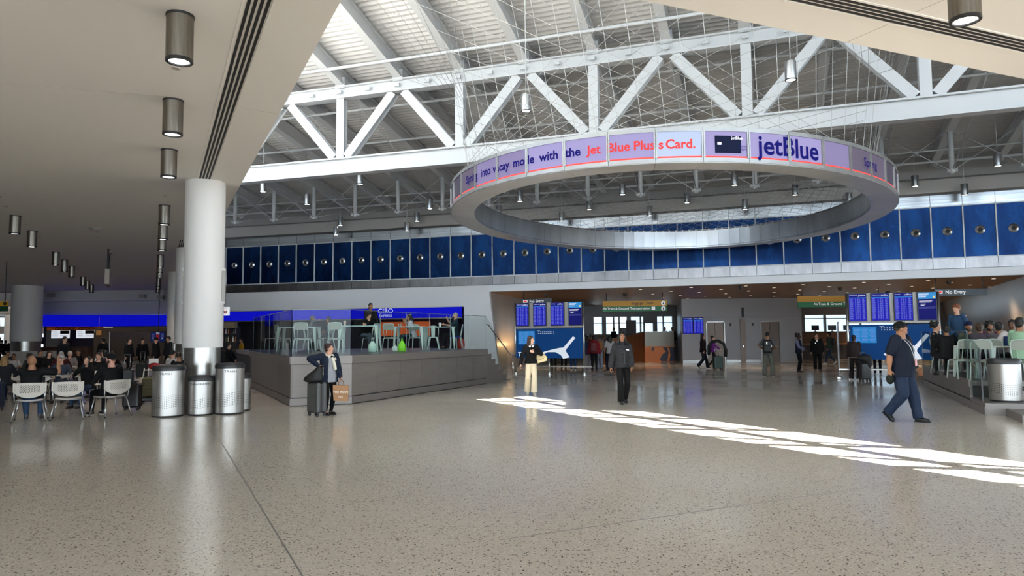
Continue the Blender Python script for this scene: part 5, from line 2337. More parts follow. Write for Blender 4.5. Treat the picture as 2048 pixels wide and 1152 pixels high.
# ---------------------------------------------------------------- furniture on the raised platform
mc0 = metal_chair()
spots = [((605, 707.2), .05, 'grey-green metal chair nearest the front corner of the raised platform, seen from behind'),
         ((672, 706.4), .10, 'grey-green metal chair on the raised platform above the woman with the suitcase'),
         ((783, 701.6), -.25, 'grey-green metal chair on the raised platform left of the green bag'),
         ((651, 702.5), PI - .9, 'grey metal chair behind the second chair on the raised platform'),
         ((742, 702), 1.1, 'metal chair under the person leaning on one hand'),
         ((833, 699.5), PI + .5, 'metal chair under the person in the white top'),
         ((566, 702), -.9, 'metal chair behind the left glass of the raised platform'),
         ((540, 700), 1.9, 'metal chair farthest left behind the glass of the raised platform'),
         ((620, 699.0), -PI / 2 + .2, 'metal chair under the person in the grey cap')]
for i, ((x, y), rz, lb) in enumerate(spots):
    p = PZ(x, y, DZ)
    if i == 0:
        mc0.location, mc0.rotation_euler.z, mc0['label'] = p, rz, lb
    else:
        dup(mc0, p, rz, lb)
bc0 = bistro_chair()
p = PZ(867, 698.6, DZ)
bc0.location, bc0.rotation_euler.z, bc0['label'] = p, .05, 'pale bistro chair with a single back slat before the last table of the raised platform'
# small blue stool chair under the person at the right end
blue = metal_chair(mat('chair_blue', lin('#1b2fa0'), .4))
blue.location = PZ(912, 697.3, DZ)
blue.rotation_euler.z = PI / 2
blue['label'] = 'blue metal chair under the seated person at the right end of the raised platform'
tabs = [((598, 702.3), 0.0, 1.35, 'pale green metal table behind the first chair on the raised platform'), ((720, 703.6), .03, 1.25, 'pale green metal table under the person leaning on one hand'),
        ((820, 699.4), -.05, 1.05, 'pale green metal table before the person in the white top'), ((880, 697.5), -.05, 1.2, 'pale green metal table at the right end of the raised platform')]
for (x, y), rz, L, lb in tabs:
    metal_table(lb, PZ(x, y, DZ), rz, L, .7, .84)
tp = PZ(720, 703.6, DZ)
cup('paper coffee cup on the table of the person leaning on one hand', tp + V((-.5, .0, .84)), '#b3a28c', .15, .05)
tp3 = PZ(820, 699.4, DZ)
tp4 = PZ(880, 697.5, DZ)
cup('white cup on the table at the right end of the raised platform', tp4 + V((.0, .0, .84)), '#d8d8d8', .14, .05)
for k in range(2):
    m = MB()
    m.lathe([(0, 0), (.022, 0), (.022, .08), (.01, .10), (.01, .12), (0, .12)], 10)
    o = m.build('shaker', mat('shaker_glass', (.3, .35, .3), .2))
    o.location = tp3 + V((-.42 + .08 * k, .05, .84))
    tag(o, ('left', 'right')[k] + ' small shaker on the table before the person in the white top', 'shaker')
m = MB()
m.box((0, 0, .008), (.30, .21, .016))
o = m.build('tablet', M_BLACK)
o.location = tp4 + V((.3, .05, .84))
o.rotation_euler.z = .3
tag(o, 'dark tablet on the table at the right end of the raised platform', 'tablet')


def soft_bag(name, label, cat, p, w, d, h, col, seed, par_mat=None):
    rr = random.Random(seed)
    m = MB()
    rings = []
    for i, (t, s) in enumerate(((0, .8), (.08, 1), (.4, 1.02), (.7, .85), (.88, .5), (1, .25))):
        rings.append([(w / 2 * s * math.cos(a) * (1 + .12 * rr.random()), d / 2 * s * math.sin(a) * (1 + .12 * rr.random()), h * t) for a in [2 * PI * k / 14 for k in range(14)]])
    m.loft(rings)
    o = m.build(name, par_mat or mat('bag_' + col, lin(col), .5, bump=.4, bscale=18))
    o.location = p
    hb = MB()
    hb.tube([(-w * .12, 0, h * .95), (-w * .1, 0, h * 1.2), (w * .1, 0, h * 1.2), (w * .12, 0, h * .95)], .008, 6)
    hb.build('handle', o.data.materials[0], o)
    return tag(o, label, cat)


soft_bag('plastic_bag', 'bright green bag on the raised platform floor', 'bag', PZ(804, 702.5, DZ), .24, .18, .34, '#7fd42a', 3)
soft_bag('plastic_bag', 'pale green plastic bag beside the chair of the person leaning on one hand', 'bag', PZ(745, 704.5, DZ), .26, .2, .34, '#a8c4b8', 4)
soft_bag('plastic_bag', 'white bag on the raised platform floor left of the green one', 'bag', PZ(790, 702.5, DZ), .22, .18, .18, '#c8d4d0', 5)
soft_bag('backpack', 'red bag on the floor at the right end of the raised platform', 'bag', PZ(921, 696.5, DZ), .32, .25, .42, '#b03028', 6)

# right platform
spots = [((1962, 761), .15, 'grey-green metal chair behind the glass of the right platform'), ((1925, 757), .5, 'metal chair farther left behind the glass of the right platform'),
         ((2052, 766), -.15, 'metal chair at the right picture edge beside the trash bin'), ((1890, 747), -1.2, 'metal chair farthest along the glass of the right platform'),
         ((2000, 757), -.4, 'metal chair under the grey shirt on the right platform'), ((2030, 752), PI - .2, 'metal chair under the white and black shirt'),
         ((1990, 748), PI + .3, 'metal chair under the bearded person in maroon'), ((1945, 749), 1.2, 'metal chair under the navy turban')]
for (x, y), rz, lb in spots:
    p = PZ(x, y, RZ)
    dup(mc0, p, rz + math.atan2(-p.x, p.y), lb)
metal_table('metal table beside the chairs at the right picture edge', PZ(2024, 758, RZ), -.1, 1.2, .7, .76, mat('table_pale', lin('#b8b8b4'), .35))
metal_table('metal table behind the glass of the right platform', PZ(1968, 754, RZ), .2, 1.0, .7, .76, MATS['table_pale'])
m = MB()
m.rbox((0, 0, .11), (.42, .26, .22), .01)
m.mat(1).box((0, -.132, .12), (.2, .004, .04))
o = m.build('carton', [mat('carton_blue', lin('#1d3a66'), .5), M_SGW])
o.location = PZ(2024, 758, RZ) + V((.08, -.1, .76))
tag(o, 'dark blue box on the table at the right picture edge', 'box')


# ---------------------------------------------------------------- luggage
def suitcase(label, p, rz, w=.46, d=.27, h=.64, col='#3c3d3c', ribs=True, handle=.42, lean=0.0, group=None):
    """hard shell spinner: shell halves, zip band, four wheels, pulled-out handle. broad side faces -y"""
    o = thing('suitcase', label, 'suitcase', p, rz, group)
    mm = mat('shell_' + col, lin(col), .4)
    m = MB()
    z0, z1 = .075, .075 + h
    for sy in (-1, 1):
        m = MB()
        m.rbox((0, sy * d / 4 + sy * .006, (z0 + z1) / 2), (w, d / 2 - .012, h), .05, 0, 4)
        if ribs:
            for i in range(7):
                x = -w * .36 + w * .72 * i / 6
                m.box((0, sy * (d / 2 + .001), z0 + h * (.12 + .12 * i)), (w * .76, .010, h * .045))
        m.build('shell', mm, o)
    m = MB()
    m.rbox((0, 0, (z0 + z1) / 2), (w - .012, .03, h - .01), .045, 0, 4)
    m.build('zip_band', M_BLACK, o)
    for sx in (-1, 1):
        for sy in (-1, 1):
            m = MB()
            c = (sx * (w / 2 - .06), sy * (d / 2 - .05), .032)
            m.cyl((c[0] - .016, c[1], c[2]), (c[0] + .016, c[1], c[2]), .032, n=14)
            m.box((c[0], c[1], .066), (.05, .05, .03))
            m.build('wheel', M_BLACK, o)
    m = MB()
    for sx in (-1, 1):
        m.cyl((sx * .085, d / 2 - .045, z1 - .02), (sx * .085, d / 2 - .045, z1 + handle), .009, n=8)
    hh = m.build('pull_handle', M_CHROME, o)
    m = MB()
    m.rbox((0, d / 2 - .045, z1 + handle), (.21, .03, .03), .012)
    m.build('grip', M_BLACK, hh)
    m = MB()
    m.tube([(-.09, 0, z1), (-.08, 0, z1 + .025), (.08, 0, z1 + .025), (.09, 0, z1)], .011, 6)
    m.build('top_handle', M_BLACK, o)
    return o


def duffel(label, p, rz, w, d, h, col='#0a0a0b', tilt=0.0):
    m = MB()
    rr = random.Random(11)
    rings = []
    n = 16
    for i in range(9):
        t = i / 8
        x = -w / 2 + w * t
        s = math.sqrt(max(.05, 1 - (2 * t - 1) ** 4))
        rings.append([(x, d / 2 * s * math.cos(2 * PI * k / n) * (1 + .05 * rr.random()), h / 2 * s * math.sin(2 * PI * k / n) * (1 + .08 * rr.random()) + h / 2 + tilt * (t - .5)) for k in range(n)])
    m.loft(rings)
    o = m.build('duffel_bag', mat('duffel_' + col, lin(col), .6, bump=.5, bscale=12))
    o.location = p
    o.rotation_euler.z = rz
    hb = MB()
    hb.tube([(-w * .2, 0, h * .9), (-w * .15, 0, h * 1.35), (w * .15, 0, h * 1.35), (w * .2, 0, h * .9)], .011, 6)
    hb.build('handle', M_BLACK, o)
    return tag(o, label, 'bag')


def backpack_floor(label, p, rz, col, h=.5, w=.34, d=.22):
    o = thing('backpack', label, 'backpack', p, rz)
    m = MB()
    m.rbox((0, 0, h / 2), (w, d, h), .07, 0, 4)
    mm = mat('pack_' + col, lin(col), .6, bump=.3, bscale=25)
    m.build('body', mm, o)
    m = MB()
    m.rbox((0, -d / 2 - .03, h * .3), (w * .8, .09, h * .46), .03, 0, 3)
    m.build('pocket', mm, o)
    for sx in (-1, 1):
        m = MB()
        m.tube([(sx * .08, d / 2, h * .92), (sx * .1, d / 2 + .07, h * .6), (sx * .1, d / 2 + .01, h * .12)], .018, 6)
        m.build('strap', M_BLACK, o)
    m = MB()
    m.tube([(-.04, 0, h), (-.03, 0, h + .04), (.03, 0, h + .04), (.04, 0, h)], .01, 6)
    m.build('handle', M_BLACK, o)
    return o


suitcase('black suitcase with its tall handle out behind the person in the black cap', PZ(252, 781, 0), .3, .44, .28, .62, '#0b0b0c', False, .5)
suitcase('black suitcase before the people queueing at the far tan wall', PZ(283, 757, 0), .1, .42, .26, .58, '#101012', False, .5)
suitcase('dark brown suitcase behind the sideways white chair', PZ(232, 822, 0) + V((.28, .2, 0)), .1, .40, .24, .56, '#1c1413', False, .05)
suitcase('dark blue suitcase cut by the left picture edge', PZ(-14, 822, 0), .1, .42, .26, .62, '#10243f', False, .1)
backpack_floor('olive backpack on a black roller left of the tall trash bin', PZ(293, 806, 0) + V((0, .15, .14)), .15, '#4a4526', .54, .36, .24)
m = MB()
m.rbox((0, 0, .09), (.42, .30, .10), .04)
for sx in (-1, 1):
    m.cyl((sx * .17, -.12, .04), (sx * .21, -.12, .04), .04, n=12)
    m.cyl((sx * .17, .12, .04), (sx * .21, .12, .04), .04, n=12)
o = m.build('roller_base', M_BLACK)
o.location = PZ(293, 806, 0) + V((0, .15, 0))
o.rotation_euler.z = .15
tag(o, 'black roller base under the olive backpack', 'luggage cart')
o = thing('high_chair', 'white and red seat frame with a red cloth left of the tall trash bin', 'chair', PZ(302, 770, 0))
m = MB()
for sx in (-1, 1):
    for sy in (-1, 1):
        m = MB()
        m.tube([(sx * .18, sy * .16, .62), (sx * .24, sy * .22, 0)], .014, 8)
        m.build('leg', M_WHITE, o)
m = MB()
m.rbox((0, 0, .56), (.38, .34, .03), .03)
m.rbox((0, .16, .80), (.36, .03, .36), .012)
m.build('seat', M_WHITE, o)
m = MB()
m.ball((.12, -.04, .70), (.22, .17, .13), 14, 8)
m.build('cloth', mat('cloth_red', lin('#8e1518'), .7), o)
# ---------------------------------------------------------------- people
def remeshed(mb, voxel, smooth=2):
    """merge overlapping closed shapes into one continuous surface"""
    me = bpy.data.meshes.new('tmp')
    me.from_pydata(mb.v, [], mb.f)
    ob = bpy.data.objects.new('tmp', me)
    COL.objects.link(ob)
    r = ob.modifiers.new('r', 'REMESH')
    r.mode = 'VOXEL'
    r.voxel_size = voxel
    r.use_smooth_shade = True
    if smooth:
        s = ob.modifiers.new('s', 'SMOOTH')
        s.factor = .5
        s.iterations = smooth
    dg = bpy.context.evaluated_depsgraph_get()
    out = bpy.data.meshes.new_from_object(ob.evaluated_get(dg))
    bpy.data.objects.remove(ob)
    bpy.data.meshes.remove(me)
    out.polygons.foreach_set('use_smooth', [True] * len(out.polygons))
    return out


def place_mesh(me, name, m, parent, drop=None):
    if drop is not None:
        ps = [p for p in me.polygons if not drop(p.center, p.normal)]
        vs_ = [tuple(v.co) for v in me.vertices]
        fs_ = [tuple(p.vertices) for p in ps]
        bpy.data.meshes.remove(me)
        used = sorted({i for f in fs_ for i in f})
        mp = {i: k for k, i in enumerate(used)}
        me = bpy.data.meshes.new(name)
        me.from_pydata([vs_[i] for i in used], [], [tuple(mp[i] for i in f) for f in fs_])
        me.polygons.foreach_set('use_smooth', [True] * len(me.polygons))
    me.name = name
    me.materials.clear()
    me.materials.append(m)
    o = bpy.data.objects.new(name, me)
    COL.objects.link(o)
    o.parent = parent
    return o


def limb(mb, pts, rads, n=10):
    for i, (p, r) in enumerate(zip(pts, rads)):
        mb.ball(p, r, n, 6)
        if i + 1 < len(pts) and (V(pts[i + 1]) - V(p)).length > 1e-4:
            mb.cyl(p, pts[i + 1], r, rads[i + 1], n=n)


def ik(a, t, l1, l2, pole):
    a, t, pole = V(a), V(t), V(pole)
    d = t - a
    L = min(d.length, (l1 + l2) * .998)
    d = d.normalized()
    x = (l1 * l1 - l2 * l2 + L * L) / (2 * L)
    h = math.sqrt(max(0, l1 * l1 - x * x))
    p = pole - d * pole.dot(d)
    p = p.normalized() if p.length > 1e-5 else d.orthogonal().normalized()
    return a + d * x + p * h, a + d * L


SKINS = {'light': '#bb8f78', 'fair': '#d0a690', 'tan': '#93684d', 'brown': '#664330', 'dark': '#442b1f', 'pink': '#bb8876'}
HAIRS = {'black': '#0b0908', 'dark': '#1c120d', 'brown': '#3a2416', 'auburn': '#2c110b', 'grey': '#8d8983', 'white': '#c9c1b2', 'blond': '#7a5a34', 'ginger': '#6a3a20'}


def cloth(c, k=22, rough=.75):
    return mat('cloth_' + c, lin(c), rough, bump=.35, bscale=k, spec=.2)


def person(label, p, H=1.72, deg=0.0, sit=False, g=1.0, skin='light', hair='short', hc='dark', top='long', tc='#111113', tc2=None, bot='jeans', bc='#16181f', shoe='#0c0c0d', sole=None,
           yaw=0.0, nod=0.0, lean=0.0, side=0.0, twist=0.0, lh=None, rh=None, lhw=None, rhw=None, lpole=None, rpole=None, lf=None, rf=None, lfp=0.0, rfp=0.0, q='mid', beard=None, hem=None, open_front=0.0,
           curl=.5, grip=1.1, hold=(), lpx=None, zoff=0.0):
    """one clothed figure; front is -y. deg turns it anticlockwise seen from above (90 = faces picture right)"""
    S = H / 1.74
    rz = math.radians(deg)
    p = V(p)
    root = thing('person', label, 'person', p, rz)
    root.scale = (S, S, S)
    vox = {'hi': .0075, 'mid': .0125, 'lo': .016}[q] / S
    wg = .5 + .5 * g
    inv = Matrix.Rotation(-rz, 3, 'Z')

    def wl_(w):
        return (inv @ V(w)) / S
    if lhw:
        lh = wl_(lhw)
    if rhw:
        rh = wl_(rhw)
    th = math.radians(lean)
    P_ = V((0, 0, (.545 if sit else .955) + zoff))
    u = V((math.sin(math.radians(side)), -math.sin(th), math.cos(th))).normalized()
    lat = V((math.cos(math.radians(twist)), math.sin(math.radians(twist)), 0))
    lat = (lat - u * lat.dot(u)).normalized()
    lat0 = V((1, 0, 0))
    fw = u.cross(lat)      # backward (+y) when upright
    fw0 = V((0, 1, 0))

    def sp(t):
        return P_ + u * t
    shc = sp(.468)
    shw = .175 * (.6 + .4 * g)
    nk = sp(.505)
    hq = Matrix.Rotation(math.radians(yaw), 3, 'Z') @ Matrix.Rotation(math.radians(nod), 3, 'X')
    hd = nk + V((0, 0, .135)) + u * .025 + V((0, -.012, 0))
    HM = Matrix.Translation(hd) @ hq.to_4x4()
    # limbs
    A = {}
    for s_, key, tgt, pole in ((1, 'l', lh, lpole), (-1, 'r', rh, rpole)):
        sh = shc + lat * (s_ * shw)
        if tgt is None:
            tgt = V((s_ * .16, -.34, .72)) if sit else V((s_ * (.20 + .07 * wg), -.05, .87))
        if pole is None:
            pole = V((s_ * .7, .7, -.3))
        e, w = ik(sh, tgt, .285, .25, pole)
        A[key] = (sh, e, w)
    Lg = {}
    for s_, key, tgt in ((1, 'l', lf), (-1, 'r', rf)):
        hp = P_ + lat0 * (s_ * .085 * wg) + V((0, 0, -.035))
        if tgt is None:
            tgt = V((s_ * .11, -.44, .08)) if sit else V((s_ * .095 * wg, .02, .08))
        k, a = ik(hp, tgt, .43, .425, V((s_ * .12, -1, .35 if sit else 0)))
        Lg[key] = (hp, k, a)
    # ---- body
    b = MB()

    def torso(m, rows):
        rings = []
        for (c, a, d, l_, f_) in rows:
            rings.append([c + l_ * (a * math.cos(2 * PI * k / 20)) + f_ * (d * math.sin(2 * PI * k / 20)) for k in range(20)])
        m.loft(rings)
    rows = [(sp(-.10), .10 * wg, .09 * wg, lat0, fw0), (sp(-.06), .150 * wg, .115 * wg, lat0, fw0), (sp(0), .158 * wg, .118 * g, lat0, fw0), (sp(.12), .135 * g, .100 * g, lat0, fw), (sp(.25), .152 * wg, .108 * wg, lat, fw),
            (sp(.36), .160 * wg, .108 * wg, lat, fw), (sp(.44), .150 * wg, .085, lat, fw), (sp(.485), .085, .06, lat, fw)]
    torso(b, rows)
    limb(b, [nk - u * .05, nk + u * .05 + V((0, -.005, 0)), hd + V((0, .01, -.05))], [.066 * wg, .059 * wg, .055])
    b.xf = HM
    b.ball((0, .012, .022), (.074, .094, .104), 18, 12)
    b.ball((0, -.028, -.052), (.053 * (.8 + .2 * g), .062, .062), 16, 10)
    b.ball((0, -.075, -.095), (.022, .018, .018), 10, 6)
    b.ball((0, -.052, -.010), (.060, .044, .05), 14, 8)
    limb(b, [(0, -.088, .022), (0, -.110, -.022)], [.010, .0145], 8)
    b.ball((0, -.098, -.026), (.019, .012, .010), 8, 6)
    b.ball((0, -.085, .034), (.048, .014, .010), 10, 6)
    b.ball((0, -.092, -.058), (.022, .010, .010), 8, 6)
    for s_ in (-1, 1):
        b.ball((s_ * .076, .012, -.008), (.010, .020, .031), 8, 6)
    b.xf = None
    hands = {}
    for s_, key in ((1, 'l'), (-1, 'r')):
        sh, e, w = A[key]
        limb(b, [sh, sh.lerp(e, .5), e], [.052 * wg, .046 * wg, .038 * wg])
        limb(b, [e, e.lerp(w, .35), w], [.038 * wg, .038 * wg, .026])
        d = (w - e).normalized()
        tv = V((0, -1, .0)) if abs(d.z) > .6 else V((0, 0, 1))
        tv = (tv - d * tv.dot(d)).normalized()
        n_ = d.cross(tv) * s_            # palm normal, towards the body
        pc = w + d * .045
        pm = MB()
        # palm
        rings = []
        for t, hw, ht in ((-.005, .024, .018), (.02, .034, .017), (.06, .041, .015), (.088, .039, .012)):
            c = w + d * t
            rings.append([c + tv * (hw * math.cos(2 * PI * k / 10)) + n_ * (ht * math.sin(2 * PI * k / 10)) for k in range(10)])
        b.loft(rings)
        cu = grip if key in hold else curl
        for i, (o_, L) in enumerate(((.030, .070), (.010, .078), (-.010, .073), (-.029, .058))):
            q0 = w + d * .084 + tv * o_
            dirv = d.copy()
            pts = [q0]
            for j, fr_ in enumerate((.45, .32, .23)):
                ang = cu * (.55 if j == 0 else .8)
                dirv = (dirv * math.cos(ang) - n_ * (-math.sin(ang))).normalized()
                pts.append(pts[-1] + dirv * (L * fr_))
            limb(b, pts, [.0098, .0092, .0085, .0075], 7)
        q0 = w + d * .025 + tv * .032
        dv = (d * .62 + tv * .62 + n_ * .45).normalized()
        q1 = q0 + dv * .036
        dv2 = (d * .8 + tv * .2 + n_ * .5 * (1 + cu * .5)).normalized()
        q2 = q1 + dv2 * .028
        limb(b, [q0, q1, q2, q2 + dv2 * .02], [.014, .0115, .010, .0085], 7)
        hands[key] = w + d * .085 + n_ * .02
        hp, k, a = Lg[key]
        limb(b, [hp, hp.lerp(k, .5), k], [.078 * wg, .072 * wg, .052])
        limb(b, [k, k.lerp(a, .35), a], [.052, .052, .036])
        Rf = Matrix.Translation(a) @ Matrix.Rotation(math.radians(s_ * 6), 4, 'Z') @ Matrix.Rotation(math.radians(lfp if s_ > 0 else rfp), 4, 'X')
        limb(b, [a, Rf @ V((0, -.05, -.042)), Rf @ V((0, -.11, -.05))], [.034, .028, .020])
    sk = mat('skin_' + skin, lin(SKINS[skin]), .5, spec=.3)
    place_mesh(remeshed(b, vox, 3), 'body', sk, root)
    # ---- trousers
    if bot:
        m = MB()
        bw = {'jeans': 1.0, 'slim': .86, 'wide': 1.32, 'loose': 1.16}[bot]
        hi_ = .03 if top else .10
        torso(m, [(sp(-.115), .09 * wg, .09 * wg, lat0, fw0), (sp(-.07), .158 * wg, .125 * wg, lat0, fw0), (sp(0), .166 * wg, .126 * g, lat0, fw0), (sp(.08 + hi_), .148 * (.4 + .6 * g), .112 * g, lat0, fw)])
        for s_, key in ((1, 'l'), (-1, 'r')):
            hp, k, a = Lg[key]
            kw = .5 + .5 * bw
            limb(m, [hp + V((0, 0, .01)), hp.lerp(k, .5), k], [.087 * wg, .080 * wg * kw, .064 * wg * bw], 12)
            en = a + (k - a).normalized() * .02
            limb(m, [k, k.lerp(a, .4), en], [.064 * wg * bw, .062 * wg * bw, .052 * (bw ** 1.3)], 12)
            if bot in ('wide', 'loose'):
                m.cyl(k, a + (k - a).normalized() * -.015, .066 * bw, .074 * bw, n=14)
        me = remeshed(m, vox, 2)
        place_mesh(me, 'trousers', cloth(bc, 14), root)
    # ---- shoes
    for s_, key, fp in ((1, 'l', lfp), (-1, 'r', rfp)):
        hp, k, a = Lg[key]
        m = MB()
        Rm = Matrix.Translation(a) @ Matrix.Rotation(math.radians(s_ * 6), 4, 'Z') @ Matrix.Rotation(math.radians(fp), 4, 'X')
        m.xf = Rm
        limb(m, [(0, .012, .012), (0, .015, -.035)], [.042, .044], 10)
        m.ball((0, -.06, -.040), (.044, .115, .036), 14, 8)
        m.ball((0, -.115, -.048), (.046, .07, .027), 14, 8)
        m.ball((0, .01, -.045), (.04, .05, .035), 12, 8)
        so = remeshed(m, max(vox, .008), 1)
        so_o = place_mesh(so, 'shoe', mat('shoe_' + shoe, lin(shoe), .5), root)
        m2 = MB()
        m2.xf = Rm
        ring = []
        for i in range(18):
            t = 2 * PI * i / 18
            x = .043 * math.cos(t) * (1.08 if math.sin(t) < 0 else .9)
            ring.append((x, -.06 + .128 * math.sin(t)))
        m2.prism(ring, -.080, -.058)
        m2.build('sole', mat('sole_' + (sole or shoe), lin(sole or shoe), .6), so_o)
    # ---- upper garment
    if top:
        def garment(m, infl, hemz, sleeve, puff=0.0, sl_r=0.0):
            hz = -hemz
            n_ = 14
            rows_ = []
            t0, t1 = hz, .478
            for i in range(n_ + 1):
                t = t0 + (t1 - t0) * i / n_
                # interpolate the torso rows
                tb_ = [(-.6, .195 * wg, .155 * wg), (-.30, .188 * wg, .150 * wg), (-.08, .182 * wg, .142 * (.4 + .6 * g)), (0, .174 * wg, .132 * g), (.12, .146 * g, .112 * g), (.25, .160 * wg, .116 * wg), (.36, .170 * wg, .116 * wg), (.45, .158 * wg, .094), (.50, .09, .068)]
                for (ta, aa, da), (tb2, ab, db) in zip(tb_[:-1], tb_[1:]):
                    if ta <= t <= tb2:
                        f = (t - ta) / (tb2 - ta)
                        a_, d_ = aa + (ab - aa) * f, da + (db - da) * f
                        break
                pf = puff * abs(math.sin(i * PI * 1.0 + (t - t0) / .085 * PI)) if puff else 0
                low = sit and t < -.02
                c = sp(t) if t > 0 else P_ + V((0, 0, t))
                rows_.append((c, a_ + infl + pf, d_ + infl + pf, lat0.lerp(lat, max(0, min(1, t / .25))), fw if t > .05 else fw0))
            if sit:
                rows_ = [r_ for r_ in rows_ if (r_[0] - P_).z > -.09]
            torso(m, rows_)
            for s_, key in ((1, 'l'), (-1, 'r')):
                sh, e, w = A[key]
                r1, r2, r3 = .062 * wg + sl_r, .052 * wg + sl_r, .040 + sl_r
                if sleeve == 'short':
                    limb(m, [sh - lat * (s_ * .02), sh.lerp(e, .72)], [.070 * wg + sl_r, .066 * wg + sl_r], 12)
                else:
                    limb(m, [sh - lat * (s_ * .02), sh.lerp(e, .5), e], [.068 * wg + sl_r, r1 * .95, r2], 12)
                    limb(m, [e, e.lerp(w, .5), w + (w - e).normalized() * .005], [r2, r2 * .93, r3], 12)
                    if puff:
                        for pa, pb2 in ((sh, e), (e, w)):
                            for j in range(4):
                                m.ball(pa.lerp(pb2, (j + .5) / 4), (r1 + r2) / 2 + puff * .8, 10, 6)
            m.ball(nk - u * .022, (.082, .074, .034), 12, 6)
        m = MB()
        kind = top
        if kind == 'tee':
            garment(m, .010, hem if hem is not None else .08, 'short', 0, .008)
        elif kind == 'long':
            garment(m, .012, hem if hem is not None else .08, 'long')
        elif kind == 'hoodie':
            garment(m, .022, hem if hem is not None else .09, 'long', 0, .010)
            hr = nk + fw * .06 - u * .02
            m.ball(hr, (.10, .07, .06), 12, 8)
        elif kind == 'jacket':
            garment(m, .030, hem if hem is not None else .12, 'long', 0, .012)
        elif kind == 'coat':
            garment(m, .024, hem if hem is not None else .30, 'long', 0, .006)
        elif kind == 'puffer':
            garment(m, .028, hem if hem is not None else .07, 'long', .013, .010)
            limb(m, [nk - u * .02, nk + u * .035], [.085, .080], 14)
        drop = None
        if open_front:
            def drop(c, n_, w_=open_front):
                r_ = c - P_
                return n_.dot(fw) < -.25 and abs(r_.dot(lat) + .01) < w_ * (.55 + .45 * (1 - min(1, max(0, r_.dot(u) / .45)))) + .012 and r_.dot(u) < .50 and c.dot(fw) < P_.dot(fw) and abs(r_.dot(lat)) < .13
            if tc2:
                m2 = MB()
                garment(m2, .008, hem if hem is not None else .08, 'short', 0, -.004)
                place_mesh(remeshed(m2, vox, 2), 'undershirt', cloth(tc2), root)
        place_mesh(remeshed(m, vox, 2), {'tee': 'shirt', 'long': 'jumper', 'hoodie': 'hooded_top', 'jacket': 'jacket', 'coat': 'coat', 'puffer': 'jacket'}[kind], cloth(tc), root, drop)
    # ---- hair and headwear
    hm = MB()
    hm.xf = HM
    styles = hair.split('+')
    hmat = mat('hair_' + hc, lin(HAIRS[hc]), .6, bump=.5, bscale=60)
    base = [s_ for s_ in styles if s_ in ('short', 'long', 'bun', 'curly', 'dreads', 'crop', 'pony')]
    if base:
        k = base[0]
        if k == 'crop':
            hm.ball((0, .020, .034), (.078, .096, .098), 18, 10)
        elif k == 'curly':
            for i in range(26):
                a = i * 2.4
                z = -.03 + .16 * ((i * 7) % 26) / 26
                r_ = math.sqrt(max(.01, 1 - ((z - .03) / .13) ** 2))
                y = .03 + .09 * r_ * math.sin(a)
                if y < -.045 and z < .06:
                    y = -.04
                hm.ball((.088 * r_ * math.cos(a), y, z + .02), .036, 8, 6)
            hm.ball((0, .028, .045), (.088, .095, .09), 14, 8)
        else:
            hm.ball((0, .024, .042), (.083, .098, .094), 18, 10)
            hm.ball((0, .045, -.02), (.076, .065, .075), 14, 8)
            if k == 'short':
                hm.ball((0, -.035, .095), (.062, .05, .032), 12, 8)
            for s_ in (-1, 1):
                hm.ball((s_ * .070, .018, .02), (.018, .04, .05), 8, 6)
        if k in ('long', 'dreads'):
            ln = .26 if k == 'long' else .17
            for s_ in (-1, 1):
                limb(hm, [(s_ * .066, .0, .03), (s_ * .080, -.005, -.06), (s_ * .085, .0, -.06 - ln * .5), (s_ * .075, .015, -.05 - ln)], [.026, .030, .030, .016], 8)
                limb(hm, [(s_ * .05, .05, .0), (s_ * .06, .06, -.10), (s_ * .06, .075, -.06 - ln)], [.04, .045, .03], 8)
            limb(hm, [(0, .07, .0), (0, .085, -.12), (0, .095, -.08 - ln)], [.05, .05, .03], 8)
            if k == 'dreads':
                for i in range(12):
                    a = -.5 + (PI + 1.0) * i / 11
                    limb(hm, [(.07 * math.cos(a), .02 + .08 * math.sin(a), .03), (.095 * math.cos(a), .02 + .09 * math.sin(a), -.08), (.10 * math.cos(a), .02 + .095 * math.sin(a), -.19)], [.018, .017, .012], 6)
        if k == 'bun':
            hm.ball((0, .105, .07), .045, 12, 8)
        if k == 'pony':
            limb(hm, [(0, .10, .05), (0, .15, .0), (0, .15, -.16)], [.03, .035, .015], 8)
        place_mesh(remeshed(hm, max(vox * .9, .007), 1), 'hair', hmat, root)
    for st in styles:
        if ':' not in st:
            continue
        k, c = st.split(':')
        hm = MB()
        hm.xf = HM
        if k == 'cap':
            hm.ball((0, .012, .050), (.088, .106, .082), 18, 10)
            hm.ball((0, -.125, .052), (.066, .062, .010), 16, 6)
            place_mesh(remeshed(hm, max(vox * .8, .006), 1), 'cap', cloth(c), root)
        elif k == 'beanie':
            hm.ball((0, .015, .055), (.088, .106, .088), 18, 10)
            place_mesh(remeshed(hm, max(vox, .008), 1), 'beanie', cloth(c), root)
        elif k == 'turban':
            hm.ball((0, .015, .075), (.098, .112, .075), 18, 10)
            hm.ball((0, -.03, .085), (.07, .07, .06), 14, 8)
            hm.ball((.03, .05, .10), (.07, .07, .055), 14, 8)
            place_mesh(remeshed(hm, max(vox, .008), 1), 'turban', cloth(c), root)
        elif k == 'band':
            hm.lathe([(.088, .075), (.092, .082), (.090, .09), (.084, .09)], 20, (0, .018, 0))
            hm.build('headband', cloth(c), root)
        elif k == 'phones':
            hm.tube([(.088 * math.cos(a), .02, .03 + .098 * math.sin(a)) for a in [PI * i / 12 for i in range(13)]], .010, 8)
            for s_ in (-1, 1):
                hm.ball((s_ * .092, .015, -.005), (.022, .036, .042), 12, 8)
            hm.build('headphones', mat('phones_' + c, lin(c), .4), root)
        elif k == 'mask':
            hm.ball((0, -.062, -.052), (.058, .052, .052), 16, 10)
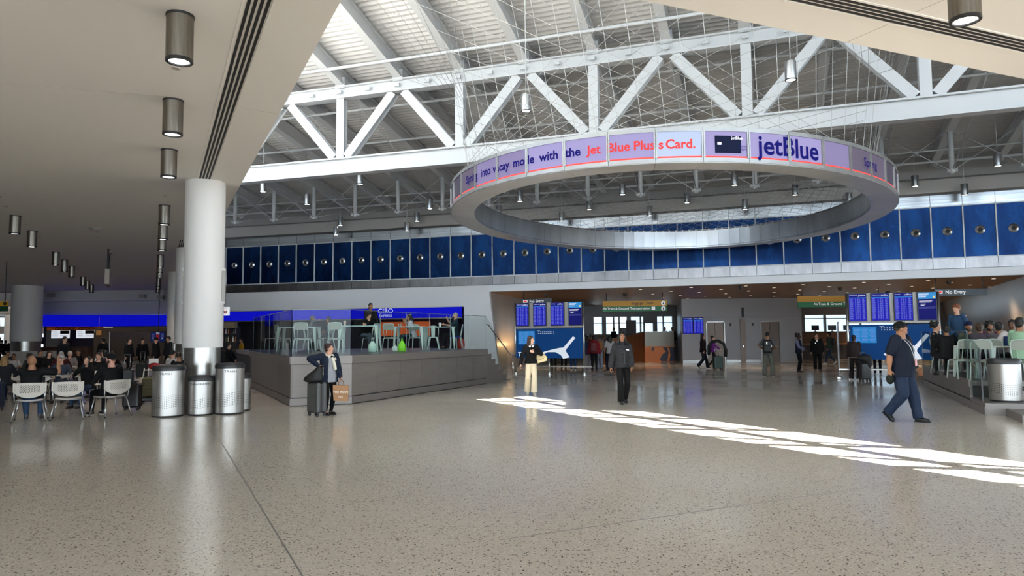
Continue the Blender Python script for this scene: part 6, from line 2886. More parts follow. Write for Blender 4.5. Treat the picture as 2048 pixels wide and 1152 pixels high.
            hm.build('face_mask', cloth(c), root)
    if beard:
        hm = MB()
        hm.xf = HM
        hm.ball((0, -.032, -.068), (.058, .064, .052), 16, 10)
        for s_ in (-1, 1):
            hm.ball((s_ * .062, -.01, -.045), (.014, .03, .045), 8, 6)
        me = remeshed(hm, max(vox * .8, .007), 1)
        place_mesh(me, 'beard', mat('hair_' + beard, lin(HAIRS[beard]), .6, bump=.5, bscale=60), root)
    # ---- face
    if q == 'hi' or (q == 'mid'):
        fm = MB()
        fm.xf = HM
        for s_ in (-1, 1):
            fm.mat(0).ball((s_ * .031, -.0835, .014), (.0135, .009, .008), 10, 6)
            fm.mat(1).ball((s_ * .031, -.090, .014), (.0065, .0045, .0065), 8, 6)
        fm.build('eyes', [mat('eye_white', (.55, .52, .5), .3), mat('eye_dark', (.015, .01, .008), .2)], root)
        fm = MB()
        fm.xf = HM
        for s_ in (-1, 1):
            limb(fm, [(s_ * .016, -.096, .033), (s_ * .034, -.093, .038), (s_ * .048, -.082, .033)], [.004, .0045, .003], 6)
        fm.build('eyebrows', hmat, root)
        fm = MB()
        fm.xf = HM
        limb(fm, [(-.021, -.094, -.058), (0, -.1025, -.055), (.021, -.094, -.058)], [.004, .0055, .004], 6)
        limb(fm, [(-.018, -.094, -.063), (0, -.101, -.066), (.018, -.094, -.063)], [.004, .0055, .004], 6)
        c = lin(SKINS[skin])
        fm.build('lips', mat('lips_' + skin, (c[0] * .75, c[1] * .5, c[2] * .5), .45), root)
    return {'root': root, 'S': S, 'hands': hands, 'A': A, 'HM': HM, 'P': P_, 'u': u, 'lat': lat, 'fw': fw, 'nk': nk, 'sp': sp}


def wpos(pp, v):
    r = pp['root']
    return Matrix.Translation(r.location) @ Matrix.Rotation(r.rotation_euler.z, 4, 'Z') @ (V(v) * pp['S'])


def part(pp, m, name, mm):
    return m.build(name, mm, pp['root'])


# the person with the suitcase -------------------------------------------
pw = PZ(654, 830.5, 0) + V((0, .1, 0))
W1 = person('short person in an open navy jacket and white scarf gripping a suitcase handle', pw, 1.58, 48, g=1.4, skin='light', hair='short', hc='auburn', top='jacket', tc='#141c2e', tc2='#8a8c94', bot='slim', bc='#08080a', shoe='#08080a',
            yaw=42, nod=-2, rhw=(-.20, -.17, 1.10), rpole=(-1, .5, .35), lhw=(.27, .02, .80), lpole=(.6, .8, -.2), q='hi', open_front=.11, hem=.16, hold=('l', 'r'), lf=V((.10, .03, .08)), rf=V((-.10, -.04, .08)))
m = MB()
nk = W1['nk']
for i in range(16):
    a = 2 * PI * i / 16
    m.ball(nk + V((.088 * math.cos(a), .075 * math.sin(a) - .015, -.01 - .02 * math.sin(a * 2) - .02 * (math.sin(a) < 0))), (.036, .036, .034), 8, 6)
limb(m, [nk + V((.02, -.11, -.05)), nk + V((.03, -.165, -.15)), nk + V((.05, -.185, -.27)), nk + V((.07, -.18, -.34))], [.034, .04, .045, .042], 8)
limb(m, [nk + V((.06, -.10, -.05)), nk + V((.10, -.14, -.11))], [.034, .03], 8)
place_mesh(remeshed(m, .009, 1), 'scarf', cloth('#cfcabb'), W1['root'])
m = MB()
limb(m, [nk + V((.0, -.125, -.045)), nk + V((.07, -.13, -.065))], [.028, .024], 8)
m.build('scarf_band', cloth('#14161f'), W1['root'])
hp = wpos(W1, W1['hands']['r'])
sp_ = V((hp.x - .13, hp.y + .02, 0))
sc_ = suitcase('dark grey ribbed suitcase standing beside the person with the white scarf', sp_ + V((-.02, 0, 0)), math.radians(-40), .42, .27, .66, '#3b3b39', True, .36)
# the handle meets the hand
off = V((hp.x, hp.y, 0)) - (Matrix.Rotation(math.radians(-40), 3, 'Z') @ V((0, .27 / 2 - .045, 0)))
sc_.location = (off.x, off.y, 0)
m = MB()
rings = []
for t, xo, w_, d_ in ((0, -.06, .17, .11), (.03, -.07, .22, .13), (.10, -.06, .215, .125), (.18, -.02, .16, .105), (.25, .04, .10, .085), (.31, .07, .065, .06), (.345, .085, .03, .03)):
    rings.append([(xo + w_ * math.cos(2 * PI * k / 18) * (1 + .07 * math.sin(3 * k + 9 * t)), d_ * math.sin(2 * PI * k / 18) * (1 + .08 * math.cos(2 * k + 7 * t)), t) for k in range(18)])
m.loft(rings)
o = m.build('shoulder_bag', mat('bag_black', lin('#09090a'), .6, bump=.6, bscale=10))
o.location = sc_.location + V((-.02, -.02, .737))
o.rotation_euler.z = math.radians(-12)
m = MB()
m.tube([(.07, -.03, .30), (.10, -.02, .36), (.12, .02, .33), (.08, .05, .27)], .010, 6)
m.build('strap', M_BLACK, o)
tag(o, 'soft black bag slumped on the grey ribbed suitcase', 'bag')
hl = wpos(W1, W1['hands']['l'])
o = thing('paper_bag', 'brown paper carrier bag held by the person with the suitcase', 'bag', (hl.x + .02, hl.y - .02, hl.z - .47), math.radians(8))
m = MB()
m.loft([[(-.15, -.08, .02), (.15, -.08, 0), (.15, .08, 0), (-.15, .08, .02)], [(-.165, -.085, .20), (.165, -.085, .19), (.165, .085, .19), (-.165, .085, .20)], [(-.17, -.07, .36), (.165, -.07, .34), (.165, .07, .34), (-.17, .07, .36)]], smooth=False)
m.build('sack', mat('kraft_paper', lin('#9c7450'), .7, var=.08, vscale=9, bump=.3, bscale=14), o)
m = MB()
m.tube([(-.06, -.05, .33), (-.05, -.03, .43), (0, -.01, .475), (.05, -.03, .43), (.06, -.05, .33)], .008, 6)
m.tube([(-.06, .05, .33), (-.05, .03, .43), (0, .01, .475), (.05, .03, .43), (.06, .05, .33)], .008, 6)
m.build('handle', mat('kraft_dark', lin('#7d5a3c'), .7), o)
m = MB()
m.text('THE MOVE', .068, (0, -.0875, .205), (1, 0, -.02), (0, 0, 1), bold=.02)
m.text('GO', .06, (.0, -.085, .10), (1, 0, -.02), (0, 0, 1), bold=.01)
m.build('lettering', mat('bag_print', (.75, .70, .62), .6), o)

# the person in white trousers -------------------------------------------
p = PZ(1063, 789, 0)
W2 = person('person in a black jacket and wide cream trousers walking with a tote bag', p + V((0, .1, 0)), 1.70, 6, g=.92, skin='fair', hair='long', hc='brown', top='jacket', tc='#0d0e11', tc2='#060607', bot='wide', bc='#cfc3aa', shoe='#b8b2a8',
            yaw=58, nod=4, rhw=(-.33, -.08, .80), rpole=(-.8, .7, 0), lhw=(.10, -.21, 1.23), lpole=(1, .2, -.6), q='hi', open_front=.07, hem=.04, lf=V((.07, -.12, .08)), rf=V((-.10, .10, .10)), rfp=16)
m = MB()
nk = W2['nk']
m.tube([nk + V((.085 * math.cos(a), .075 * math.sin(a) - .01, .0 + .015 * math.sin(a))) for a in [PI * (-.42 + 1.84 * i / 18) for i in range(19)]], .016, 8)
for s_ in (-1, 1):
    m.ball(nk + V((s_ * .045, -.092, -.03)), (.034, .022, .034), 12, 8)
part(W2, m, 'neck_headphones', mat('phones_white', (.7, .72, .72), .4))
sh = wpos(W2, W2['A']['l'][0])
o = thing('tote_bag', 'cream tote bag under the arm of the person in cream trousers', 'bag', (sh.x + .10, sh.y + .03, 1.0), math.radians(-12))
m = MB()
m.loft([[(-.15, -.05, -.13), (.20, -.05, -.03), (.20, .05, -.03), (-.15, .05, -.13)], [(-.14, -.06, .05), (.21, -.06, .07), (.21, .06, .07), (-.14, .06, .05)], [(-.10, -.03, .20), (.12, -.03, .18), (.12, .03, .18), (-.10, .03, .20)]], smooth=False)
m.build('sack', mat('canvas', lin('#cdbf95'), .75, var=.12, vscale=8), o)
m = MB()
m.tube([(-.08, -.03, .19), (-.07, -.03, .32), (-.07, .0, .415), (-.07, .04, .32), (-.05, .04, .19)], .012, 6)
m.build('strap', mat('canvas_dark', lin('#a5946a'), .75), o)
m = MB()
m.plate([(-.06, -.064, -.02), (.13, -.064, .035), (.13, -.064, .055), (-.06, -.064, .0)], .003, (0, -1, 0))
m.build('print', mat('canvas_print', lin('#8a7448'), .7), o)

# the person in the puffer jacket -------------------------------------------
p = PZ(1248, 808, 0)
M1 = person('person in a dark grey puffer jacket walking in the middle of the hall', p + V((0, .12, 0)), 1.77, 8, g=1.0, skin='tan', hair='dreads', hc='black', top='puffer', tc='#26272a', bot='loose', bc='#0d0c0c', shoe='#070707',
            yaw=-14, nod=-8, rhw=(-.30, -.03, .92), lhw=(.20, -.16, .93), rpole=(-1, .5, 0), lpole=(1, .4, 0), q='hi', lf=V((.10, .20, .13)), rf=V((-.09, -.12, .08)), lfp=26, beard=None)
m = MB()
ctr = M1['sp'](.36) + M1['lat'] * .085 + M1['fw'] * -.163
m.plate([ctr + M1['lat'] * x + M1['u'] * z for x, z in ((-.035, .014), (.0, .016), (.028, .008), (.038, -.012), (.036, -.02), (.0, -.014), (-.035, -.006))], .006, -M1['fw'])
part(M1, m, 'emblem', M_SGW)
m = MB()
m.beam(M1['sp'](.42) + M1['fw'] * -.15, M1['sp'](.30) + M1['fw'] * -.172, .012, .008)
m.beam(M1['sp'](.30) + M1['fw'] * -.172, M1['sp'](.02) + M1['fw'] * -.182, .012, .008)
part(M1, m, 'zip', M_BLACK)

# the person in the navy shirt ------------------------------------------------
p = PZ(1817, 846, 0)
M2 = person('large person in a navy polo shirt and black cap striding to the right', p + V((0, .15, 0)), 1.92, 40, g=1.62, skin='tan', hair='crop+cap:#0b0b0c', hc='black', top='tee', tc='#0f1626', bot='loose', bc='#1d2a40', shoe='#070707',
            yaw=44, nod=-12, rhw=(-.30, -.12, 1.0), lhw=(.34, .06, 1.02), rpole=(-.7, .8, 0), lpole=(.5, .9, 0), q='hi', lf=V((.09, -.20, .08)), rf=V((-.09, .22, .17)), rfp=42, hem=.17, hold=('r',))
m = MB()
for s_ in (-1, 1):
    a = M2['nk'] + M2['lat'] * (s_ * .075) + M2['fw'] * -.04
    b_ = M2['sp'](.34) + M2['lat'] * (s_ * .055) + M2['fw'] * -.180
    c_ = M2['sp'](.13) + M2['fw'] * -.215
    m.tube([a, a.lerp(b_, .5) + M2['fw'] * -.02, b_, b_.lerp(c_, .5) + M2['fw'] * -.006, c_], .007, 6)
part(M2, m, 'lanyard', mat('lanyard_pale', (.35, .37, .42), .6))
m = MB()
c_ = M2['sp'](.08) + M2['fw'] * -.232
m.plate([c_ + M2['lat'] * x + M2['u'] * z for x, z in ((-.035, .05), (.035, .05), (.035, -.06), (-.035, -.06))], .008, -M2['fw'])
part(M2, m, 'badge', mat('badge_pink', lin('#c07a80'), .4))
m = MB()
c_ = M2['sp'](.345) + M2['lat'] * .105 + M2['fw'] * -.166
m.plate([c_ + M2['lat'] * x + M2['u'] * z for x, z in ((-.004, .03), (.006, .03), (.012, .008), (-.008, .008))], .005, -M2['fw'])
m.plate([c_ + M2['lat'] * x + M2['u'] * z for x, z in ((-.026, -.004), (.03, -.008), (.03, -.018), (-.026, -.014))], .005, -M2['fw'])
part(M2, m, 'emblem', M_SGW)
m = MB()
sh, e, w = M2['A']['l']
d = (w - e).normalized()
m.cyl(w - d * .035, w - d * .005, .035, .033, n=14)
part(M2, m, 'watch', M_BLACK)
m = MB()
m.xf = M2['HM']
ring = [(.030 * math.cos(a), -.098 + .004 * math.sin(a), .088 + .018 * math.sin(a)) for a in [2 * PI * i / 14 for i in range(14)]]
m.plate(ring, .006, (0, -1, .4))
part(M2, m, 'cap_badge', mat('cap_badge', (.3, .33, .3), .5))
m = MB()
for s_ in (-1, 1):
    m.xf = M2['HM']
    m.rbox((s_ * .033, -.098, .014), (.05, .012, .028), .008)
m.tube([(.06, -.09, .016), (.078, .0, .014)], .004, 5)
m.tube([(-.06, -.09, .016), (-.078, .0, .014)], .004, 5)
part(M2, m, 'glasses', M_BLACK)
hr = wpos(M2, M2['hands']['r'])
m = MB()
m.ball((0, 0, -.08), (.075, .06, .10), 14, 8)
m.ball((.09, -.01, .03), (.06, .045, .05), 12, 8)
m.cyl((.0, 0, 0), (.08, -.01, .03), .03, n=10)
o = m.build('folded_cap', cloth('#1a1d17'))
o.location = hr
tag(o, 'dark green and black folded cap held by the person in the navy shirt', 'cap')
# ---------------------------------------------------------------- other people of the hall
def P2(label, px, py, H, deg, z=0.0, back=.08, **k):
    p = PZ(px, py, z) + V((0, back, 0))
    return person(label, p, H, deg + math.degrees(math.atan2(-p.x, p.y)), **k)


STEP = dict(lf=V((.08, -.20, .08)), rf=V((-.08, .24, .16)), rfp=40)
STEP2 = dict(rf=V((-.08, -.20, .08)), lf=V((.08, .24, .16)), lfp=40)

BP = P2('person with a black backpack and grey-green trousers, seen from behind by the elevator', 1539, 754, 1.76, 178, skin='tan', hair='crop', hc='black', top='tee', tc='#4a4a4c', bot='wide', bc='#55564f', shoe='#101010', sole='#b8b4ac', q='mid', lf=V((.15, .0, .08)), rf=V((-.15, .0, .08)), rh=V((-.20, -.18, 1.1)), lh=V((.20, -.18, 1.1)))


def worn_pack(pp, label, col, w=.30, h=.46, d=.17, t0=.0):
    o = thing('backpack', label, 'backpack', wpos(pp, pp['sp'](t0 + .23) + pp['fw'] * (.125 + d / 2)), pp['root'].rotation_euler.z)
    m = MB()
    m.rbox((0, 0, 0), (w, d, h), .07, 0, 4)
    mm = mat('pack_' + col, lin(col), .6, bump=.3, bscale=25)
    m.build('body', mm, o)
    m = MB()
    m.rbox((0, d / 2 + .02, -h * .16), (w * .78, .07, h * .46), .03, 0, 3)
    m.build('pocket', mm, o)
    for s_ in (-1, 1):
        m = MB()
        m.tube([(s_ * .10, -d / 2, h * .45), (s_ * .12, -d / 2 - .07, h * .52), (s_ * .125, -d / 2 - .25, h * .38), (s_ * .14, -d / 2 - .22, -h * .05), (s_ * .13, -d / 2, -h * .3)], .018, 6)
        m.build('strap', M_BLACK, o)
    return o


bp_o = worn_pack(BP, 'black backpack with small pale patches on the person at the elevator', '#0a0b0d', .34, .50, .20)
m = MB()
m.box((.02, .125, .14), (.045, .02, .10), .0)
m.box((-.14, .105, .02), (.03, .02, .09), .0)
m.build('patch', M_SGW, bp_o)

WK = P2('long-haired person in dark clothes walking right past the blue wall screens', 1408, 738, 1.72, 82, skin='light', hair='long', hc='dark', top='jacket', tc='#1a1012', bot='loose', bc='#0d1018', shoe='#101012', sole='#c4c0ba', q='lo', hem=.14, **STEP)
PU = P2('person in a purple top pulling a green suitcase before the elevators', 1428, 737, 1.62, 84, skin='light', hair='bun', hc='dark', top='hoodie', tc='#6a2a7c', bot='slim', bc='#0c0c0e', shoe='#8c8880', q='lo', rhw=(.28, -.1, .98), **STEP2)
suitcase('dark green suitcase before the left elevator, beside the person in purple', PZ(1436, 740, 0), .15, .44, .27, .58, '#12312b', False, .52)
m = MB()
m.tube([(-.42 + .02, 0, .0), (-.40, 0, .42), (-.22, 0, .62), (.06, 0, .66), (.32, 0, .52), (.42, 0, .2), (.40, 0, -.1)], .075, 10)
o = m.build('neck_roll', mat('roll_black', lin('#08080a'), .7, bump=.4, bscale=14))
o.location = PZ(1434, 740, 0) + V((.05, .06, .72))
tag(o, 'thick black arched cushion roll over the dark green suitcase', 'cushion')

UA = P2('uniformed person in a navy waistcoat and pale blue sleeves with curly hair, in profile', 1600, 745, 1.68, 70, skin='dark', hair='curly', hc='black', top='long', tc='#0c1226', bot='slim', bc='#06070c', shoe='#07070a', q='mid', lhw=(.18, -.18, 1.05), rhw=(.16, -.2, 1.0))
m = MB()
for kx in ('l', 'r'):
    sh, e, w = UA['A'][kx]
    limb(m, [sh, sh.lerp(e, .5), e, w], [.074, .068, .06, .048], 12)
place_mesh(remeshed(m, .014, 1), 'sleeves', cloth('#5f6680'), UA['root'])
UB = P2('uniformed person in a black suit facing the hall beside the counter', 1637, 741, 1.68, 8, skin='light', hair='crop', hc='black', top='jacket', tc='#08080b', bot='loose', bc='#07070a', shoe='#060608', q='mid', g=1.2, hem=.16)
m = MB()
m.box(UB['sp'](.44) + UB['fw'] * -.125, (.07, .03, .05))
m.box(UB['sp'](.34) + UB['fw'] * -.155 + UB['lat'] * -.08, (.04, .012, .05))
part(UB, m, 'collar', M_SGW)
NR = P2('person with a black backpack and jeans walking left behind the white banner', 1662, 729, 1.75, -100, skin='tan', hair='short', hc='black', top='hoodie', tc='#20322e', bot='jeans', bc='#1c2c44', shoe='#b8b2a8', q='lo', **STEP)
worn_pack(NR, 'black backpack on the person walking behind the white banner', '#0b0b0c')
BR_ = P2('person in a brown tracksuit with pale waistband before the right map, seen from behind', 1713, 761, 1.62, 168, skin='brown', hair='bun', hc='black', top='hoodie', tc='#2a1f20', bot='loose', bc='#241b1c', shoe='#d2cec8', q='mid', g=1.12, lf=V((.14, .0, .08)), rf=V((-.13, .06, .08)), rhw=(.22, .1, .85), hem=.06)
m = MB()
m.loft([[BR_['P'] + V((.185 * math.cos(a), .145 * math.sin(a), z)) for a in [2 * PI * k / 20 for k in range(20)]] for z in (-.075, -.03)], caps=False)
part(BR_, m, 'waistband', cloth('#9a948c'))
suitcase('black suitcase with a coat over it beside the person in the brown tracksuit', PZ(1733, 763, 0) + V((0, .1, 0)), .2, .40, .25, .56, '#0c0c0e', False, .38)
m = MB()
m.ball((0, 0, .0), (.24, .17, .16), 14, 8)
m.ball((.09, -.02, -.16), (.13, .12, .22), 12, 8)
o = m.build('coat', mat('coat_black', lin('#08080b'), .75, bump=.5, bscale=10))
o.location = PZ(1733, 763, 0) + V((.03, .1, .80))
tag(o, 'black coat heaped on the suitcase before the right map', 'coat')
P2('person hidden behind the right map board, only dark trousers showing', 1758, 752, 1.7, 180, skin='tan', hair='short', hc='black', top='long', tc='#141518', bot='slim', bc='#0b0b0e', shoe='#8d8d8d', q='lo')

# the queue behind the left flight board
Q = [(1176, 744, 1.66, 150, 'person in a blue jacket and pale trousers right of the left flight board post', dict(skin='brown', hair='short', hc='dark', top='jacket', tc='#2c4a74', bot='loose', bc='#8d8688', shoe='#a39c94')),
     (1189, 745, 1.70, 175, 'person in a red jacket in the queue behind the left flight board', dict(skin='tan', hair='bun', hc='dark', top='puffer', tc='#6e1119', bot='slim', bc='#0b0c10', shoe='#571a18')),
     (1200, 738, 1.74, 190, 'person in a grey hooded top in the queue, seen from behind', dict(skin='light', hair='short', hc='brown', top='hoodie', tc='#6a6c74', bot='loose', bc='#7d8494', shoe='#2a2a2e')),
     (1221, 744, 1.68, 200, 'person with long black hair and white shoulder bag, right end of the queue', dict(skin='tan', hair='long', hc='black', top='tee', tc='#8f8c8c', bot='wide', bc='#0e1420', shoe='#9c968e')),
     (1147, 743, 1.72, 185, 'person in jeans mostly hidden by the left map board', dict(skin='light', hair='short', hc='brown', top='long', tc='#1c2638', bot='jeans', bc='#1f3a5e', shoe='#b0a89c')),
     (1128, 742, 1.70, 170, 'person in black trousers mostly hidden by the left map board', dict(skin='tan', hair='short', hc='black', top='coat', tc='#0d0d10', bot='slim', bc='#08080a', shoe='#101012')),
     (1108, 740, 1.66, 190, 'person in dark trousers behind the middle foot of the left map board', dict(skin='tan', hair='long', hc='black', top='coat', tc='#101014', bot='slim', bc='#0a0a0c', shoe='#0c0c0c')),
     (1183, 730, 1.75, 170, 'dark-haired person deeper in the queue behind the red jacket', dict(skin='tan', hair='short', hc='black', top='jacket', tc='#0c0c0e', bot='slim', bc='#08080a')),
     (1209, 729, 1.72, 185, 'dark figure deeper in the queue behind the grey hooded top', dict(skin='brown', hair='short', hc='brown', top='coat', tc='#121013', bot='slim', bc='#08080a')),
     (1170, 727, 1.78, 180, 'tall dark figure at the back of the queue', dict(skin='tan', hair='short', hc='black', top='coat', tc='#0a0a0c', bot='slim', bc='#08080a'))]
qp = []
for x, y, H, a, lb, kw in Q:
    qp.append(P2(lb, x, y, H, a, q='lo', **kw))
worn_pack(qp[1], 'dark red backpack on the person in the red jacket', '#5a0f14')
worn_pack(qp[2], 'mustard yellow backpack in the queue, on the grey hooded top', '#8a5a22')
hb_ = soft_bag('shoulder_bag', 'white shoulder bag on the long-haired person at the end of the queue', 'bag', wpos(qp[3], qp[3]['A']['r'][1]) + V((.10, -.05, -.15)), .30, .16, .42, '#a9a6a6', 8)
for k, (x, y) in enumerate(((1334, 654), (1351, 655), (1234, 661))):
    pp_ = PY(x - 4, 662, 45.9)
    person(('dark figure against the bright rear window above the mural, left of two', 'dark figure against the bright rear window above the mural, right of two', 'dark figure against the rear window beside the blank panel')[k], (pp_.x, 46.0 + .25 * k, 0.55), 1.62, 30 - 40 * k, skin='tan', hair='short', hc='black', top='coat', tc='#0b0b0e', q='lo')

# ---------------------------------------------------------------- people on the raised platform
def sit(label, px, py, z, H, deg, back=.0, **k):
    p = PZ(px, py, z) + V((0, back, 0))
    return person(label, p, H, deg + math.degrees(math.atan2(-p.x, p.y)), sit=True, **k)


sit('person in a grey cap seated on the raised platform, hand at the mouth', 620, 699, DZ, 1.74, 78, skin='tan', hair='crop+cap:#5a5850', hc='dark', top='long', tc='#5d625f', bot='jeans', bc='#1e2530', shoe='#1a1a1a', lhw=(.34, -.12, 1.14), rhw=(.30, -.22, .86), q='mid', lean=8)
sit('person in black seated on the raised platform, leaning the face on one hand', 727, 702, DZ, 1.80, 40, skin='light', hair='curly', hc='dark', top='hoodie', tc='#0e0d0c', bot='jeans', bc='#46525e', shoe='#1a1a1a', lean=26, nod=24, lhw=(.16, -.30, 1.06), rhw=(.02, -.38, .90), q='mid')
sit('person with white headphones seated behind the one leaning on a hand', 731, 698.8, DZ, 1.98, 20, back=.9, skin='tan', hair='short+phones:#d8d8d8', hc='dark', top='hoodie', tc='#171614', bot='jeans', bc='#202020', q='mid', zoff=.26)
sit('long-haired person in a white top on the raised platform, hands at the mouth', 826, 699.2, DZ, 1.72, -78, skin='tan', hair='long+band:#c8c8cc', hc='black', top='tee', tc='#b6b2b8', bot='slim', bc='#2a3a44', shoe='#9a9a98', lean=14, nod=14, lhw=(-.24, -.10, 1.0), rhw=(-.26, -.16, .98), q='mid')
sit('person in a dark teal shirt and face mask, right end of the raised platform', 911, 697, DZ, 1.80, -76, skin='light', hair='crop+mask:#32415a', hc='grey', top='tee', tc='#1b2c36', bot='slim', bc='#12161c', shoe='#14161c', lhw=(-.42, -.1, .92), rhw=(-.30, -.26, 1.14), q='mid')
sit('person in black between the first two chairs of the raised platform', 655, 700, DZ, 1.66, -60, back=.5, skin='tan', hair='long', hc='black', top='coat', tc='#0c0c0e', bot='slim', bc='#0a0a0c', q='lo', lean=12, nod=18)

# ---------------------------------------------------------------- people on the right platform
person('standing person in a blue shirt and glasses looking down at the right edge', PZ(2004, 750, RZ) + V((0, 1.6, 0)), 1.86, -65, skin='light', hair='short', hc='ginger', top='long', tc='#27415f', bot='jeans', bc='#1b2430', q='mid', nod=22, lean=8)
RPL = [('person in a navy turban seated on the right platform', 1942, 750, 1.74, 12, dict(skin='tan', hair='turban:#151a3c', hc='black', top='long', tc='#5c6a5e', bot='slim', bc='#14161c', beard='black')),
       ('brown-haired person beside the navy turban on the right platform, seen from behind', 1964, 752, 1.70, 170, dict(skin='tan', hair='short', hc='brown', top='hoodie', tc='#4c4650', bot='jeans', bc='#22303f')),
       ('bearded person in a maroon shirt on the right platform', 1985, 747, 1.74, 10, dict(skin='tan', hair='curly', hc='black', top='tee', tc='#5c1746', bot='jeans', bc='#1d2838', beard='black')),
       ('person in a grey shirt seen from behind on the right platform', 2004, 755, 1.72, 165, dict(skin='tan', hair='short', hc='black', top='tee', tc='#58555a', bot='jeans', bc='#20242c')),
       ('person in a white shirt with black sleeves facing the table at the right edge', 2030, 756, 1.78, -12, dict(skin='brown', hair='crop', hc='black', top='tee', tc='#b9b4b4', bot='jeans', bc='#101218', nod=14)),
       ('person in a pale green shirt cut by the right picture edge', 2046, 762, 1.82, 150, dict(skin='tan', hair='short', hc='black', top='long', tc='#8fb294', bot='slim', bc='#8aa58c', g=1.1)),
       ('dark-clothed person behind the glass of the right platform', 1897, 752, 1.66, -160, dict(skin='tan', hair='short', hc='black', top='coat', tc='#0f1012', bot='slim', bc='#0d0e12')),
       ('dark-haired person in profile right of the right flight board', 1875, 748, 1.76, 80, dict(skin='light', hair='curly', hc='black', top='long', tc='#16181c', bot='slim', bc='#101116'))]
for lb, x, y, H, a, kw in RPL:
    sit(lb, x, y, RZ, H, a, q='mid', **kw)

# ---------------------------------------------------------------- food court people
F_ = []


def seat_at(i, label, H, **k):
    """sit on the i-th white chair"""
    c = [o for o in bpy.data.objects if o.name.split('.')[0] == 'cafe_chair'][i]
    return person(label, c.location + V((0, 0, 0)), H, math.degrees(c.rotation_euler.z) + 180, sit=True, **k)


seat_at(0, 'bald person in a black shirt on the leftmost front white chair, one hand raised', 1.80, g=1.25, skin='tan', hair='none', top='tee', tc='#09090a', bot='jeans', bc='#2a3f58', shoe='#3a3a3c', q='mid', rhw=(.38, .28, 1.26), rpole=(0, .3, -1), lhw=(-.15, .42, .80), rf=V((.14 * -1, -.40, .08)))
sit('person in a black and white patterned cap facing the bald person', 84, 808, 0, 1.70, -8, back=.75, skin='light', hair='crop+cap:#8f8d8a', hc='dark', top='long', tc='#2c323e', bot='jeans', bc='#20242c', q='mid', yaw=-10, nod=10)
sit('smiling person in black resting a cheek on one hand at the front table', 166, 814, 0, 1.68, -34, back=.15, skin='light', hair='long', hc='black', top='long', tc='#0b0b0c', bot='jeans', bc='#2a3b52', q='mid', yaw=-12, nod=-14, lpole=(.4, -.3, -1), lhw=(.16, -.12, 1.10), rhw=(-.25, -.25, .78))
seat_at(2, 'bearded person in a black cap and black jumper on the sideways white chair', 1.82, g=1.25, skin='pink', hair='crop+cap:#0a0a0c', hc='brown', top='long', tc='#08080a', bot='slim', bc='#0a0a0c', shoe='#0d0d0f', sole='#b4aca0', q='mid', beard='brown', yaw=24, nod=-4, lf=V((.1, -.52, .08)))
sit('grey-haired person in a maroon jumper seen from behind in the food court', 120, 784, 0, 1.74, 176, g=1.15, skin='pink', hair='crop', hc='grey', top='long', tc='#3a0f12', bot='jeans', bc='#20242c', q='mid')
sit('white-haired person in a grey jacket facing the maroon jumper', 138, 768, 0, 1.66, -16, skin='pink', hair='short', hc='white', top='jacket', tc='#6a625e', bot='slim', bc='#26262a', q='mid', g=1.1)
P2('standing person in a dark uniform suit and tie among the food court tables', 124, 762, 1.84, 35, skin='light', hair='crop', hc='dark', top='jacket', tc='#0a0b10', bot='loose', bc='#08080c', q='mid', nod=22, yaw=10, hem=.18)
sit('dark-haired person behind the one resting a cheek', 175, 795, 0, 1.72, -20, back=.5, skin='light', hair='short', hc='brown', top='coat', tc='#0d0c0b', bot='slim', bc='#0c0c0e', q='mid')
sit('person in a green-grey jacket leaning forward in the food court', 191, 768, 0, 1.78, 60, skin='light', hair='short', hc='dark', top='jacket', tc='#2c3530', bot='slim', bc='#16181c', q='mid', lean=22, nod=14)
sit('person in a dusky purple hooded top seen from behind', 208, 778, 0, 1.74, 190, skin='light', hair='short', hc='black', top='hoodie', tc='#3d3340', bot='slim', bc='#16181c', q='mid', g=1.15)
sit('dark-haired person in black right of the purple hooded top', 222, 772, 0, 1.68, 150, skin='light', hair='short', hc='black', top='long', tc='#0b0b0d', bot='slim', bc='#0c0c0e', q='lo')
P2('bearded person in black queueing at the far counter', 203, 748, 1.80, -150, skin='tan', hair='short', hc='black', top='coat', tc='#0a0a0b', bot='slim', bc='#09090a', q='lo')
P2('person with a hair bun and dark coat queueing at the far tan wall', 254, 752, 1.74, 50, skin='light', hair='bun', hc='dark', top='coat', tc='#0b0b0d', bot='slim', bc='#0a0b0f', q='lo', yaw=20)
P2('second person in black queueing before the far tan wall', 282, 748, 1.74, 20, skin='light', hair='short', hc='black', top='coat', tc='#0a0a0c', bot='slim', bc='#0a0a0c', q='lo')
P2('person in a black cap before the far wall television', 308, 750, 1.78, 60, skin='light', hair='crop+cap:#0c0c0e', hc='dark', top='jacket', tc='#0d0d10', bot='slim', bc='#0a0a0c', q='lo', yaw=20, nod=16)
P2('person leaning at the edge of the distant white column', 334, 748, 1.82, -60, skin='light', hair='short', hc='dark', top='jacket', tc='#14171f', bot='slim', bc='#0b0b0e', q='lo')
sit('person in a black and white patterned jacket at the far left edge', 6, 802, 0, 1.68, 160, skin='light', hair='long', hc='blond', top='jacket', tc='#17181d', bot='slim', bc='#14161c', q='mid')
sit('young person in a white shirt at the left tables', 26, 772, 0, 1.58, -20, skin='brown', hair='crop', hc='black', top='tee', tc='#7e7a78', bot='slim', bc='#14161c', q='mid', nod=16)
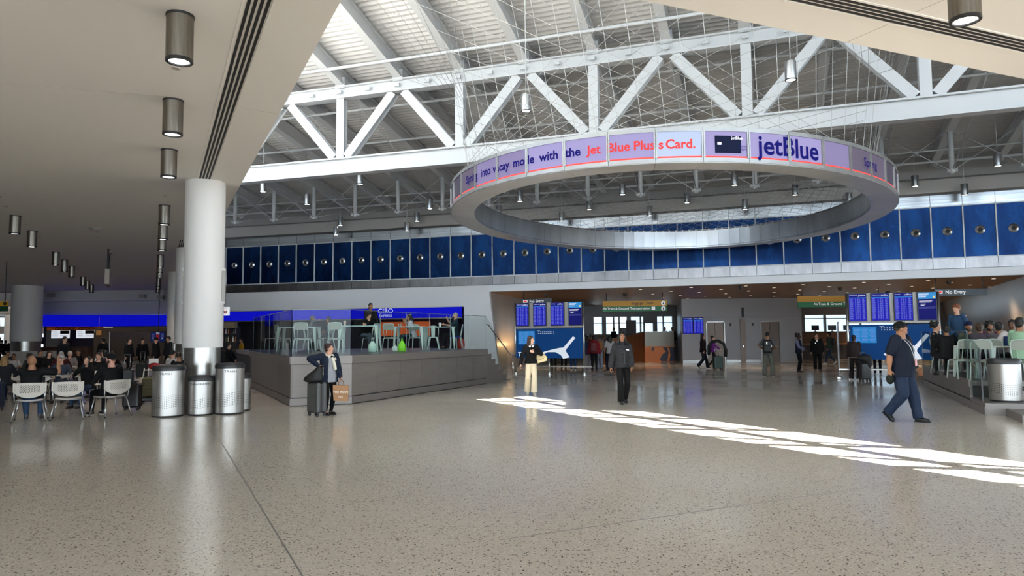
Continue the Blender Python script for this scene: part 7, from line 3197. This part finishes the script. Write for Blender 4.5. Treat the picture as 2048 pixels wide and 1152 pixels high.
sit('dark-haired person leaning over behind the left tables', 46, 776, 0, 1.66, 60, skin='tan', hair='short', hc='black', top='long', tc='#131316', bot='slim', bc='#111114', q='lo', lean=20, nod=20)
sit('person in black behind the patterned cap', 78, 765, 0, 1.70, 30, skin='tan', hair='short', hc='black', top='coat', tc='#0b0b0d', bot='slim', bc='#0b0b0d', q='lo')
sit('dark-haired person left of the standing uniform suit', 96, 770, 0, 1.68, 20, skin='light', hair='long', hc='black', top='coat', tc='#0b0a0b', bot='slim', bc='#0b0b0d', q='lo', nod=14)
sit('person in a dark coat seated below the far menu screens', 155, 762, 0, 1.72, -30, skin='tan', hair='short', hc='black', top='coat', tc='#120e0e', bot='slim', bc='#0b0b0d', q='lo')
sit('small dark figure seated left of the low partition', 14, 758, 0, 1.60, 0, skin='tan', hair='short', hc='dark', top='coat', tc='#171416', bot='slim', bc='#0b0b0d', q='lo')
sit('person in a white shirt seated beside the big column', 344, 780, 0, 1.74, 150, skin='light', hair='crop', hc='black', top='long', tc='#a8a4a2', bot='slim', bc='#16181c', q='mid')
sit('dark-haired person in black seated in front of the white shirt beside the column', 356, 790, 0, 1.70, 165, skin='tan', hair='crop', hc='dark', top='long', tc='#0c0c0e', bot='slim', bc='#0c0c0e', q='mid')
for k, (x, y, H, a, tc) in enumerate(((20, 726, 1.75, 170, '#0b0b0d'), (37, 724, 1.8, 180, '#0a0a0c'), (8, 728, 1.7, 175, '#10100f'), (1, 724, 1.72, 150, '#14141a'))):
    P2('dark figure in the bright left concourse, ' + ('third from the left', 'fourth from the left, beside the round column', 'second from the left', 'first from the left')[k], x, y, H, a, skin='tan', hair='short', hc='black', top='coat', tc=tc, bot='slim', bc='#0b0b0d', q='lo')
P2('person in a yellow top at the bar right of the big column', 478, 742, 1.70, -70, skin='tan', hair='short', hc='black', top='long', tc='#a07416', bot='slim', bc='#0c0c10', q='mid', back=.3)
sit('person in black seated at the bar right of the big column', 456, 752, 0, 1.74, 70, skin='light', hair='short', hc='dark', top='coat', tc='#0b0b0d', bot='slim', bc='#0b0b0d', q='lo', zoff=.15)
